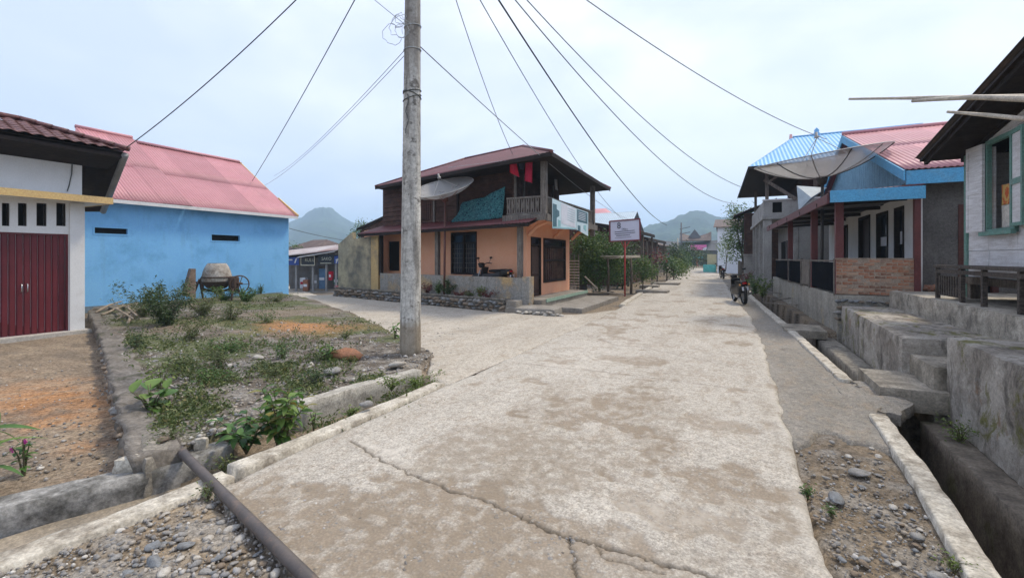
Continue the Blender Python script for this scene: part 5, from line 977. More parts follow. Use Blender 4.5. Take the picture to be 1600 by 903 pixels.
obj('plinth', MB().rbox(2.02, 3.6, 12.22, 15.9, -1.0, .78, .12, .03, .015, 301, msk, 40).rbox(2.10, 3.6, 15.92, 23.0, -1.0, .78, .2, .03, .02, 302, msk, 40).rbox(3.45, 8, 12.22, 23, -1, .70, .3, .03, .01, 303, None, 30), M_plinth, mh, True)
for i in range(40): p = (2.05 + 1.0 * (i % 10) / 9.5 + R.uniform(-.02, .02), 12.21, .25 + .13 * (i // 10) + R.uniform(-.02, .02)); stone('stone', p, R.uniform(.06, .085), mh, R.choice((0, 2, 3)), .8)
bw = thing('brick_parapet', 'bare red brick parapet closing the end of the red-posted porch', 'wall', (2.7, 12.3, .8))
t = NT('old_brick'); oi = t.node('ShaderNodeObjectInfo'); c = t.ramp(oi.outputs['Random'], [(0, (0.17, 0.085, 0.06)), (.3, (0.32, 0.125, 0.07)), (.55, (0.40, 0.18, 0.105)), (.8, (0.45, 0.30, 0.21)), (1, (0.22, 0.15, 0.12))]); c = t.mix(t.ramp(t.noise(14, 6, .7), [(.45, 0), (.65, .6)]), c, (0.46, 0.36, 0.27)); M_brick = t.done(c, .92, t.bump(t.noise(60, 6, .7), .6, .01))
M_mortar = mat('mortar', (0.40, 0.33, 0.26), (0.28, 0.22, 0.17), 8, .95, stain=(0.3, 0.15, 0.07), sscale=2, samt=.5, bump=.6)
bx0, bx1, bz0, nr = 2.02, 3.40, .79, 11; rh = .0705
obj('mortar', MB().box(bx0 + .008, bx1 - .008, 12.258, 12.37, bz0, bz0 + nr * rh - .004), M_mortar, bw)
bm_ = mesh_of(MB().rbox(-.092, .092, -.05, .05, -.029, .029, .2, .008, .004, 310), 'brick'); bm_.materials.append(M_brick)
for r_ in range(nr):
    x = bx0 + (.1 if r_ % 2 else .0)
    while x < bx1 - .02:
        w_ = min(.194, bx1 - x); 
        o = link_mesh('brick', bm_, None, bw, (x + w_ / 2, 12.302 + R.uniform(-.005, .005), bz0 + rh * (r_ + .5))); o.scale = ((w_ - .01) / .184, 1, R.uniform(.94, 1.04)); o.rotation_euler = (0, R.uniform(-.012, .012), R.uniform(-.015, .015)); x += w_
    if r_ % 2: o = link_mesh('brick', bm_, None, bw, (bx0 + .045, 12.303, bz0 + rh * (r_ + .5))); o.scale = (.45, 1, 1)
obj('cap', MB().rbox(bx0 - .01, bx1 + .01, 12.25, 12.38, bz0 + nr * rh, bz0 + nr * rh + .03, .1, .01, .004, 311), M_mortar, bw)
wop = []
for a, b, zt in ((1413, 1398, 2.80), (1388, 1370, 2.80), (1360, 1342, 2.85), (1325, 1315, 2.75)): wop.append((onX(a, 400, 3.45).y, onX(b, 400, 3.45).y, .85 if b != 1398 and b != 1370 else 1.1, zt))
obj('porch_wall', holed(MB(), 12.6, 22.5, .7, 3.45, wop, .15, X_face(3.45, -1)), M_white, mh)
for k, w_ in enumerate(wop):
    d_ = obj('door' if k > 1 else 'window', MB().box(w_[0], w_[1], .08, .10, w_[2], w_[3], X_face(3.45, -1)), M_glass if k < 2 else mat('door_dark', (.03, .02, .018), None, 3, .5), mh)
    obj('frame', holed(MB(), w_[0], w_[1], w_[2], w_[3], [(w_[0] + .07, w_[1] - .07, w_[2] + .05, w_[3] - .07)], .1, X_face(3.43, -1)), M_brownwood, d_)
    obj('vent', MB().box((w_[0] + w_[1]) / 2 - .12, (w_[0] + w_[1]) / 2 + .12, -.012, .02, w_[3] + .18, w_[3] + .29, X_face(3.45, -1)), M_black, mh)
M_paper = mat('white_paper', (0.68, 0.70, 0.74), None, 4, .7)
for a, b, c_, d_, lb in ((1404, 1410, 362, 381, 'white paper notice on the nearest porch window'), (1374, 1383, 371, 384, 'white paper notice on the second porch window')):
    p, q = onX(b, d_, 3.49), onX(a, c_, 3.49); tag(obj('paper_notice', MB().box(3.518, 3.522, p.y, q.y, p.z, q.z), M_paper), lb, 'notice')
obj('end_wall', holed(MB(), 3.47, 8, .6, 3.45, [(onY(1497, 400, 12.62).x, onY(1560, 400, 12.62).x, .7, 2.72)], .15, Y_face(12.62)), M_greyplas, mh)
dx0 = onY(1497, 400, 12.62).x; dx1 = onY(1560, 400, 12.62).x; dd = obj('door', MB().box(dx0 + .06, dx1, .08, .12, .7, 2.72, Y_face(12.62)), M_black, mh); obj('door_frame', holed(MB(), dx0, dx1, .7, 2.72, [(dx0 + .09, dx1 - .09, .7, 2.64)], .1, Y_face(12.60)), mat('dark_red_frame', (.09, .03, .025), None, 4, .6), dd)
obj('rear_wall', MB().box(3.6, 8, 22.3, 22.5, .6, 3.45).box(7.85, 8.0, 12.8, 22.29, .6, 3.45), M_greyplas, mh)
# porch posts, roof, fascias
for px, z1 in ((1302, 2.95), (1259, 2.92), (1226, 2.9)):
    y = 12.42 if px == 1302 else onX(px, 400, 2.0).y; y = {1302: 12.42, 1259: 14.9, 1226: 18.6}[px]; p = msk(2.1, y, 0); obj('post', MB().box(p[0] - .075, p[0] + .075, y - .075, y + .075, .78, z1), M_redpost, mh)
obj('post', MB().box(3.36, 3.46, 12.20, 12.32, .72, 3.0), M_redpost, mh); p = msk(2.35, 13.4, 0); obj('post', MB().tube([(p[0], 13.4, .78), (p[0], 13.4, 2.95)], .05, 10), M_white, mh)
pr0, pr1 = Vector((1.85, 12.02, 3.03)), Vector((1.85 - .06 * 10.2, 22.4, 2.95))
obj('porch_roof', MB().sheet(pr0, pr1, (1.62, 0, .09), wave=.1, amp=.014, rows=3), M_maroon, mh, True); obj('porch_roof_infill', MB().plate([(3.5, 12.3, 3.10), (3.5, 22.4, 3.10), (2.85, 22.4, 3.03)], (0, 0, .012)), M_maroon, mh)
obj('porch_ceiling', MB().plate([(1.92, 12.1, 2.93), (3.44, 12.1, 3.0), (3.44, 22.3, 3.0), (1.3, 22.3, 2.84)], (0, 0, .02)), mat('grey_ceiling', (.16, .15, .145), None, 2), mh)
obj('street_fascia', MB().beam(pr0 + Vector((-.02, .02, -.12)), pr1 + Vector((-.02, 0, -.10)), .05, .2), M_redpost, mh)
obj('front_fascia', MB().box(1.86, 3.47, 11.97, 12.01, 2.82, 3.08), M_bluetrim, mh); obj('front_roof_edge', MB().sheet((1.86, 12.0, 3.07), (3.45, 12.0, 3.09), (0, .25, .02), wave=.09, amp=.018, rows=1), M_maroon, mh, True)
for k in range(5): y = 13 + k * 2.1; obj('rafter', MB().beam((1.8 - .06 * (y - 12), y, 2.86), (3.44, y, 2.94), .06, .09), M_brownwood, mh)
# black sheet fence of the porch
M_blackp = mat('black_sheet', (0.010, 0.011, 0.014), (0.014, 0.015, 0.018), 2, .75, stain=(0.016, 0.016, 0.017), sscale=2, samt=.6, bump=.1)
M_blackp.node_tree.nodes['Principled BSDF'].inputs['Specular IOR Level'].default_value = 0.0
pf = thing('porch_fence', 'black sheet-metal fence panels along the street side of the red-posted porch', 'fence', (1.9, 15, .8))
for k, (y0, y1) in enumerate(((12.5, 15.0), (15.12, 16.2), (16.3, 18.4), (18.5, 21.5))):
    obj('panel', MB().hexa([msk(2.03, y0, .82), msk(2.05, y0, .82), msk(2.05, y1, .82), msk(2.03, y1, .82), msk(2.03, y0, 1.50), msk(2.05, y0, 1.50), msk(2.05, y1, 1.50), msk(2.03, y1, 1.50)]), M_blackp if k != 1 else M_greywood, pf); obj('rail', MB().beam(msk(2.04, y0, 1.53), msk(2.04, y1, 1.53), .05, .04), M_greywood, pf); obj('fence_post', MB().beam(msk(2.04, y0 - .04, .75), msk(2.04, y0 - .04, 1.58), .07, .07), M_greywood, pf)
# main roof
ey, ez, ry2, rz2 = 12.18, 3.47, 18.4, 5.72
roof_panels(mh, (3.2, ey, ez), (9.6, ey, ez), (0, ry2 - ey, rz2 - ez), 7, 2, M_pinkroof); roof_panels(mh, (3.2, 24.6, ez), (9.6, 24.6, ez), (0, ry2 - 24.6, rz2 - ez), 7, 1, M_pinkroof)
obj('ridge_cap', MB().tube([(3.18, ry2, rz2 + .03), (9.6, ry2, rz2 + .03)], .07, 8), M_pinkroof, mh, True)
obj('eave_fascia', MB().box(3.22, 9.5, ey + .02, ey + .06, 3.15, ez - .03), M_bluetrim, mh); obj('rake_board', MB().beam((3.19, ey + .02, ez - .09), (3.19, ry2, rz2 - .09), .04, .2, (1, 0, 0)).beam((3.19, ry2, rz2 - .09), (3.19, 24.6, ez - .09), .04, .2, (1, 0, 0)) if False else MB().plate([(3.2, ey, ez - .02), (3.2, ey, ez - .24), (3.2, ry2, rz2 - .26), (3.2, ry2, rz2 - .02)], (-.03, 0, 0)).plate([(3.2, ry2, rz2 - .02), (3.2, ry2, rz2 - .26), (3.2, 24.6, ez - .24), (3.2, 24.6, ez - .02)], (-.03, 0, 0)), M_bluetrim, mh)
obj('eave_soffit', MB().box(3.25, 9.5, ey + .07, 12.6, 3.17, 3.2), M_greyplas, mh)
M_pbl = mat('pale_blue_boards', (0.22, 0.40, 0.52), (0.17, 0.33, 0.45), 3, .8, grain=(3, (8, 8, 1), (0.10, 0.22, 0.31)))
yy = 12.65
while yy < 24.2:
    y1 = min(yy + .24, 24.2); zt = lambda y: ez - .1 + (rz2 - ez) * (1 - abs(y - ry2) / (ry2 - ey)); obj('gable_board', MB().plate([(3.42, yy + .006, 3.25), (3.42, y1 - .006, 3.25), (3.42, y1 - .006, zt(y1) - .04), (3.42, yy + .006, zt(yy) - .04)], (.03, 0, 0)), M_pbl, mh); yy += .24
obj('gable_vent', MB().plate([(3.40, 17.3, 4.95), (3.40, 19.3, 4.95), (3.40, 18.4, 5.4)], (.015, 0, 0)), M_black, mh)
# broken bricks heap
hb = thing('brick_heap', 'small heap of broken bricks beside the bare grey wall', 'brick heap', (3.7, 12.3, .9))
for i in range(14): o = link_mesh('brick', bm_, None, hb, (3.58 + R.random() * .5, 12.25 + R.random() * .25, .93 + R.random() * .08)); o.rotation_euler = (R.uniform(-.5, .5), R.uniform(-.5, .5), R.random() * 3)

# ------------------------------------------------------------------ white plank house (right edge)
XR = 3.6
rh_ = thing('plank_house', 'white plank house with green window frames and rusty eave at the right edge', 'house', (5, 7, .9))
M_wplank = mat('white_planks', (0.66, 0.65, 0.65), (0.58, 0.57, 0.57), 2, .8, grain=(2, (1, 1.5, 16), (0.46, 0.44, 0.43)), stain=(0.36, 0.31, 0.28), sscale=1.6, samt=.6, slo=.56, bump=.2)
M_gtrim = mat('sea_green_paint', (0.12, 0.25, 0.205), (0.10, 0.20, 0.17), 4, .65, stain=(0.2, 0.25, 0.21), sscale=4, samt=.5)
wy0, wy1, wz0r, wz1r = onX(1590, 300, XR).y, onX(1545, 300, XR).y, 2.02, 3.42
ceil_z = lambda y: 3.40 + .20 * (10.75 - y) if y > 6 else 3.40 + .20 * (10.75 - 6) - .2 * (6 - y)
zs = [1.28, 1.72, 2.2, 2.66, 3.1, 3.5, 3.95, 4.4]
for i in range(len(zs) - 1):
    z0, z1 = zs[i], zs[i + 1]
    for (a, b) in ((2.0, wy0), (wy0, wy1), (wy1, 10.5)):
        if a == wy0 and z0 < wz1r and z1 > wz0r:
            if z0 < wz0r: z1_ = wz0r; obj('plank', MB().box(a, b, 0, .03, z0, z1_ - .004, X_face(XR, -1)), M_wplank, rh_)
            if z1 > wz1r: obj('plank', MB().box(a, b, 0, .03, wz1r, z1 - .006, X_face(XR, -1)), M_wplank, rh_)
            continue
        cuts = [a] + ([a + (b - a) * R.uniform(.4, .6)] if b - a > 2 else []) + [b]
        for c0, c1 in zip(cuts[:-1], cuts[1:]):
            t0, t1 = min(z1 - .006, ceil_z(c0) - .05), min(z1 - .006, ceil_z(c1) - .05)
            if min(t0, t1) <= z0 + .02: continue
            jx = R.uniform(-.006, .006); obj('plank', MB().hexa([(XR + jx, c0 + .003, z0), (XR + .03, c0 + .003, z0), (XR + .03, c1 - .003, z0), (XR + jx, c1 - .003, z0), (XR + jx + .008, c0 + .003, t0), (XR + .03, c0 + .003, t0), (XR + .03, c1 - .003, t1), (XR + jx + .008, c1 - .003, t1)]), M_wplank, rh_)
obj('backing_wall', holed(MB(), 2, 10.45, 1.28, 3.36, [(wy0, wy1, wz0r, wz1r)], .05, X_face(XR + .035, -1)).box(XR + .04, 9, 10.40, 10.46, 1.28, 3.36), M_wplank, rh_)
obj('interior_dark_panel', MB().box(XR + .9, XR + .95, 8, 10.3, 1.3, 3.6), M_black, rh_)  # black panel paints the darkness of the room behind the window
obj('corner_post', MB().box(XR - .03, XR + .05, 10.46, 10.56, .92, 3.38), M_gtrim, rh_)
wn_ = obj('window_frame', holed(MB(), wy0 - .02, wy1 + .02, wz0r - .04, wz1r + .03, [(wy0 + .035, wy1 - .035, wz0r + .03, wz1r - .035)], .06, X_face(XR - .035, -1)).box(XR - .1, XR - .041, wy0 - .07, wy1 + .07, wz0r - .07, wz0r - .01), M_gtrim, rh_)
def shutter(y0, y1, ang):
    s_ = obj('shutter', holed(MB(), 0, y1 - y0, wz0r, wz1r, [(.05, y1 - y0 - .05, wz0r + .05, wz0r + .62), (.05, y1 - y0 - .05, wz0r + .70, wz1r - .06)], .035, lambda u, d, z: (XR - .045 - u * math.sin(ang) - d * math.cos(ang), (wy1 if ang > 0 else wy0) + (1 if y0 >= wy1 - .1 else -1) * u * math.cos(ang), z)), M_wplank, rh_)
    obj('shutter_panel', MB().box(.05, y1 - y0 - .05, .01, .025, wz0r + .05, wz1r - .06, lambda u, d, z: (XR - .045 - u * math.sin(ang) - d * math.cos(ang), (wy1 if ang > 0 else wy0) + (1 if y0 >= wy1 - .1 else -1) * u * math.cos(ang), z)), M_wplank, s_)
shutter(wy1, wy1 + .42, .12)
def shutter2(ang):
    f = lambda u, d, z: (XR - .05 - u * math.sin(ang) - d, wy0 - u * math.cos(ang), z); s_ = obj('shutter', holed(MB(), 0, .42, wz0r + .03, wz1r, [(.05, .37, wz0r + .08, wz0r + .62), (.05, .37, wz0r + .70, wz1r - .06)], .035, f), M_gtrim, rh_); obj('shutter_panel', MB().box(.05, .37, .008, .02, wz0r + .08, wz1r - .06, f), M_wplank, s_)
shutter2(.1)
t = NT('printed_curtain'); c = t.mix(t.ramp(t.noise(9, 4, .6), [(.45, 0), (.55, 1)]), (0.52, 0.34, 0.12), (0.45, 0.10, 0.04)); M_curt = t.done(c, .9)
def curt(z0, z1, m, nm): obj(nm, cloth([(XR + .12, wy1 - .07, z1), (XR + .12, wy0 + .16, z1 - .02)], [(XR + .12, wy1 - .07, z0), (XR + .12, wy0 + .12, z0)], m, 10, .012), m, wn_, True)
curt(2.42, 2.74, M_curt, 'curtain_print'); curt(2.06, 2.42, mat('white_curtain', (.6, .56, .5), None, 4, .9), 'curtain_white')
M_rust = mat('rusty_dark_tin', (0.075, 0.055, 0.048), (0.05, 0.04, 0.036), 3, .7, stain=(0.14, 0.075, 0.05), sscale=2, samt=.6)
e0 = Vector((2.98, 10.8, 3.42)); e1 = Vector((2.98, 6.0, 3.42 + .2 * 4.8)); obj('roof_sheet', MB().sheet((2.98, 10.85, 3.45), (10, 10.85, 3.45), (0, -4.85, .97), wave=.1, amp=.016, rows=3), M_rust, rh_, True); obj('roof_sheet', MB().sheet((2.98, 1.2, 3.45), (10, 1.2, 3.45), (0, 4.8, .97), wave=.1, amp=.016, rows=3), M_rust, rh_, True)
obj('roof_boards', MB().plate([(3.02, 10.72, 3.40), (10, 10.72, 3.40), (10, 6, 4.34), (3.02, 6, 4.34)], (0, 0, -.04)).plate([(3.02, 1.3, 3.40), (10, 1.3, 3.40), (10, 5.99, 4.34), (3.02, 5.99, 4.34)], (0, 0, -.04)), M_brownwood, rh_)
for k in range(5): x = 3.1 + k * .5; obj('rafter', MB().beam((x, 10.7, 3.33), (x, 6, 4.27), .05, .07), M_brownwood, rh_)
obj('floor_beam', MB().box(XR - .06, XR + .1, 2, 10.5, 1.16, 1.275), M_greywood, rh_); obj('under_floor_shade_panel', MB().box(XR + .6, XR + .65, 2, 10.3, .9, 1.2).box(XR + .6, 8, 10.31, 10.36, .9, 1.2), M_black, rh_)  # black panels paint the shade in the gap below the floor
for y in (10.4, 8.5, 6.5, 4.5): obj('stilt', MB().box(XR - .02, XR + .12, y - .06, y + .06, .9, 1.16), M_greywood, rh_)
M_benchw = mat('dark_weathered_wood', (0.12, 0.10, 0.085), (0.07, 0.058, 0.05), 4, .9, grain=(4, (3, 9, 9), (0.03, 0.026, 0.022)))
wb = thing('wooden_bench', 'weathered slatted wooden bench along the front of the white plank house', 'bench', (3.3, 9, .9))
obj('seat', MB().rbox(3.08, 3.52, 6.2, 10.3, 1.43, 1.48, .1, .01, .004, 321), M_benchw, wb); obj('apron', MB().box(3.105, 3.135, 6.2, 10.28, 1.345, 1.405), M_benchw, wb)
for y in (10.24, 9.30, 8.62, 7.7, 6.8): obj('leg', MB().box(3.10, 3.155, y - .028, y + .028, .90, 1.43), M_benchw, wb)
for k in range(9): y = 9.40 + k * .093; obj('slat', MB().box(3.115, 3.14, y - .022, y + .022, .97, 1.30), M_benchw, wb)
M_bamboo = mat('bamboo', (0.46, 0.41, 0.33), (0.36, 0.31, 0.25), 6, .6, stain=(0.25, 0.2, 0.15), sscale=5, samt=.5)
for (a, b, c_, r0, r1, lb) in (((1327, 155, 5.6), (1460, 153, 4.7), (1640, 152, 3.8), .014, .030, 'longest bamboo pole sticking out past the plank house eave'), ((1426, 158, 4.9), (1520, 152, 4.3), (1640, 156, 3.7), .018, .032, 'middle bamboo pole lying against the longest one'), ((1481, 175, 4.6), (1540, 180, 4.2), (1640, 190, 3.7), .014, .024, 'short lower bamboo pole with cut end beside the eave')):
    p = [D(*a), D(*b), D(*c_)]; far_ = p[2] + (p[2] - p[1]) * 1.5; tag(obj('bamboo_pole', MB().tube([p[0], p[0].lerp(p[1], .5), p[1], p[2], far_], [r0, r0 * 1.1, (r0 + r1) / 2, r1, r1], 10), M_bamboo, None, True), lb, 'bamboo pole')

# ------------------------------------------------------------------ two-storey house with the blue roof
th_ = thing('balcony_house', 'two-storey grey house with blue tin roof and concrete balcony on the right', 'house', (3, 27, 0))
M_gcon = mat('pale_grey_render', (0.36, 0.35, 0.33), (0.28, 0.27, 0.255), 1.2, .9, stain=(0.17, 0.16, 0.15), sscale=.9, samt=.6, streak=((0.14, 0.135, 0.13), 3, .5, .54))
M_bluetin = mat('blue_tin_roof', (0.15, 0.39, 0.66), (0.13, 0.35, 0.60), .8, .5, stain=(0.22, 0.46, 0.68), sscale=.6, samt=.6, bump=.08)
xs = lambda s: 1.15 - .03 * (s - 24)
for s_ in (24.2, 26.6, 29.0, 31.4): obj('pillar', MB().box(xs(s_), xs(s_) + .34, s_ - .17, s_ + .17, -.2, 3.4), M_gcon, th_)
obj('ground_wall', MB().box(2.6, 9, 24.4, 24.6, -.2, 3.4).box(2.4, 2.58, 24.4, 33, -.2, 3.4).box(1.3, 1.6, 24.5, 31.2, -.2, .55), M_gcon, th_); obj('ground_opening', MB().box(2.36, 2.398, 25.2, 27.4, .3, 2.5).box(2.36, 2.398, 28.2, 30.4, .3, 2.5), M_black, th_)
obj('balcony_slab', MB().hexa([(xs(24) - .05, 23.95, 3.4), (8, 23.95, 3.4), (8, 33, 3.4), (xs(33) - .05, 33, 3.4), (xs(24) - .05, 23.95, 3.56), (8, 23.95, 3.56), (8, 33, 3.56), (xs(33) - .05, 33, 3.56)]), M_gcon, th_)
bz = 4.26; bo = onY(1207, 330, 24).x, onY(1222, 330, 24).x
obj('balcony_parapet', holed(MB(), xs(24), 3.4, 3.565, bz, [(bo[0], bo[1], 3.7, 4.18)], .12, Y_face(24.0)).hexa([(xs(24), 24.13, 3.565), (xs(24) + .12, 24.13, 3.565), (xs(32) + .12, 32.5, 3.565), (xs(32), 32.5, 3.565), (xs(24), 24.13, bz), (xs(24) + .12, 24.13, bz), (xs(32) + .12, 32.5, bz), (xs(32), 32.5, bz)]), M_gcon, th_); obj('parapet_cap', MB().box(xs(24) - .04, 3.4, 23.95, 24.16, bz + .002, bz + .06), M_white, th_)
obj('upper_wall', MB().box(3.0, 8.5, 26, 26.15, 3.56, 5.7).box(2.9, 3.0, 26, 33, 3.56, 5.7), M_wood, th_); obj('balcony_recess', MB().box(bo[0] - .1, bo[1] + .1, 24.4, 24.45, 3.6, 4.25), M_black, th_)
for x, y in ((1.3, 24.2), (1.05, 30.5), (3.2, 24.2)): obj('upper_post', MB().box(x - .07, x + .07, y - .07, y + .07, 3.56, 5.6), M_greywood, th_)
obj('brace', MB().beam(onY(1194, 281, 23.9), onY(1245, 312, 23.9), .10, .14), M_greywood, th_); obj('brace', MB().beam(onY(1196, 288, 23.95), onY(1218, 273, 23.95), .08, .10), M_greywood, th_)
E0, E1, E2, E3 = Vector((.5, 22.6, 5.66)), Vector((10, 22.6, 5.66)), Vector((10, 33.6, 5.66)), Vector((.1, 33.6, 5.66)); Q0, Q1 = Vector((2.7, 28, 8.0)), Vector((8, 28, 8.0))
hip('roof_front', E0, E1, Q0, Q1, M_bluetin, th_); hip('roof_street_side', E3, E0, Q0, Q0, M_bluetin, th_); hip('roof_rear', E2, E3, Q1, Q0, M_bluetin, th_)
obj('roof_soffit', MB().plate([q + Vector((0, 0, -.07)) for q in (E0 + Vector((.05, .05, 0)), E1, E2, E3 + Vector((.05, 0, 0)))], (0, 0, .03)), M_brownwood, th_); obj('roof_fascia', MB().beam(E0 - Vector((0, 0, .05)), E1 - Vector((0, 0, .05)), .03, .12).beam(E0 - Vector((0, 0, .05)), E3 - Vector((0, 0, .05)), .03, .12), M_brownwood, th_)
obj('gablet', MB().plate([Q0 + Vector((-.15, -.4, -.35)), Q0 + Vector((-.15, .4, -.35)), Q0 + Vector((-.15, 0, .18))], (.12, 0, 0)), M_pinkroof, th_); obj('ridge_cap', MB().tube([Q0, Q1], .07, 7), M_bluetin, th_, True)
fz = onY(1276, 208, 28); obj('roof_finial', MB().lathe([(.22, -.3), (.18, .0), (.1, .1), (.12, .2), (0, .35)], 8, Matrix.Translation((fz.x, 28, 8.05))), M_bluetin, th_, True)
p0 = [onY(1245, 291, 20), onY(1292, 294, 20), onY(1268, 309, 19), onY(1248, 329, 19)]; tag(obj('tin_sheet', MB().plate(p0, (0, .02, .02)), mat('bright_tin', (.30, .35, .38), (.22, .27, .30), 3, .6)), 'shiny loose tin sheet leaning between porch roof and balcony', 'tin sheet')
lower_shed = thing('side_shed', 'small dark tin-roofed shed beyond the balcony house', 'shed', (1, 36, 0)); obj('roof', MB().sheet((-.1, 33.9, 4.5), (-.35, 39, 4.5), (2.5, 0, 1.0), wave=.12, rows=2), M_rust, lower_shed, True); obj('wall', MB().box(.5, 4, 34, 39, 0, 4.6), M_wood, lower_shed)

# ------------------------------------------------------------------ satellite dishes
def dish(name, label, hub, axis, rad, dep, base, m_mesh, m_pole, feed=True, n=12):
    T = thing(name, label, 'satellite dish', base); q = Vector(axis).normalized().to_track_quat('Z', 'Y').to_matrix().to_4x4(); Mx = Matrix.Translation(hub) @ q
    P = lambda r, a, dz=0: Mx @ Vector((r * math.cos(a), r * math.sin(a), dep * (r / rad) ** 2 + dz))
    for k in range(n):
        V = []; F = []; nr_, na = 6, 4
        for lay in (0, 1):
            for i in range(nr_ + 1):
                for j in range(na + 1): V.append(P(rad * (.06 + .94 * i / nr_), 2 * math.pi * (k + j / na) / n, -.006 * lay))
        o_ = (nr_ + 1) * (na + 1)
        for i in range(nr_):
            for j in range(na): a = i * (na + 1) + j; F += [(a, a + na + 1, a + na + 2, a + 1), (a + o_ + 1, a + na + 2 + o_, a + na + 1 + o_, a + o_)]
        obj('mesh_panel', MB().add(V, F), m_mesh, T, True)
        obj('rib', MB().tube([P(rad * (.05 + .95 * i / 6), 2 * math.pi * k / n, -.02) for i in range(7)], .013, 5), m_pole if k % 2 else M_greyrib, T)
    obj('rim', MB().tube([P(rad, a) for a in np.linspace(0, 2 * math.pi, 49)], .016, 6, False), M_greyrib, T, True)
    obj('hub', MB().lathe([(.0, -.22), (.09, -.2), (.14, -.05), (.14, .02), (0, .03)], 14, Mx), m_pole, T, True)
    obj('pole', MB().tube([base, Vector(hub) + Vector(axis) * -.15], .038, 10), m_pole, T, True)
    fp = Mx @ Vector((0, 0, dep * 1.9))
    for k in range(3): obj('feed_strut', MB().tube([P(rad * .62, 2.1 * k + .5), fp], .009, 5), M_greyrib, T)
    obj('feed', MB().lathe([(0, .0), (.06, .0), (.06, .05), (.03, .06), (.03, .16), (0, .16)], 12, Matrix.Translation(fp) @ q), M_greyrib, T, True); return T
M_greyrib = mat('grey_metal', (0.38, 0.37, 0.35), (0.28, 0.27, 0.25), 4, .5, metal=.3)
def mesh_mat(name, c1, c2, cover):
    t = NT(name); c = t.mix(t.ramp(t.noise(2, 5), [(.35, 0), (.65, 1)]), c1, c2); t.done(c, .6); tr = t.node('ShaderNodeBsdfTransparent'); ms = t.node('ShaderNodeMixShader'); ms.inputs[0].default_value = cover
    t.l.new(tr.outputs[0], ms.inputs[1]); t.l.new(t.b.outputs[0], ms.inputs[2]); t.l.new(ms.outputs[0], t.out.inputs['Surface']); return t.m
M_mesh = mesh_mat('wire_mesh', (0.58, 0.57, 0.55), (0.48, 0.47, 0.45), .42); M_mesh2 = mesh_mat('wire_mesh_pale', (0.5, 0.49, 0.47), (0.4, 0.39, 0.37), .42)
hub = D(1284, 277, 12.2); v = ray(1284, 255).normalized(); rd = (Vector((CA, SA, 0)) * 1 + Vector((0, 0, 1)) * .185).normalized(); rd = (rd - v * rd.dot(v)).normalized(); ax = rd.cross(v).normalized(); ax = ax if ax.z > 0 else -ax; ax = (ax + v * .03).normalized()
dish('satellite_dish', 'huge wire-mesh satellite dish rising above the red-posted porch', hub, ax, 1.56, .56, Vector((hub.x, hub.y, .78)), M_mesh, mat('dark_iron', (.05, .045, .042), None, 4, .6))
a_, z_ = onH(694, 307, -.3); hub = Vector(H(a_, -.3, z_)); v = ray(694, 280).normalized(); rd = (Vector((CA, SA, 0)) + Vector((0, 0, 1)) * .24).normalized(); rd = (rd - v * rd.dot(v)).normalized(); ax = rd.cross(v).normalized(); ax = ax if ax.z > 0 else -ax; ax = (ax - v * .20).normalized()
dish('satellite_dish', 'pale mesh satellite dish on a red pole before the orange house', hub, ax, 1.12, .34, Vector((hub.x, hub.y, .2)), M_mesh2, mat('rust_red_pole', (.15, .06, .045), None, 4, .6))

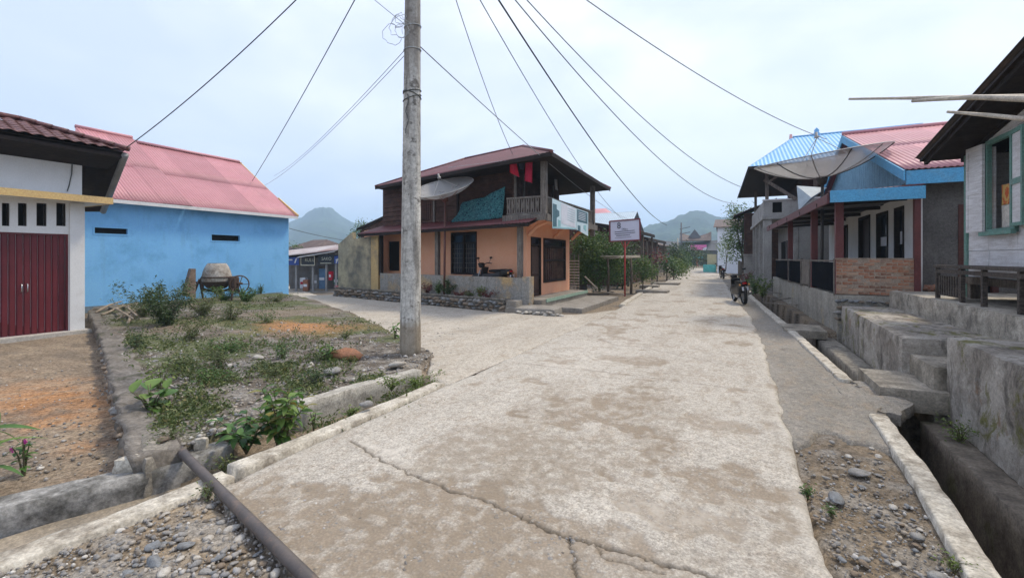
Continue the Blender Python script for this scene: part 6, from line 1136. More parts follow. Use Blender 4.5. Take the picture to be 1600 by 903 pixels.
# ------------------------------------------------------------------ motorcycles
M_bk = mat('gloss_black_plastic', (0.008, 0.008, 0.009), None, 3, .4, bump=.02); M_rubber = mat('tyre_rubber', (0.02, 0.02, 0.02), None, 8, .9); M_redl = NT('red_lens').done((.35, .01, .015), .2); M_chr = mat('dull_chrome', (.4, .4, .4), None, 5, .3, metal=.9)
def moto(label, loc, heading, lean=0.12, group='parked motorcycles'):
    T = thing('motorcycle', label, 'motorcycle', loc, group); L = Vector(loc); Mx = Matrix.Translation(L) @ Matrix.Rotation(heading, 4, 'Z') @ Matrix.Rotation(-lean, 4, 'X'); f = lambda *p: Mx @ Vector(p)   # local: x forward, y left
    def tor(x, r, w):
        pr = [(r - w * .9, -w * .5), (r - w * .3, -w * .6), (r, -w * .25), (r, w * .25), (r - w * .3, w * .6), (r - w * .9, w * .5), (r - w * .9, -w * .5)]; return MB().lathe(pr, 24, Mx @ Matrix.Translation((x, 0, r)) @ Matrix.Rotation(math.pi / 2, 4, 'X'))
    for x in (.62, -.60):
        w_ = obj('wheel', tor(x, .285, .085), M_rubber, T, True); mb = MB()
        for k in range(6): a = k * math.pi / 3; mb.tube([f(x, 0, .285), f(x + .2 * math.cos(a), 0, .285 + .2 * math.sin(a))], .014, 5)
        obj('rim', mb.lathe([(.205, -.02), (.215, .02), (.19, .02), (.19, -.02), (.205, -.02)], 24, Mx @ Matrix.Translation((x, 0, .285)) @ Matrix.Rotation(math.pi / 2, 4, 'X')), M_chr, w_, True)
    g = lambda x, y, z: tuple(f(x, y, z))
    obj('fork', MB().tube([f(.62, .09, .285), f(.42, .07, .78)], .022, 8).tube([f(.62, -.09, .285), f(.42, -.07, .78)], .022, 8), M_chr, T, True)
    obj('front_fender', MB().tube([f(.62 + .31 * math.cos(a), 0, .285 + .31 * math.sin(a)) for a in np.linspace(.3, 2.6, 9)], .06, 8), M_bk, T, True)
    obj('leg_shield', MB().rbox(-.05, .05, -.15, .15, -.28, .22, .08, .05, .0, 1, lambda x, y, z: g(.36 + x - z * .3 - abs(y) * .3, y * (1 + z * .4), .66 + z)), M_bk, T, True)
    obj('body', MB().rbox(-.62, .32, -.17, .17, -.20, .17, .08, .09, .0, 2, lambda x, y, z: g(x, y * (1 + .15 * x), .50 + z + .20 * max(0, -x - .1))), M_bk, T, True)
    obj('seat', MB().rbox(-.52, .18, -.125, .125, -.05, .05, .07, .045, .0, 3, lambda x, y, z: g(x - .16, y * (1 + .3 * x), .745 + z + .06 * max(0, -x))), M_rubber, T, True)
    obj('tail', MB().rbox(-.3, .1, -.16, .16, -.13, .07, .07, .06, .0, 4, lambda x, y, z: g(x - .55, y * (1 + x), .70 + z - x * .22)), M_bk, T, True)
    obj('tail_light', MB().rbox(-.03, .03, -.07, .07, -.035, .035, .03, .02, .0, 5, lambda x, y, z: g(x - .86, y, .745 + z)), M_redl, T, True)
    obj('number_plate', MB().box(-.89, -.88, -.10, .10, .50, .63, g), M_paper, T); obj('rear_fender', MB().tube([f(-.78, 0, .68), f(-.90, 0, .56), f(-.95, 0, .42)], [.06, .05, .04], 6), M_bk, T, True)
    obj('handlebar', MB().tube([f(.27, .34, .98), f(.34, .2, 1.0), f(.36, 0, .95), f(.34, -.2, 1.0), f(.27, -.34, .98)], .018, 8), M_bk, T, True); obj('headlight', MB().rbox(-.09, .09, -.11, .11, -.09, .09, .05, .07, .0, 6, lambda x, y, z: g(.42 + x, y, .93 + z)), M_bk, T, True)
    for s_ in (-1, 1):
        mr_ = obj('mirror', MB().tube([f(.30, s_ * .24, 1.0), f(.28, s_ * .32, 1.14)], .008, 5), M_bk, T); obj('mirror_head', MB().rbox(-.015, .015, -.06, .06, -.035, .035, .03, .014, .0, 7, lambda x, y, z: g(.28 + x, s_ * .33 + y, 1.18 + z)), M_bk, mr_, True); obj('turn_signal', MB().lathe([(0, -.04), (.03, -.02), (.035, .02), (0, .04)], 8, Mx @ Matrix.Translation((-.84, s_ * .14, .70))), mat('amber_lens', (.6, .3, .1), None, 3, .2), T, True)
    obj('exhaust', MB().tube([f(.1, -.14, .3), f(-.3, -.17, .3), f(-.72, -.18, .40)], [.03, .045, .055], 10), M_chr, T, True); obj('engine', MB().rbox(-.2, .2, -.11, .11, -.11, .11, .06, .05, .01, 8, lambda x, y, z: g(x + .02, y, .30 + z)), M_chr, T, True); obj('shock', MB().tube([f(-.58, .12, .3), f(-.45, .12, .62)], .025, 8), M_bk, T); obj('side_stand', MB().tube([f(0, .12, .25), f(-.05, .30, .03)], .012, 6), M_chr, T); return T
pm = G(1158, 466); moto('black motorcycle seen from behind, parked at the right kerb', (.12, 17.9, .0), math.radians(90 + 14), .10)
a_, _ = onH(768, 440, .36); moto('black motorcycle standing behind the low wall of the orange house porch', H(a_, .36, .42), math.atan2(ev.y, ev.x), .03)
moto('distant dark motorcycle beside the board fence far up the road', (-.95, 38.5, 0), math.radians(100), .1)

# ------------------------------------------------------------------ cement mixer
cm0 = onX(339, 462, -16.5); cm = thing('cement_mixer', 'old cement mixer with crusted white drum in front of the blue wall', 'cement mixer', (cm0.x, cm0.y, 0))
dc = onX(339, 432, -16.5); M_crust = mat('cement_crust', (0.46, 0.43, 0.38), (0.30, 0.27, 0.23), 5, .95, stain=(0.2, 0.15, 0.11), sscale=4, samt=.75, slo=.5, bump=.8, bscale=12); M_mix = mat('rusty_iron', (0.07, 0.05, 0.042), (0.11, 0.07, 0.05), 5, .8, bump=.4)
dk = 16.3 / 15.83; s_ = .0233
obj('drum', MB().lathe([(.27, .47), (.30, .44), (.36, .34), (.42, .18), (.455, .02), (.46, -.14), (.44, -.20)], 28, Matrix.Translation(dc)), M_crust, cm, True); obj('drum_bottom', MB().lathe([(.455, -.17), (.45, -.2), (.30, -.40), (.14, -.46), (0, -.46)], 28, Matrix.Translation(dc)), M_mix, cm, True); obj('drum_ring', MB().lathe([(.45, -.04), (.475, -.04), (.475, .0), (.45, .0)], 28, Matrix.Translation(dc)), M_mix, cm, True); obj('drum_mouth', MB().lathe([(.24, .44), (.275, .44), (.275, .47), (.24, .47), (.23, .3), (0, .28)], 24, Matrix.Translation(dc)), M_mix, cm, True)
cr = Vector((CA, SA, 0)); cv = Vector((-SA, CA, 0))
obj('yoke', MB().tube([dc - cr * .55 + Vector((0, 0, -.05)), dc - cr * .5 + Vector((0, 0, -.45)), dc + Vector((0, 0, -.55)), dc + cr * .5 + Vector((0, 0, -.45)), dc + cr * .55 + Vector((0, 0, -.05))], .05, 8), M_mix, cm, True); obj('axle', MB().tube([dc - cr * .8 + Vector((0, 0, -.22)), dc + cr * .9 + Vector((0, 0, -.25))], .04, 8), M_mix, cm, True)
for s_, h_ in ((-.62, .8), (.62, .8)): obj('leg', MB().tube([dc + cr * s_ + Vector((0, 0, -.1)), Vector((dc.x, dc.y, 0)) + cr * (s_ * 1.15) + cv * .35], .035, 8).tube([dc + cr * s_ + Vector((0, 0, -.1)), Vector((dc.x, dc.y, 0)) + cr * (s_ * 1.15) - cv * .35], .035, 8), M_mix, cm, True)
wc_ = dc + cr * .80 + Vector((0, 0, -.28)); Mw = Matrix.Translation(wc_) @ (cr * .75 - cv * .66).normalized().to_track_quat('Z', 'Y').to_matrix().to_4x4(); wl_ = obj('hand_wheel', MB().lathe([(.30, -.015), (.33, 0), (.30, .015), (.285, 0), (.30, -.015)], 28, Mw), M_mix, cm, True); mb = MB()
for k in range(5): a = k * 1.2566; mb.tube([Mw @ Vector((0, 0, 0)), Mw @ Vector((.3 * math.cos(a), .3 * math.sin(a), 0))], .014, 6)
obj('spoke', mb, M_mix, wl_); obj('motor_cover', MB().rbox(-.13, .13, -.16, .16, -.3, .24, .06, .08, .01, 9, lambda x, y, z: tuple(wc_ - cr * .2 + cr * x + cv * y + Vector((0, 0, z + .05)))), M_mix, cm, True)
qb = [onX(287, 462, -16.2), onX(306, 466, -16.2), onX(306, 420, -16.2), onX(299, 420, -16.2)]; tag(obj('hopper_board', MB().plate(qb, (-.35, .1, 0)), mat('rusty_board', (0.24, 0.18, 0.14), (0.17, 0.12, 0.09), 4, .9, stain=(0.1, 0.05, 0.03), sscale=2, samt=.7)), 'tall tapered rusty loading hopper standing left of the cement mixer', 'hopper')

# ------------------------------------------------------------------ red-framed sign on a pole
sb = G(976, 461); sg = thing('village_sign', 'white sign board on a thin red post beside the road', 'sign', (sb.x, sb.y, 0)); M_redp = mat('red_paint', (0.42, 0.03, 0.03), (0.33, 0.025, 0.028), 4, .5); M_signw = mat('sign_white', (0.66, 0.66, 0.76), (0.60, 0.60, 0.71), 1, .4, bump=.02); M_ink = mat('sign_ink', (0.03, 0.03, 0.045), None, 3, .6)
dS = (sb - CP).dot(Vector((-SA, CA, 0))); A, B, C_, D_ = D(953, 377.5, dS - .2), D(1000, 375, dS + .15), D(999.5, 342, dS + .15), D(952.5, 346, dS - .2)
nS = (B - A).cross(D_ - A).normalized(); nS = nS if nS.y < 0 else -nS
obj('board', MB().plate([A, B, C_, D_], -nS * .03), M_signw, sg); mbf = MB()
for p, q in ((A, B), (B, C_), (C_, D_), (D_, A)): mbf.beam(p + nS * .006, q + nS * .006, .05, .05, nS)
obj('frame', mbf, mat('maroon_frame', (.2, .03, .04), None, 3, .5), sg); obj('post', MB().tube([(sb.x, sb.y + .05, -.1), (sb.x, sb.y + .05, 2.45)], .035, 10), M_redp, sg, True)
mid_ = A.lerp(B, .5); obj('scroll', MB().tube([(sb.x, sb.y + .05, 2.0), tuple(A.lerp(B, .36) - Vector((0, 0, .0))), ], .018, 6).tube([(sb.x, sb.y + .05, 2.0), tuple(A.lerp(B, .66))], .018, 6), M_redp, sg, True)
rz_ = math.atan2((B - A).y, (B - A).x); sp = lambda u, v_: A.lerp(B, u).lerp(D_.lerp(C_, u), v_) + nS * .012
text('lettering', '8', .36, M_ink, sg, sp(.30, .74), (math.pi / 2, 0, rz_), .002); text('lettering', 'DESA I', .10, M_ink, sg, sp(.49, .56), (math.pi / 2, 0, rz_), .002)
for k, (u0, u1) in enumerate(((.16, .82), (.16, .84), (.20, .66), (.16, .70))):
    v_ = .44 - k * .10; obj('print_line', MB().plate([sp(u0, v_), sp(u1, v_ + .02), sp(u1, v_ + .045), sp(u0, v_ + .025)], -nS * .003), M_ink if k < 3 else mat('pale_ink', (.3, .3, .38), None, 3), sg)

# ------------------------------------------------------------------ beside the orange house: screen, trees, bamboo rack
bs = thing('bamboo_screen', 'small screen of horizontal bamboo slats at the corner of the orange house', 'screen', onY(897, 455, 18.3))
for k in range(12): z0 = .12 + k * .12; p, q = onY(889, 400, 18.3), onY(905, 400, 18.3); obj('slat', MB().box(p.x, q.x, 18.28, 18.31, z0, z0 + .05 + R.uniform(-.01, .01)), M_bamboo, bs)
for px in (890, 897, 904): p = onY(px, 400, 18.33); obj('upright', MB().box(p.x - .02, p.x + .02, 18.315, 18.35, 0, 1.75), M_greywood, bs)
def D2(px, py, d): p = D(px, py, d); return (p.x, p.y, p.z)
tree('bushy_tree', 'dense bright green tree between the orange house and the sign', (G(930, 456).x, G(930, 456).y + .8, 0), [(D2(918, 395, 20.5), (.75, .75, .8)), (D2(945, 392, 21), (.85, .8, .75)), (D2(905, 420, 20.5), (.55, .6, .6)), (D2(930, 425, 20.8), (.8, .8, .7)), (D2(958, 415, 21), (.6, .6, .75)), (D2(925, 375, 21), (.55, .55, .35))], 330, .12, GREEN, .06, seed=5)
tree('bushy_tree', 'dark leafy tree behind the red sign post', D2(972, 452, 24), [(D2(975, 412, 24), (.5, .5, .5)), (D2(966, 400, 24), (.5, .5, .7)), (D2(970, 432, 24), (.7, .7, .5)), (D2(984, 388, 24.5), (.5, .5, .55))], 240, .14, DKGREEN, .06, seed=6)
tree('bushy_tree', 'small green shrub with pale trunk right of the sign', D2(1004, 452, 21), [(D2(1008, 412, 21), (.4, .4, .25)), (D2(995, 418, 21), (.3, .3, .25)), (D2(1018, 425, 21), (.3, .3, .3)), (D2(1003, 428, 21), (.4, .4, .25))], 380, .10, GREEN, .035, seed=7)
rk = thing('bamboo_rack', 'rough bamboo rack on crooked posts behind the sign', 'rack', G(965, 455))
for px, d_ in ((950, 20.2), (986, 20.6)): p = D(px, 403, d_); obj('post', MB().tube([(p.x, p.y, -.05), (p.x + .03, p.y, .8), (p.x - .02, p.y, p.z)], [.06, .05, .05], 8), M_bark, rk, True)
for k, (a, b) in enumerate((((938, 401), (1000, 400)), ((942, 404), (1001, 402)), ((940, 399), (985, 404)))): obj('pole', MB().tube([D(*a, 20.0 + k * .2), D(*b, 20.4 + k * .2)], .03, 7), M_bamboo, rk, True)
for k, (a, b, lb) in enumerate((((925, 455), (975, 460), 'long bare pole lying on the ground at the foot of the sign'), ((938, 452), (960, 457), 'short pole lying behind the foot of the sign'), ((914, 432), (933, 452), 'thin stick leaning near the bamboo screen'))):
    p, q = G(*a, .05), G(*b, .05)
    if k == 2: p = D(914, 432, 18.7); q = D(933, 451, 19.0)
    tag(obj('stick', MB().tube([p, q], .03, 7), M_bamboo), lb, 'stick')
tag(obj('water_drum', MB().lathe([(0, 0), (.26, 0), (.27, .3), (.26, .31), (.27, .6), (.26, .8), (.24, .8), (.2, .78), (0, .77)], 20, Matrix.Translation(G(909, 455))), M_greyplas, None, True), 'dull grey drum beside the bamboo screen', 'drum')

# ------------------------------------------------------------------ row of sheds up the left of the road
def shed(label, x0, x1, y0, y1, ze, zr, m_wall, m_roof, group=None):
    T = thing('wooden_shed', label, 'shed', (x0, y0, 0), group)
    n = max(3, int((x1 - x0) / .22))
    for k in range(n): a = x0 + (x1 - x0) * k / n; obj('board', MB().box(a, a + (x1 - x0) / n - .012, y0, y0 + .03, 0, ze + (zr - ze) * (1 - (a - x0) / (x1 - x0)) - .06), m_wall, T)
    obj('wall', MB().box(x0, x1 - .01, y0 + .031, y0 + .1, 0, ze - .1).box(x1 - .1, x1, y0 + .101, y1, 0, ze - .05), m_wall, T); obj('doorway', MB().box(x1 + .002, x1 + .02, y0 + 1.2, y0 + 2.2, .1, 2.1).box(x1 + .002, x1 + .02, y0 + 4, y0 + 5.3, .8, 1.9), M_black, T)
    obj('roof', MB().sheet((x1 + .75, y0 - .5, ze), (x1 + .75, y1, ze), (x0 - x1 - .75, 0, zr - ze + .1), wave=.12, amp=.02, rows=3, sag=.08), m_roof, T, True)
    obj('fascia', MB().box(x1 + .74, x1 + .77, y0 - .5, y1, ze - .2, ze - .02).plate([(x1 + .74, y0 - .5, ze - .2), (x1 + .74, y0 - .5, ze - .02), (x0, y0 - .5, zr + .08), (x0, y0 - .5, zr - .12)], (0, .03, 0)), M_brownwood, T); obj('ceiling', MB().plate([(x1 + .7, y0 - .4, ze - .1), (x0, y0 - .4, zr - .05), (x0, y1, zr - .05), (x1 + .7, y1, ze - .1)], (0, 0, .02)), M_brownwood, T)
    for y in (y0 - .3, (y0 + y1) / 2, y1 - .3): obj('post', MB().box(x1 + .55, x1 + .67, y - .06, y + .06, 0, ze - .02), M_greywood, T)
    return T
M_rustroof = mat('rusty_brown_tin', (0.10, 0.065, 0.055), (0.07, 0.05, 0.045), 2, .7, stain=(.2, .14, .11), sscale=1.5, samt=.6); M_redwood = mat('red_brown_boards', (0.17, 0.075, 0.055), (0.11, 0.055, 0.042), 3, .85, grain=(3, (8, 8, 1), (0.05, 0.03, 0.025)))
shed('reddish board shed with dark tin roof behind the sign', -9.4, -6.0, 25.6, 33.5, 3.25, 3.9, M_redwood, M_rustroof); shed('brown board shed with sagging tin roof farther up the left side', -9.6, -6.6, 35, 44, 3.1, 4.0, M_wood, M_rustroof); shed('farthest weathered shed up the left side of the road', -10.5, -7.6, 47, 58, 2.9, 3.9, M_greywood, M_rustroof)
def far_house(label, c, w, dpt, ze, zr, m_wall, m_roof, hipk=0.0, name='far_house', win=2):
    x, y = c; T = thing(name, label, 'house', (x, y, 0)); obj('wall', MB().box(x - w / 2, x + w / 2, y - dpt / 2, y + dpt / 2, -1, ze), m_wall, T)
    h = hipk * w / 2; a, b, c2, d_ = (Vector((x - w / 2 - .4, y - dpt / 2 - .4, ze)), Vector((x + w / 2 + .4, y - dpt / 2 - .4, ze)), Vector((x + w / 2 + .4, y + dpt / 2 + .4, ze)), Vector((x - w / 2 - .4, y + dpt / 2 + .4, ze))); p, q = Vector((x - w / 2 - .4 + h, y, zr)), Vector((x + w / 2 + .4 - h, y, zr))
    hip('roof_front', a, b, p, q, m_roof, T); hip('roof_rear', c2, d_, q, p, m_roof, T)
    if h > 0: hip('roof_end', b, c2, q, q, m_roof, T); hip('roof_end', d_, a, p, p, m_roof, T)
    else: obj('gable', MB().plate([(x + w / 2, y - dpt / 2, ze), (x + w / 2, y + dpt / 2, ze), (x + w / 2, y, zr - .05)], (-.1, 0, 0)).plate([(x - w / 2, y - dpt / 2, ze), (x - w / 2, y + dpt / 2, ze), (x - w / 2, y, zr - .05)], (.1, 0, 0)), m_wall, T)
    for k in range(win): u = x - w / 2 + w * (k + .5) / win; wi = obj('window', MB().box(u - .45, u + .45, y - dpt / 2 - .03, y - dpt / 2 - .005, ze - 1.8, ze - .6), M_glass, T); obj('window_frame', holed(MB(), u - .52, u + .52, ze - 1.87, ze - .53, [(u - .44, u + .44, ze - 1.79, ze - .61)], .05, Y_face(y - dpt / 2 - .06)), M_brownwood, wi)
    return T
M_tinpale = mat('pale_blue_tin', (0.36, 0.44, 0.50), (0.30, 0.38, 0.44), .8, .45, metal=.2); M_gwall = mat('grey_wall', (.3, .3, .3), None, 1)
q = D(942, 370, 38); far_house('pale blue tin-roofed house behind the bushy tree', (q.x, q.y), 5.0, 6, 3.6, 5.4, M_gwall, M_tinpale, 0)
q = D(938, 340, 52); far_house('pink hip-roofed house behind the pale blue tin roof', (q.x, q.y), 5, 5, 5.4, 7.3, M_white, M_pinkroof, .9)
# far right: white building, wall and fence
wbx = far_house('tall white building with brown roof far up on the right', (2.3, 58), 8.2, 9, 4.9, 6.1, mat('bright_white_wall', (.74, .77, .82), None, .6, .8), M_rustroof, 0, win=1)
p = G(1107, 420); tag(obj('boundary_wall', MB().box(-2.9, -1.95, 55.0, 55.2, 0, 2.0), mat('cream_wall', (.62, .55, .34), None, 1)), 'cream wall stub at the foot of the white building', 'wall'); tag(obj('tarpaulin', MB().rbox(-3.3, -2.0, 54.4, 54.6, 0, .85, .2, .05, .03, 7), mat('turquoise_tarp', (.12, .5, .45), None, 2, .5)), 'turquoise tarpaulin draped on the cream wall', 'tarpaulin')
fc = thing('board_fence', 'grey vertical board fence along the right side beyond the parked motorcycle', 'fence', (.2, 38, 0))
for k in range(34): y = 33.4 + k * .28; x = float(kerb_t(y)) + .75; obj('board', MB().box(x, x + .03, y, y + .25, 0, 1.35 + R.uniform(-.06, .06)), M_greywood, fc)
gp = thing('gate_pillar', 'grey concrete gate pillar before the balcony house', 'pillar', (.7, 32.4, 0)); obj('shaft', MB().rbox(.45, .95, 32.2, 32.7, -.1, 1.75, .1, .02, .008, 3), M_gcon, gp, True); obj('cap', MB().box(.4, 1.0, 32.15, 32.75, 1.76, 1.84), M_gcon, gp)
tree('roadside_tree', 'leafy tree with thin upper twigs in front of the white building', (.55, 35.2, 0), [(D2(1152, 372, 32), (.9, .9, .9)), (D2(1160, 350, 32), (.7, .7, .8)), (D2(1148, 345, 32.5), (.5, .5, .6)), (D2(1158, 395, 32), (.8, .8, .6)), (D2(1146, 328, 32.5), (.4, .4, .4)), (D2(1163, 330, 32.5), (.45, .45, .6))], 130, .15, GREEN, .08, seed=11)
tree('roadside_tree', 'pale sparse shrub against the white building wall', D2(1134, 420, 40), [(D2(1133, 388, 40), (.7, .7, .8)), (D2(1140, 378, 40), (.6, .6, .6)), (D2(1136, 402, 40), (.5, .5, .4))], 70, .16, LIME, .05, seed=12)
for i, (x, y, w_, h_, n_, sz, m_, lb) in enumerate([(.95, 20.6, .45, .75, 500, .09, LIME, 'yellow-green bush by the kerb behind the parked motorcycle'), (.75, 22.2, .5, .9, 500, .1, GREEN, 'green bush below the balcony house pillars'), (.35, 24.5, .4, .5, 300, .09, LIME, 'pale weeds at the road edge before the board fence'), (.5, 28, .5, 1.0, 400, .1, REDLEAF, 'reddish plant at the foot of the balcony house'), (.0, 30, .4, .6, 300, .1, GREEN, 'low green plant beside the gate pillar')]): shrub('roadside_bush', lb, (x, y, 0), w_, h_, n_, sz, m_, 130 + i, 'bush', None, .4, 12)
for i, (px, py, d_, r_, m_, lb) in enumerate([(1026, 402, 28, .32, REDLEAF, 'red-leaved shrub in front of the reddish shed'), (1042, 412, 33, .5, GREEN, 'green shrub hiding the end of the reddish shed'), (1052, 420, 33, .45, GREEN, 'rounded shrub by the left verge up the road'), (1056, 400, 44, .8, DKGREEN, 'dark tree over the sagging shed'), (1066, 408, 50, .75, GREEN, 'green tree halfway up the left verge'), (1074, 400, 62, 1.7, DKGREEN, 'dark round tree near the far end of the road'), (1062, 420, 40, .6, LIME, 'light green shrub low on the left verge'), (1102, 405, 75, 1.2, DKGREEN, 'dark shrub at the far end on the right')]):
    tree('verge_tree', lb, D2(px, 403 + 1120 / d_, d_), [(D2(px, py, d_), (r_, r_, r_ * .9)), (D2(px - 4, py - 8, d_), (r_ * .7,) * 3), (D2(px + 5, py + 5, d_), (r_ * .7,) * 3)], 110 if r_ < 1 else 50, .12 + d_ * .002, m_, .05, seed=30 + i)
# far end: gate hall, banner, canopy, person, poles
q = D(1078, 400, 100); gh = thing('gate_hall', 'dark hall with steep layered roof closing the far end of the road', 'building', (q.x, q.y, 0)); M_hall = mat('dark_grey_slate', (.12, .125, .135), None, 1, .7)
obj('wall', MB().box(q.x - 6, q.x + 6, q.y, q.y + 6, 0, 3.4), M_hall, gh)
def saddle(cx, y, w, z0, z1, rise, m):
    mb = MB(); V = []
    for i in range(17):
        u = i / 16 * 2 - 1; zr = z1 + rise * u * u; V += [(cx + u * w, y - 2.6, z0), (cx + u * w * 1.02, y, zr), (cx + u * w, y + 2.6, z0)]
    mb.add(V, [f for i in range(16) for f in ((3 * i, 3 * i + 3, 3 * i + 4, 3 * i + 1), (3 * i + 1, 3 * i + 4, 3 * i + 5, 3 * i + 2), (3 * i, 3 * i + 2, 3 * i + 5, 3 * i + 3))] + [(0, 1, 2), (50, 49, 48)]); return mb
obj('lower_roof', saddle(q.x, q.y + 2, 7.5, 3.2, 5.2, .7, M_hall), M_hall, gh); obj('upper_roof', saddle(q.x + 1, q.y + 2.2, 3.2, 5.4, 6.6, .9, M_hall), M_rustroof, gh); obj('spire', MB().plate([(q.x - .6, q.y + 1, 6.0), (q.x + 2.4, q.y + 1, 6.0), (q.x + .9, q.y + 1, 8.0)], (0, 1.5, 0)), M_hall, gh)
bnr = thing('street_banner', 'pink banner strung across the far end of the road', 'banner', D(1089, 387, 80)); obj('sheet', MB().plate([D(1075, 391, 80), D(1104, 391, 80), D(1104, 382.5, 80), D(1075, 383, 80)], (0, .02, 0)), mat('pink_print', (.62, .09, .3), (.7, .2, .42), 1, .5), bnr); obj('white_end', MB().plate([D(1075, 391, 79.95), D(1080, 391, 79.95), D(1078, 383, 79.95), D(1075, 383, 79.95)], (0, .01, 0)).plate([D(1097, 391, 79.95), D(1104, 391, 79.95), D(1104, 386, 79.95), D(1099, 388, 79.95)], (0, .01, 0)), M_paper, bnr); obj('cord', MB().tube([D(1058, 384, 80), D(1075, 383, 80)], .03, 5).tube([D(1104, 382.5, 80), D(1125, 380, 80)], .03, 5), M_wire, bnr)
q = G(1091, 418); cn = thing('market_parasol', 'light blue parasol at the far end of the road', 'parasol', (q.x, q.y + 3, 0)); qq = D(1092, 403, 76); obj('canopy', MB().lathe([(0, .35), (.6, .22), (1.0, 0), (.98, -.05)], 8, Matrix.Translation(qq)), mat('sky_blue_cloth', (.2, .55, .68), None, 2), cn); obj('pole', MB().tube([(qq.x, qq.y, 0), qq + Vector((0, 0, .3))], .03, 6), M_greywood, cn)
pb = D(1089, 416.5, 82); pb.z = 0
def person(label, base, face):
    T = thing('person', label, 'person', base); me = bpy.data.meshes.new('body'); B = Vector(base); cr2 = Vector((math.cos(face), math.sin(face), 0)); fw = Vector((-cr2.y, cr2.x, 0))
    J = dict(pel=(0, 0, .92), che=(0, 0, 1.28), nec=(0, .0, 1.43), hed=(0, .02, 1.55), top=(0, .02, 1.66), ls=(-.17, 0, 1.38), le=(-.24, .02, 1.12), lh=(-.22, .12, .90), rs=(.17, 0, 1.38), re=(.24, .02, 1.12), rh=(.22, .10, .90), lp=(-.09, 0, .88), lk=(-.10, .05, .48), la=(-.10, -.04, .08), lf=(-.11, .12, .03), rp=(.09, 0, .88), rk=(.10, -.03, .48), ra=(.10, -.16, .10), rf=(.11, .0, .03))
    K = list(J); ed = [('pel', 'che'), ('che', 'nec'), ('nec', 'hed'), ('hed', 'top'), ('che', 'ls'), ('ls', 'le'), ('le', 'lh'), ('che', 'rs'), ('rs', 're'), ('re', 'rh'), ('pel', 'lp'), ('lp', 'lk'), ('lk', 'la'), ('la', 'lf'), ('pel', 'rp'), ('rp', 'rk'), ('rk', 'ra'), ('ra', 'rf')]
    me.from_pydata([tuple(B + cr2 * p[0] + fw * p[1] + Vector((0, 0, p[2]))) for p in J.values()], [(K.index(a), K.index(b)) for a, b in ed], []); o = link_mesh('body', me, mat('red_dress', (.42, .03, .06), (.34, .03, .05), 4, .9), T)
    md = o.modifiers.new('skin', 'SKIN'); rad = dict(pel=.15, che=.15, nec=.055, hed=.095, top=.06, ls=.07, le=.05, lh=.04, rs=.07, re=.05, rh=.04, lp=.10, lk=.07, la=.05, lf=.045, rp=.10, rk=.07, ra=.05, rf=.045)
    for v_, k in zip(me.skin_vertices[0].data if me.skin_vertices else o.data.skin_vertices[0].data, K): v_.radius = (rad[k], rad[k]); v_.use_root = k == 'pel'
    o.modifiers.new('sub', 'SUBSURF').levels = 1; hd = B + fw * .03 + Vector((0, 0, 1.60)); obj('head_scarf', MB().lathe([(0, .13), (.07, .11), (.115, .02), (.12, -.08), (.16, -.2), (.12, -.24)], 12, Matrix.Translation(hd)), mat('red_scarf', (.36, .04, .06), None, 4), T, True); return T
def safe_person():
    person('person in red clothes walking at the far end of the road', pb, YAW)
safe_person()
for i, (px, d_, yt, lb) in enumerate(((1064.5, 62, 348, 'dark distant utility pole with side arms up the road'), (1059, 48, 372, 'thin pale post on the left verge up the road'))):
    p = D(px, 403, d_); up2 = thing('distant_pole', lb, 'pole', (p.x, p.y, 0)); zt = D(px, yt, d_).z; obj('shaft', MB().tube([(p.x, p.y, 0), (p.x, p.y, zt)], .1 if i == 0 else .05, 8), M_hall if i == 0 else M_bamboo, up2, True)
    if i == 0:
        for z in (.9, 1.6): obj('arm', MB().beam((p.x - .2, p.y, zt - z), (p.x + 1.1, p.y + .4, zt - z + .3), .09), M_hall, up2)
# culvert slabs on the left verge
for k, (px, py, sx_, sy_, lb) in enumerate(((1020, 455, .7, .5, 'concrete culvert slab on the left verge by the sign'), (1040, 443, .8, .6, 'second culvert slab farther along the left verge'), (1015, 447, .5, .35, 'broken slab beside the left culvert'))):
    p = G(px, py, .05); rthing('culvert_slab', lb, 'slab', MB().rbox(-sx_, sx_, -sy_, sy_, -.12, .06, .1, .03, .02, 400 + k, lambda x, y, z: (p.x + x, p.y + y, .05 + z)), M_terr)

# ------------------------------------------------------------------ shops down the side street
SD = 30.0; so = D(455, 403, SD); cr = Vector((CA, SA, 0)); cv = Vector((-SA, CA, 0))
def S(u, v_, z): p = so + cr * u + cv * v_; return (p.x, p.y, z)
def su(px): return (px - 455) * SD / FPX
sz = lambda py, v_=0: CAM_H - (py - HOR) * (SD + v_) / FPX
sh_ = thing('shop_row', 'row of small open-fronted shops at the end of the side street', 'shop', S(1.5, 0, -.6))
M_shopw = mat('dim_shop_wall', (.16, .15, .145), None, 2, .9, stain=(.08, .075, .07), samt=.6)
obj('rear_wall', MB().box(su(425), su(560), 2.4, 2.5, -.8, 2.3, S), M_shopw, sh_); obj('floor', MB().rbox(su(425), su(560), -.7, 2.4, -1.2, sz(455), .3, .03, .02, 5, S), M_terr, sh_)
for px in (463, 489, 510, 525): obj('post', MB().box(su(px) - .06, su(px) + .06, -.06, .06, sz(455), 1.9, S), M_gwall, sh_)
obj('roof', MB().sheet(S(su(425), -.7, sz(403)), S(su(560), -.7, sz(388)), tuple(cv * 3 + Vector((0, 0, .55))), wave=.12, amp=.02, rows=2), mat('mixed_old_tin', (.28, .22, .21), (.42, .40, .40), .8, .5, stain=(.16, .06, .055), sscale=.6, samt=.8), sh_, True)
obj('pale_roof_strip', MB().plate([S(su(472), -.75, sz(403)), S(su(530), -.75, sz(393.5)), S(su(530), -.2, sz(390.5)), S(su(472), -.2, sz(400))], (0, 0, .02)), M_white, sh_)
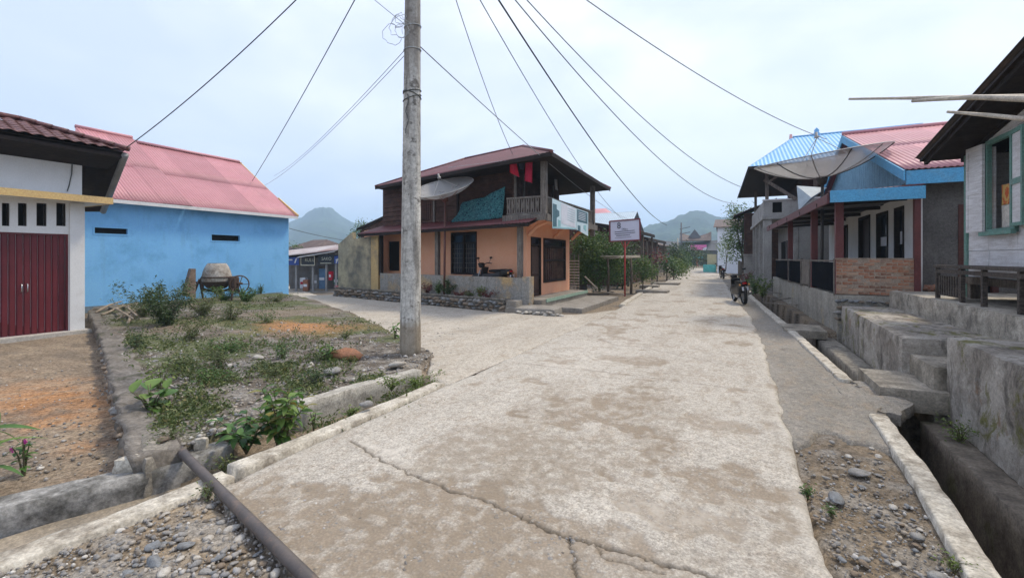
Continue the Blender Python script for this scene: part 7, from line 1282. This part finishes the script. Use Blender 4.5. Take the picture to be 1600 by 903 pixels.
obj('beam', MB().box(su(425), su(560), -.1, .1, 1.6, 1.8, S), M_brownwood, sh_)
M_blues = mat('blue_sign_sheet', (.02, .07, .33), None, 2, .4); M_darks = mat('black_sign_sheet', (.02, .02, .022), None, 2, .4); M_creams = mat('cream_ink', (.55, .53, .42), None, 3)
for a, b, c0, c1, m, body, lb, ink in ((452, 470, 402, 414, M_blues, '', 'blue shop sign at the left end of the shop row', M_paper), (473, 495, 400, 415, M_darks, 'RULU', 'black shop sign with pale border and large lettering', M_creams), (500, 524, 398, 413, M_darks, 'SAKO', 'black shop sign with cream lettering at the right', M_creams), (525, 534, 400, 412, M_blues, '', 'small dark blue sign beside the mouldy wall', M_paper)):
    T = thing('shop_sign', lb, 'sign', S(su((a + b) / 2), -.25, 1.5)); obj('panel', MB().box(su(a), su(b), -.28, -.22, sz(c1), sz(c0), S), m, T)
    if body: text('lettering', body, .30, ink, T, S(su((a + b) / 2 + (3 if body == 'RULU' else 1)), -.30, sz((c0 + c1) / 2 - 1)), (math.pi / 2, 0, YAW), .004, sx=.85); obj('border', holed(MB(), su(a), su(b), sz(c1), sz(c0), [(su(a) + .04, su(b) - .04, sz(c1) + .06, sz(c0) - .03)], .02, lambda u, d_, z: S(u, -.305 + d_, z)) if body == 'RULU' else MB().box(su(a) + .15, su(b) - .15, -.30, -.285, sz(c1) + .05, sz(c1) + .1, S), ink, T)
    else: obj('print', MB().box(su(a) + .1, su(a) + .35, -.30, -.285, sz(407), sz(405), S).plate([S(su(b) - .3, -.3, sz(411)), S(su(b) - .22, -.3, sz(411)), S(su(b) - .12, -.3, sz(404)), S(su(b) - .2, -.3, sz(404))], (0, .01, 0)), ink, T)
for a, b, c0, c1, v_, m, nm, lb in ((466, 475, 434, 451, .2, M_paper, 'carton', 'white carton stacked at the shop front'), (473, 481, 437, 455, .0, mat('brown_carton', (.3, .13, .08), None, 3), 'carton', 'reddish carton beside the white one'), (482, 491, 430, 452, .5, M_gwall, 'covered_goods', 'goods under a pale cover in the shop'), (495, 505, 420, 452, .3, mat('blue_fridge', (.05, .12, .22), (.07, .16, .28), 3, .3), 'drinks_fridge', 'tall blue drinks fridge in the middle of the shop row'), (514, 519, 424, 438, -.1, M_redc, 'red_packets', 'string of red packets hanging in the right shop'), (520, 528, 434, 444, .1, mat('green_carton', (.03, .16, .11), None, 3), 'carton', 'green carton at the right shop'), (524, 530, 447, 456, -.2, M_redc, 'red_bucket', 'small red bucket at the right end of the shop row')):
    T = thing(nm, lb, nm.replace('_', ' '), S(su((a + b) / 2), v_, sz(c1))); obj('body', MB().rbox(su(a), su(b), v_, v_ + .35, max(sz(c1), sz(455.5)) if nm != 'red_packets' else sz(c1), sz(c0), .1, .03, .01, a, S), m, T, True); obj('label_patch', MB().box(su(a) + .05, su(b) - .05, v_ - .02, v_ - .005, sz((c0 + c1) / 2 + 2), sz((c0 + c1) / 2 - 2), S), M_paper if m is not M_paper else M_redc, T)
far_house('brown-roofed house behind the shop row', (D(500, 400, 42).x, D(500, 400, 42).y), 5.2, 6, 1.9, 3.3, M_shopw, M_rustroof, .8)
tree('bushy_tree', 'small green tree at the left end of the shop row roof', D2(466, 430, 36), [(D2(465, 392, 36), (.6, .6, .5)), (D2(470, 398, 36), (.5, .5, .5))], 100, .16, GREEN, .05, seed=51)
tree('bushy_tree', 'green tree top showing above the mouldy wall', D2(566, 440, 26), [(D2(566, 355, 26), (.45, .45, .3)), (D2(572, 362, 26), (.6, .5, .4)), (D2(560, 365, 26), (.4, .4, .4))], 200, .12, GREEN, .06, seed=52)
bk = thing('lot_back_wall', 'low rubble step at the shop side of the street', 'step', S(1, -1.2, -.6)); obj('step', MB().rbox(su(450), su(528), -1.6, -1.0, -1.1, sz(459, -1.3), .15, .04, .03, 77, S), M_terr, bk, True)

# ------------------------------------------------------------------ overhead wires
def wire(label, a, b, sag, r, m, name='overhead_wire'):
    a = Vector(a); b = Vector(b); tag(obj(name, MB().tube([a.lerp(b, i / 40) - Vector((0, 0, sag * 4 * (i / 40) * (1 - i / 40))) for i in range(41)], r, 6), m), label, 'wire', 'overhead wires')
TP = lambda k: PB.lerp(PT, .985) + Vector((.14 * math.cos(k), .14 * math.sin(k), -.05 * (k % 3)))
wire('wire from the pole top to the white house eave', TP(3), E_ + Vector((0, 0, .05)), .25, .011, M_wire)
wire('wire from the pole top to the end of the blue house roof', TP(2.5), D(394, 283, 20.3), .15, .012, M_wire)
PM = PB.lerp(PT, (5.05 - PB.z) / (PT.z - PB.z))
wire('upper thin pair wire going left to the blue house', PM + Vector((-.12, 0, 0)), D(428, 275, 24), .25, .006, M_wireg); wire('lower thin pair wire going left to the blue house', PM + Vector((-.12, .03, -.05)), D(413, 290, 22), .25, .006, M_wireg)
wire('wire dropping onto the roof of the orange house', TP(1.2), D(801, 241, 15.2), .3, .010, M_wireg)
wire('thick wire running up the road past the sign', TP(.2), D(1042, 352, 42), 1.0, .022, M_wire)
wire('upper wire to the balcony house eave', TP(.5), D(1157, 292, 21), .75, .013, M_wireg); wire('lower wire past the balcony house corner', TP(.8), D(1150, 318, 30), 1.3, .015, M_wireg)
wire('wire to the roof behind the huge dish', TP(.0), D(1292, 218, 18), .5, .013, M_wireg)
wire('thin wire crossing over the orange house roof', PM + Vector((.12, 0, 0)), D(990, 345, 36), .5, .010, M_wireg); wire('faint wire above the orange house balcony', TP(1.6), D(985, 350, 38), 1.0, .013, M_wireg)
wire('thin wire leaving the pole to the upper left', PM + Vector((-.1, 0, .35)), D(480, -90, 6.0), .02, .005, M_wireg); wire('dark wire over the shop row', D(452, 357, 24), D(540, 376, 27), .05, .015, M_wire)

# ------------------------------------------------------------------ hills and haze
t = NT('forest_hill'); c = t.mix(t.ramp(t.noise(.018, 8, .7), [(.42, 0), (.58, 1)]), (.012, .028, .02), (.034, .058, .03)); c = t.mix(.8, c, t.ramp(t.noise(.09, 8, .8), [(.40, .1), (.60, .9)]), 'OVERLAY'); M_hill = t.done(c, .95)
def hills(name, prof, d0, d1, seed):
    pxs = np.linspace(prof[0][0], prof[-1][0], 260); top = np.interp(pxs, [p[0] for p in prof], [p[1] for p in prof]); k = np.linspace(0, 1, 40)
    PX, K = np.meshgrid(pxs, k, indexing='ij'); Dp = d0 + (d1 - d0) * K; x = (PX - 800) / FPX * Dp
    el = (HOR - top)[:, None] / FPX; zz = el * d1 * np.minimum(1, (K / .86)) ** 1.3 * np.where(K > .86, 1 - (K - .86) * 1.5, 1)
    wx, wy = CA * x - SA * Dp, SA * x + CA * Dp; amp = np.clip(K * 3, 0, 1) * np.clip((1.02 - K) * 6, .15, 1)
    zz = zz + amp * (CAM_H + (fbm(wx / 70, wy / 70, 6, seed) - .5) * 46 + (fbm(wx / 14, wy / 14, 4, seed + 3) - .5) * 12) * .8 - 1 * (K < .01)
    o = link_mesh(name, grid_mesh(name, wx, wy, zz - .3), M_hill); o['kind'] = 'structure'
hills('hill_right', [(820, 400), (900, 392), (950, 380), (985, 367), (1005, 360), (1030, 351), (1050, 345), (1070, 340), (1090, 337), (1102, 338), (1118, 344), (1140, 346), (1165, 344), (1200, 350), (1300, 372), (1420, 380), (1500, 400)], 350, 900, 3)
hills('mountain_left', [(300, 400), (400, 380), (440, 362), (462, 350), (480, 341), (492, 335), (505, 332), (518, 334), (530, 342), (545, 351), (560, 358), (600, 372), (680, 386), (760, 402)], 500, 1300, 8)
hz = MB().box(-3000, 3000, -1700, 3000, -2.2, 215); ho = obj('haze', hz, None, kind='stuff'); t = bpy.data.materials.new('thin_air'); t.use_nodes = True; n_ = t.node_tree.nodes; n_.remove(n_['Principled BSDF']); pv = n_.new('ShaderNodeVolumePrincipled'); pv.inputs['Color'].default_value = (.60, .80, 1, 1); pv.inputs['Density'].default_value = .0008; pv.inputs['Anisotropy'].default_value = 0.1; t.node_tree.links.new(pv.outputs[0], n_['Material Output'].inputs['Volume']); ho.data.materials.append(t); tag(ho, 'thin bluish haze filling the valley air', 'haze')
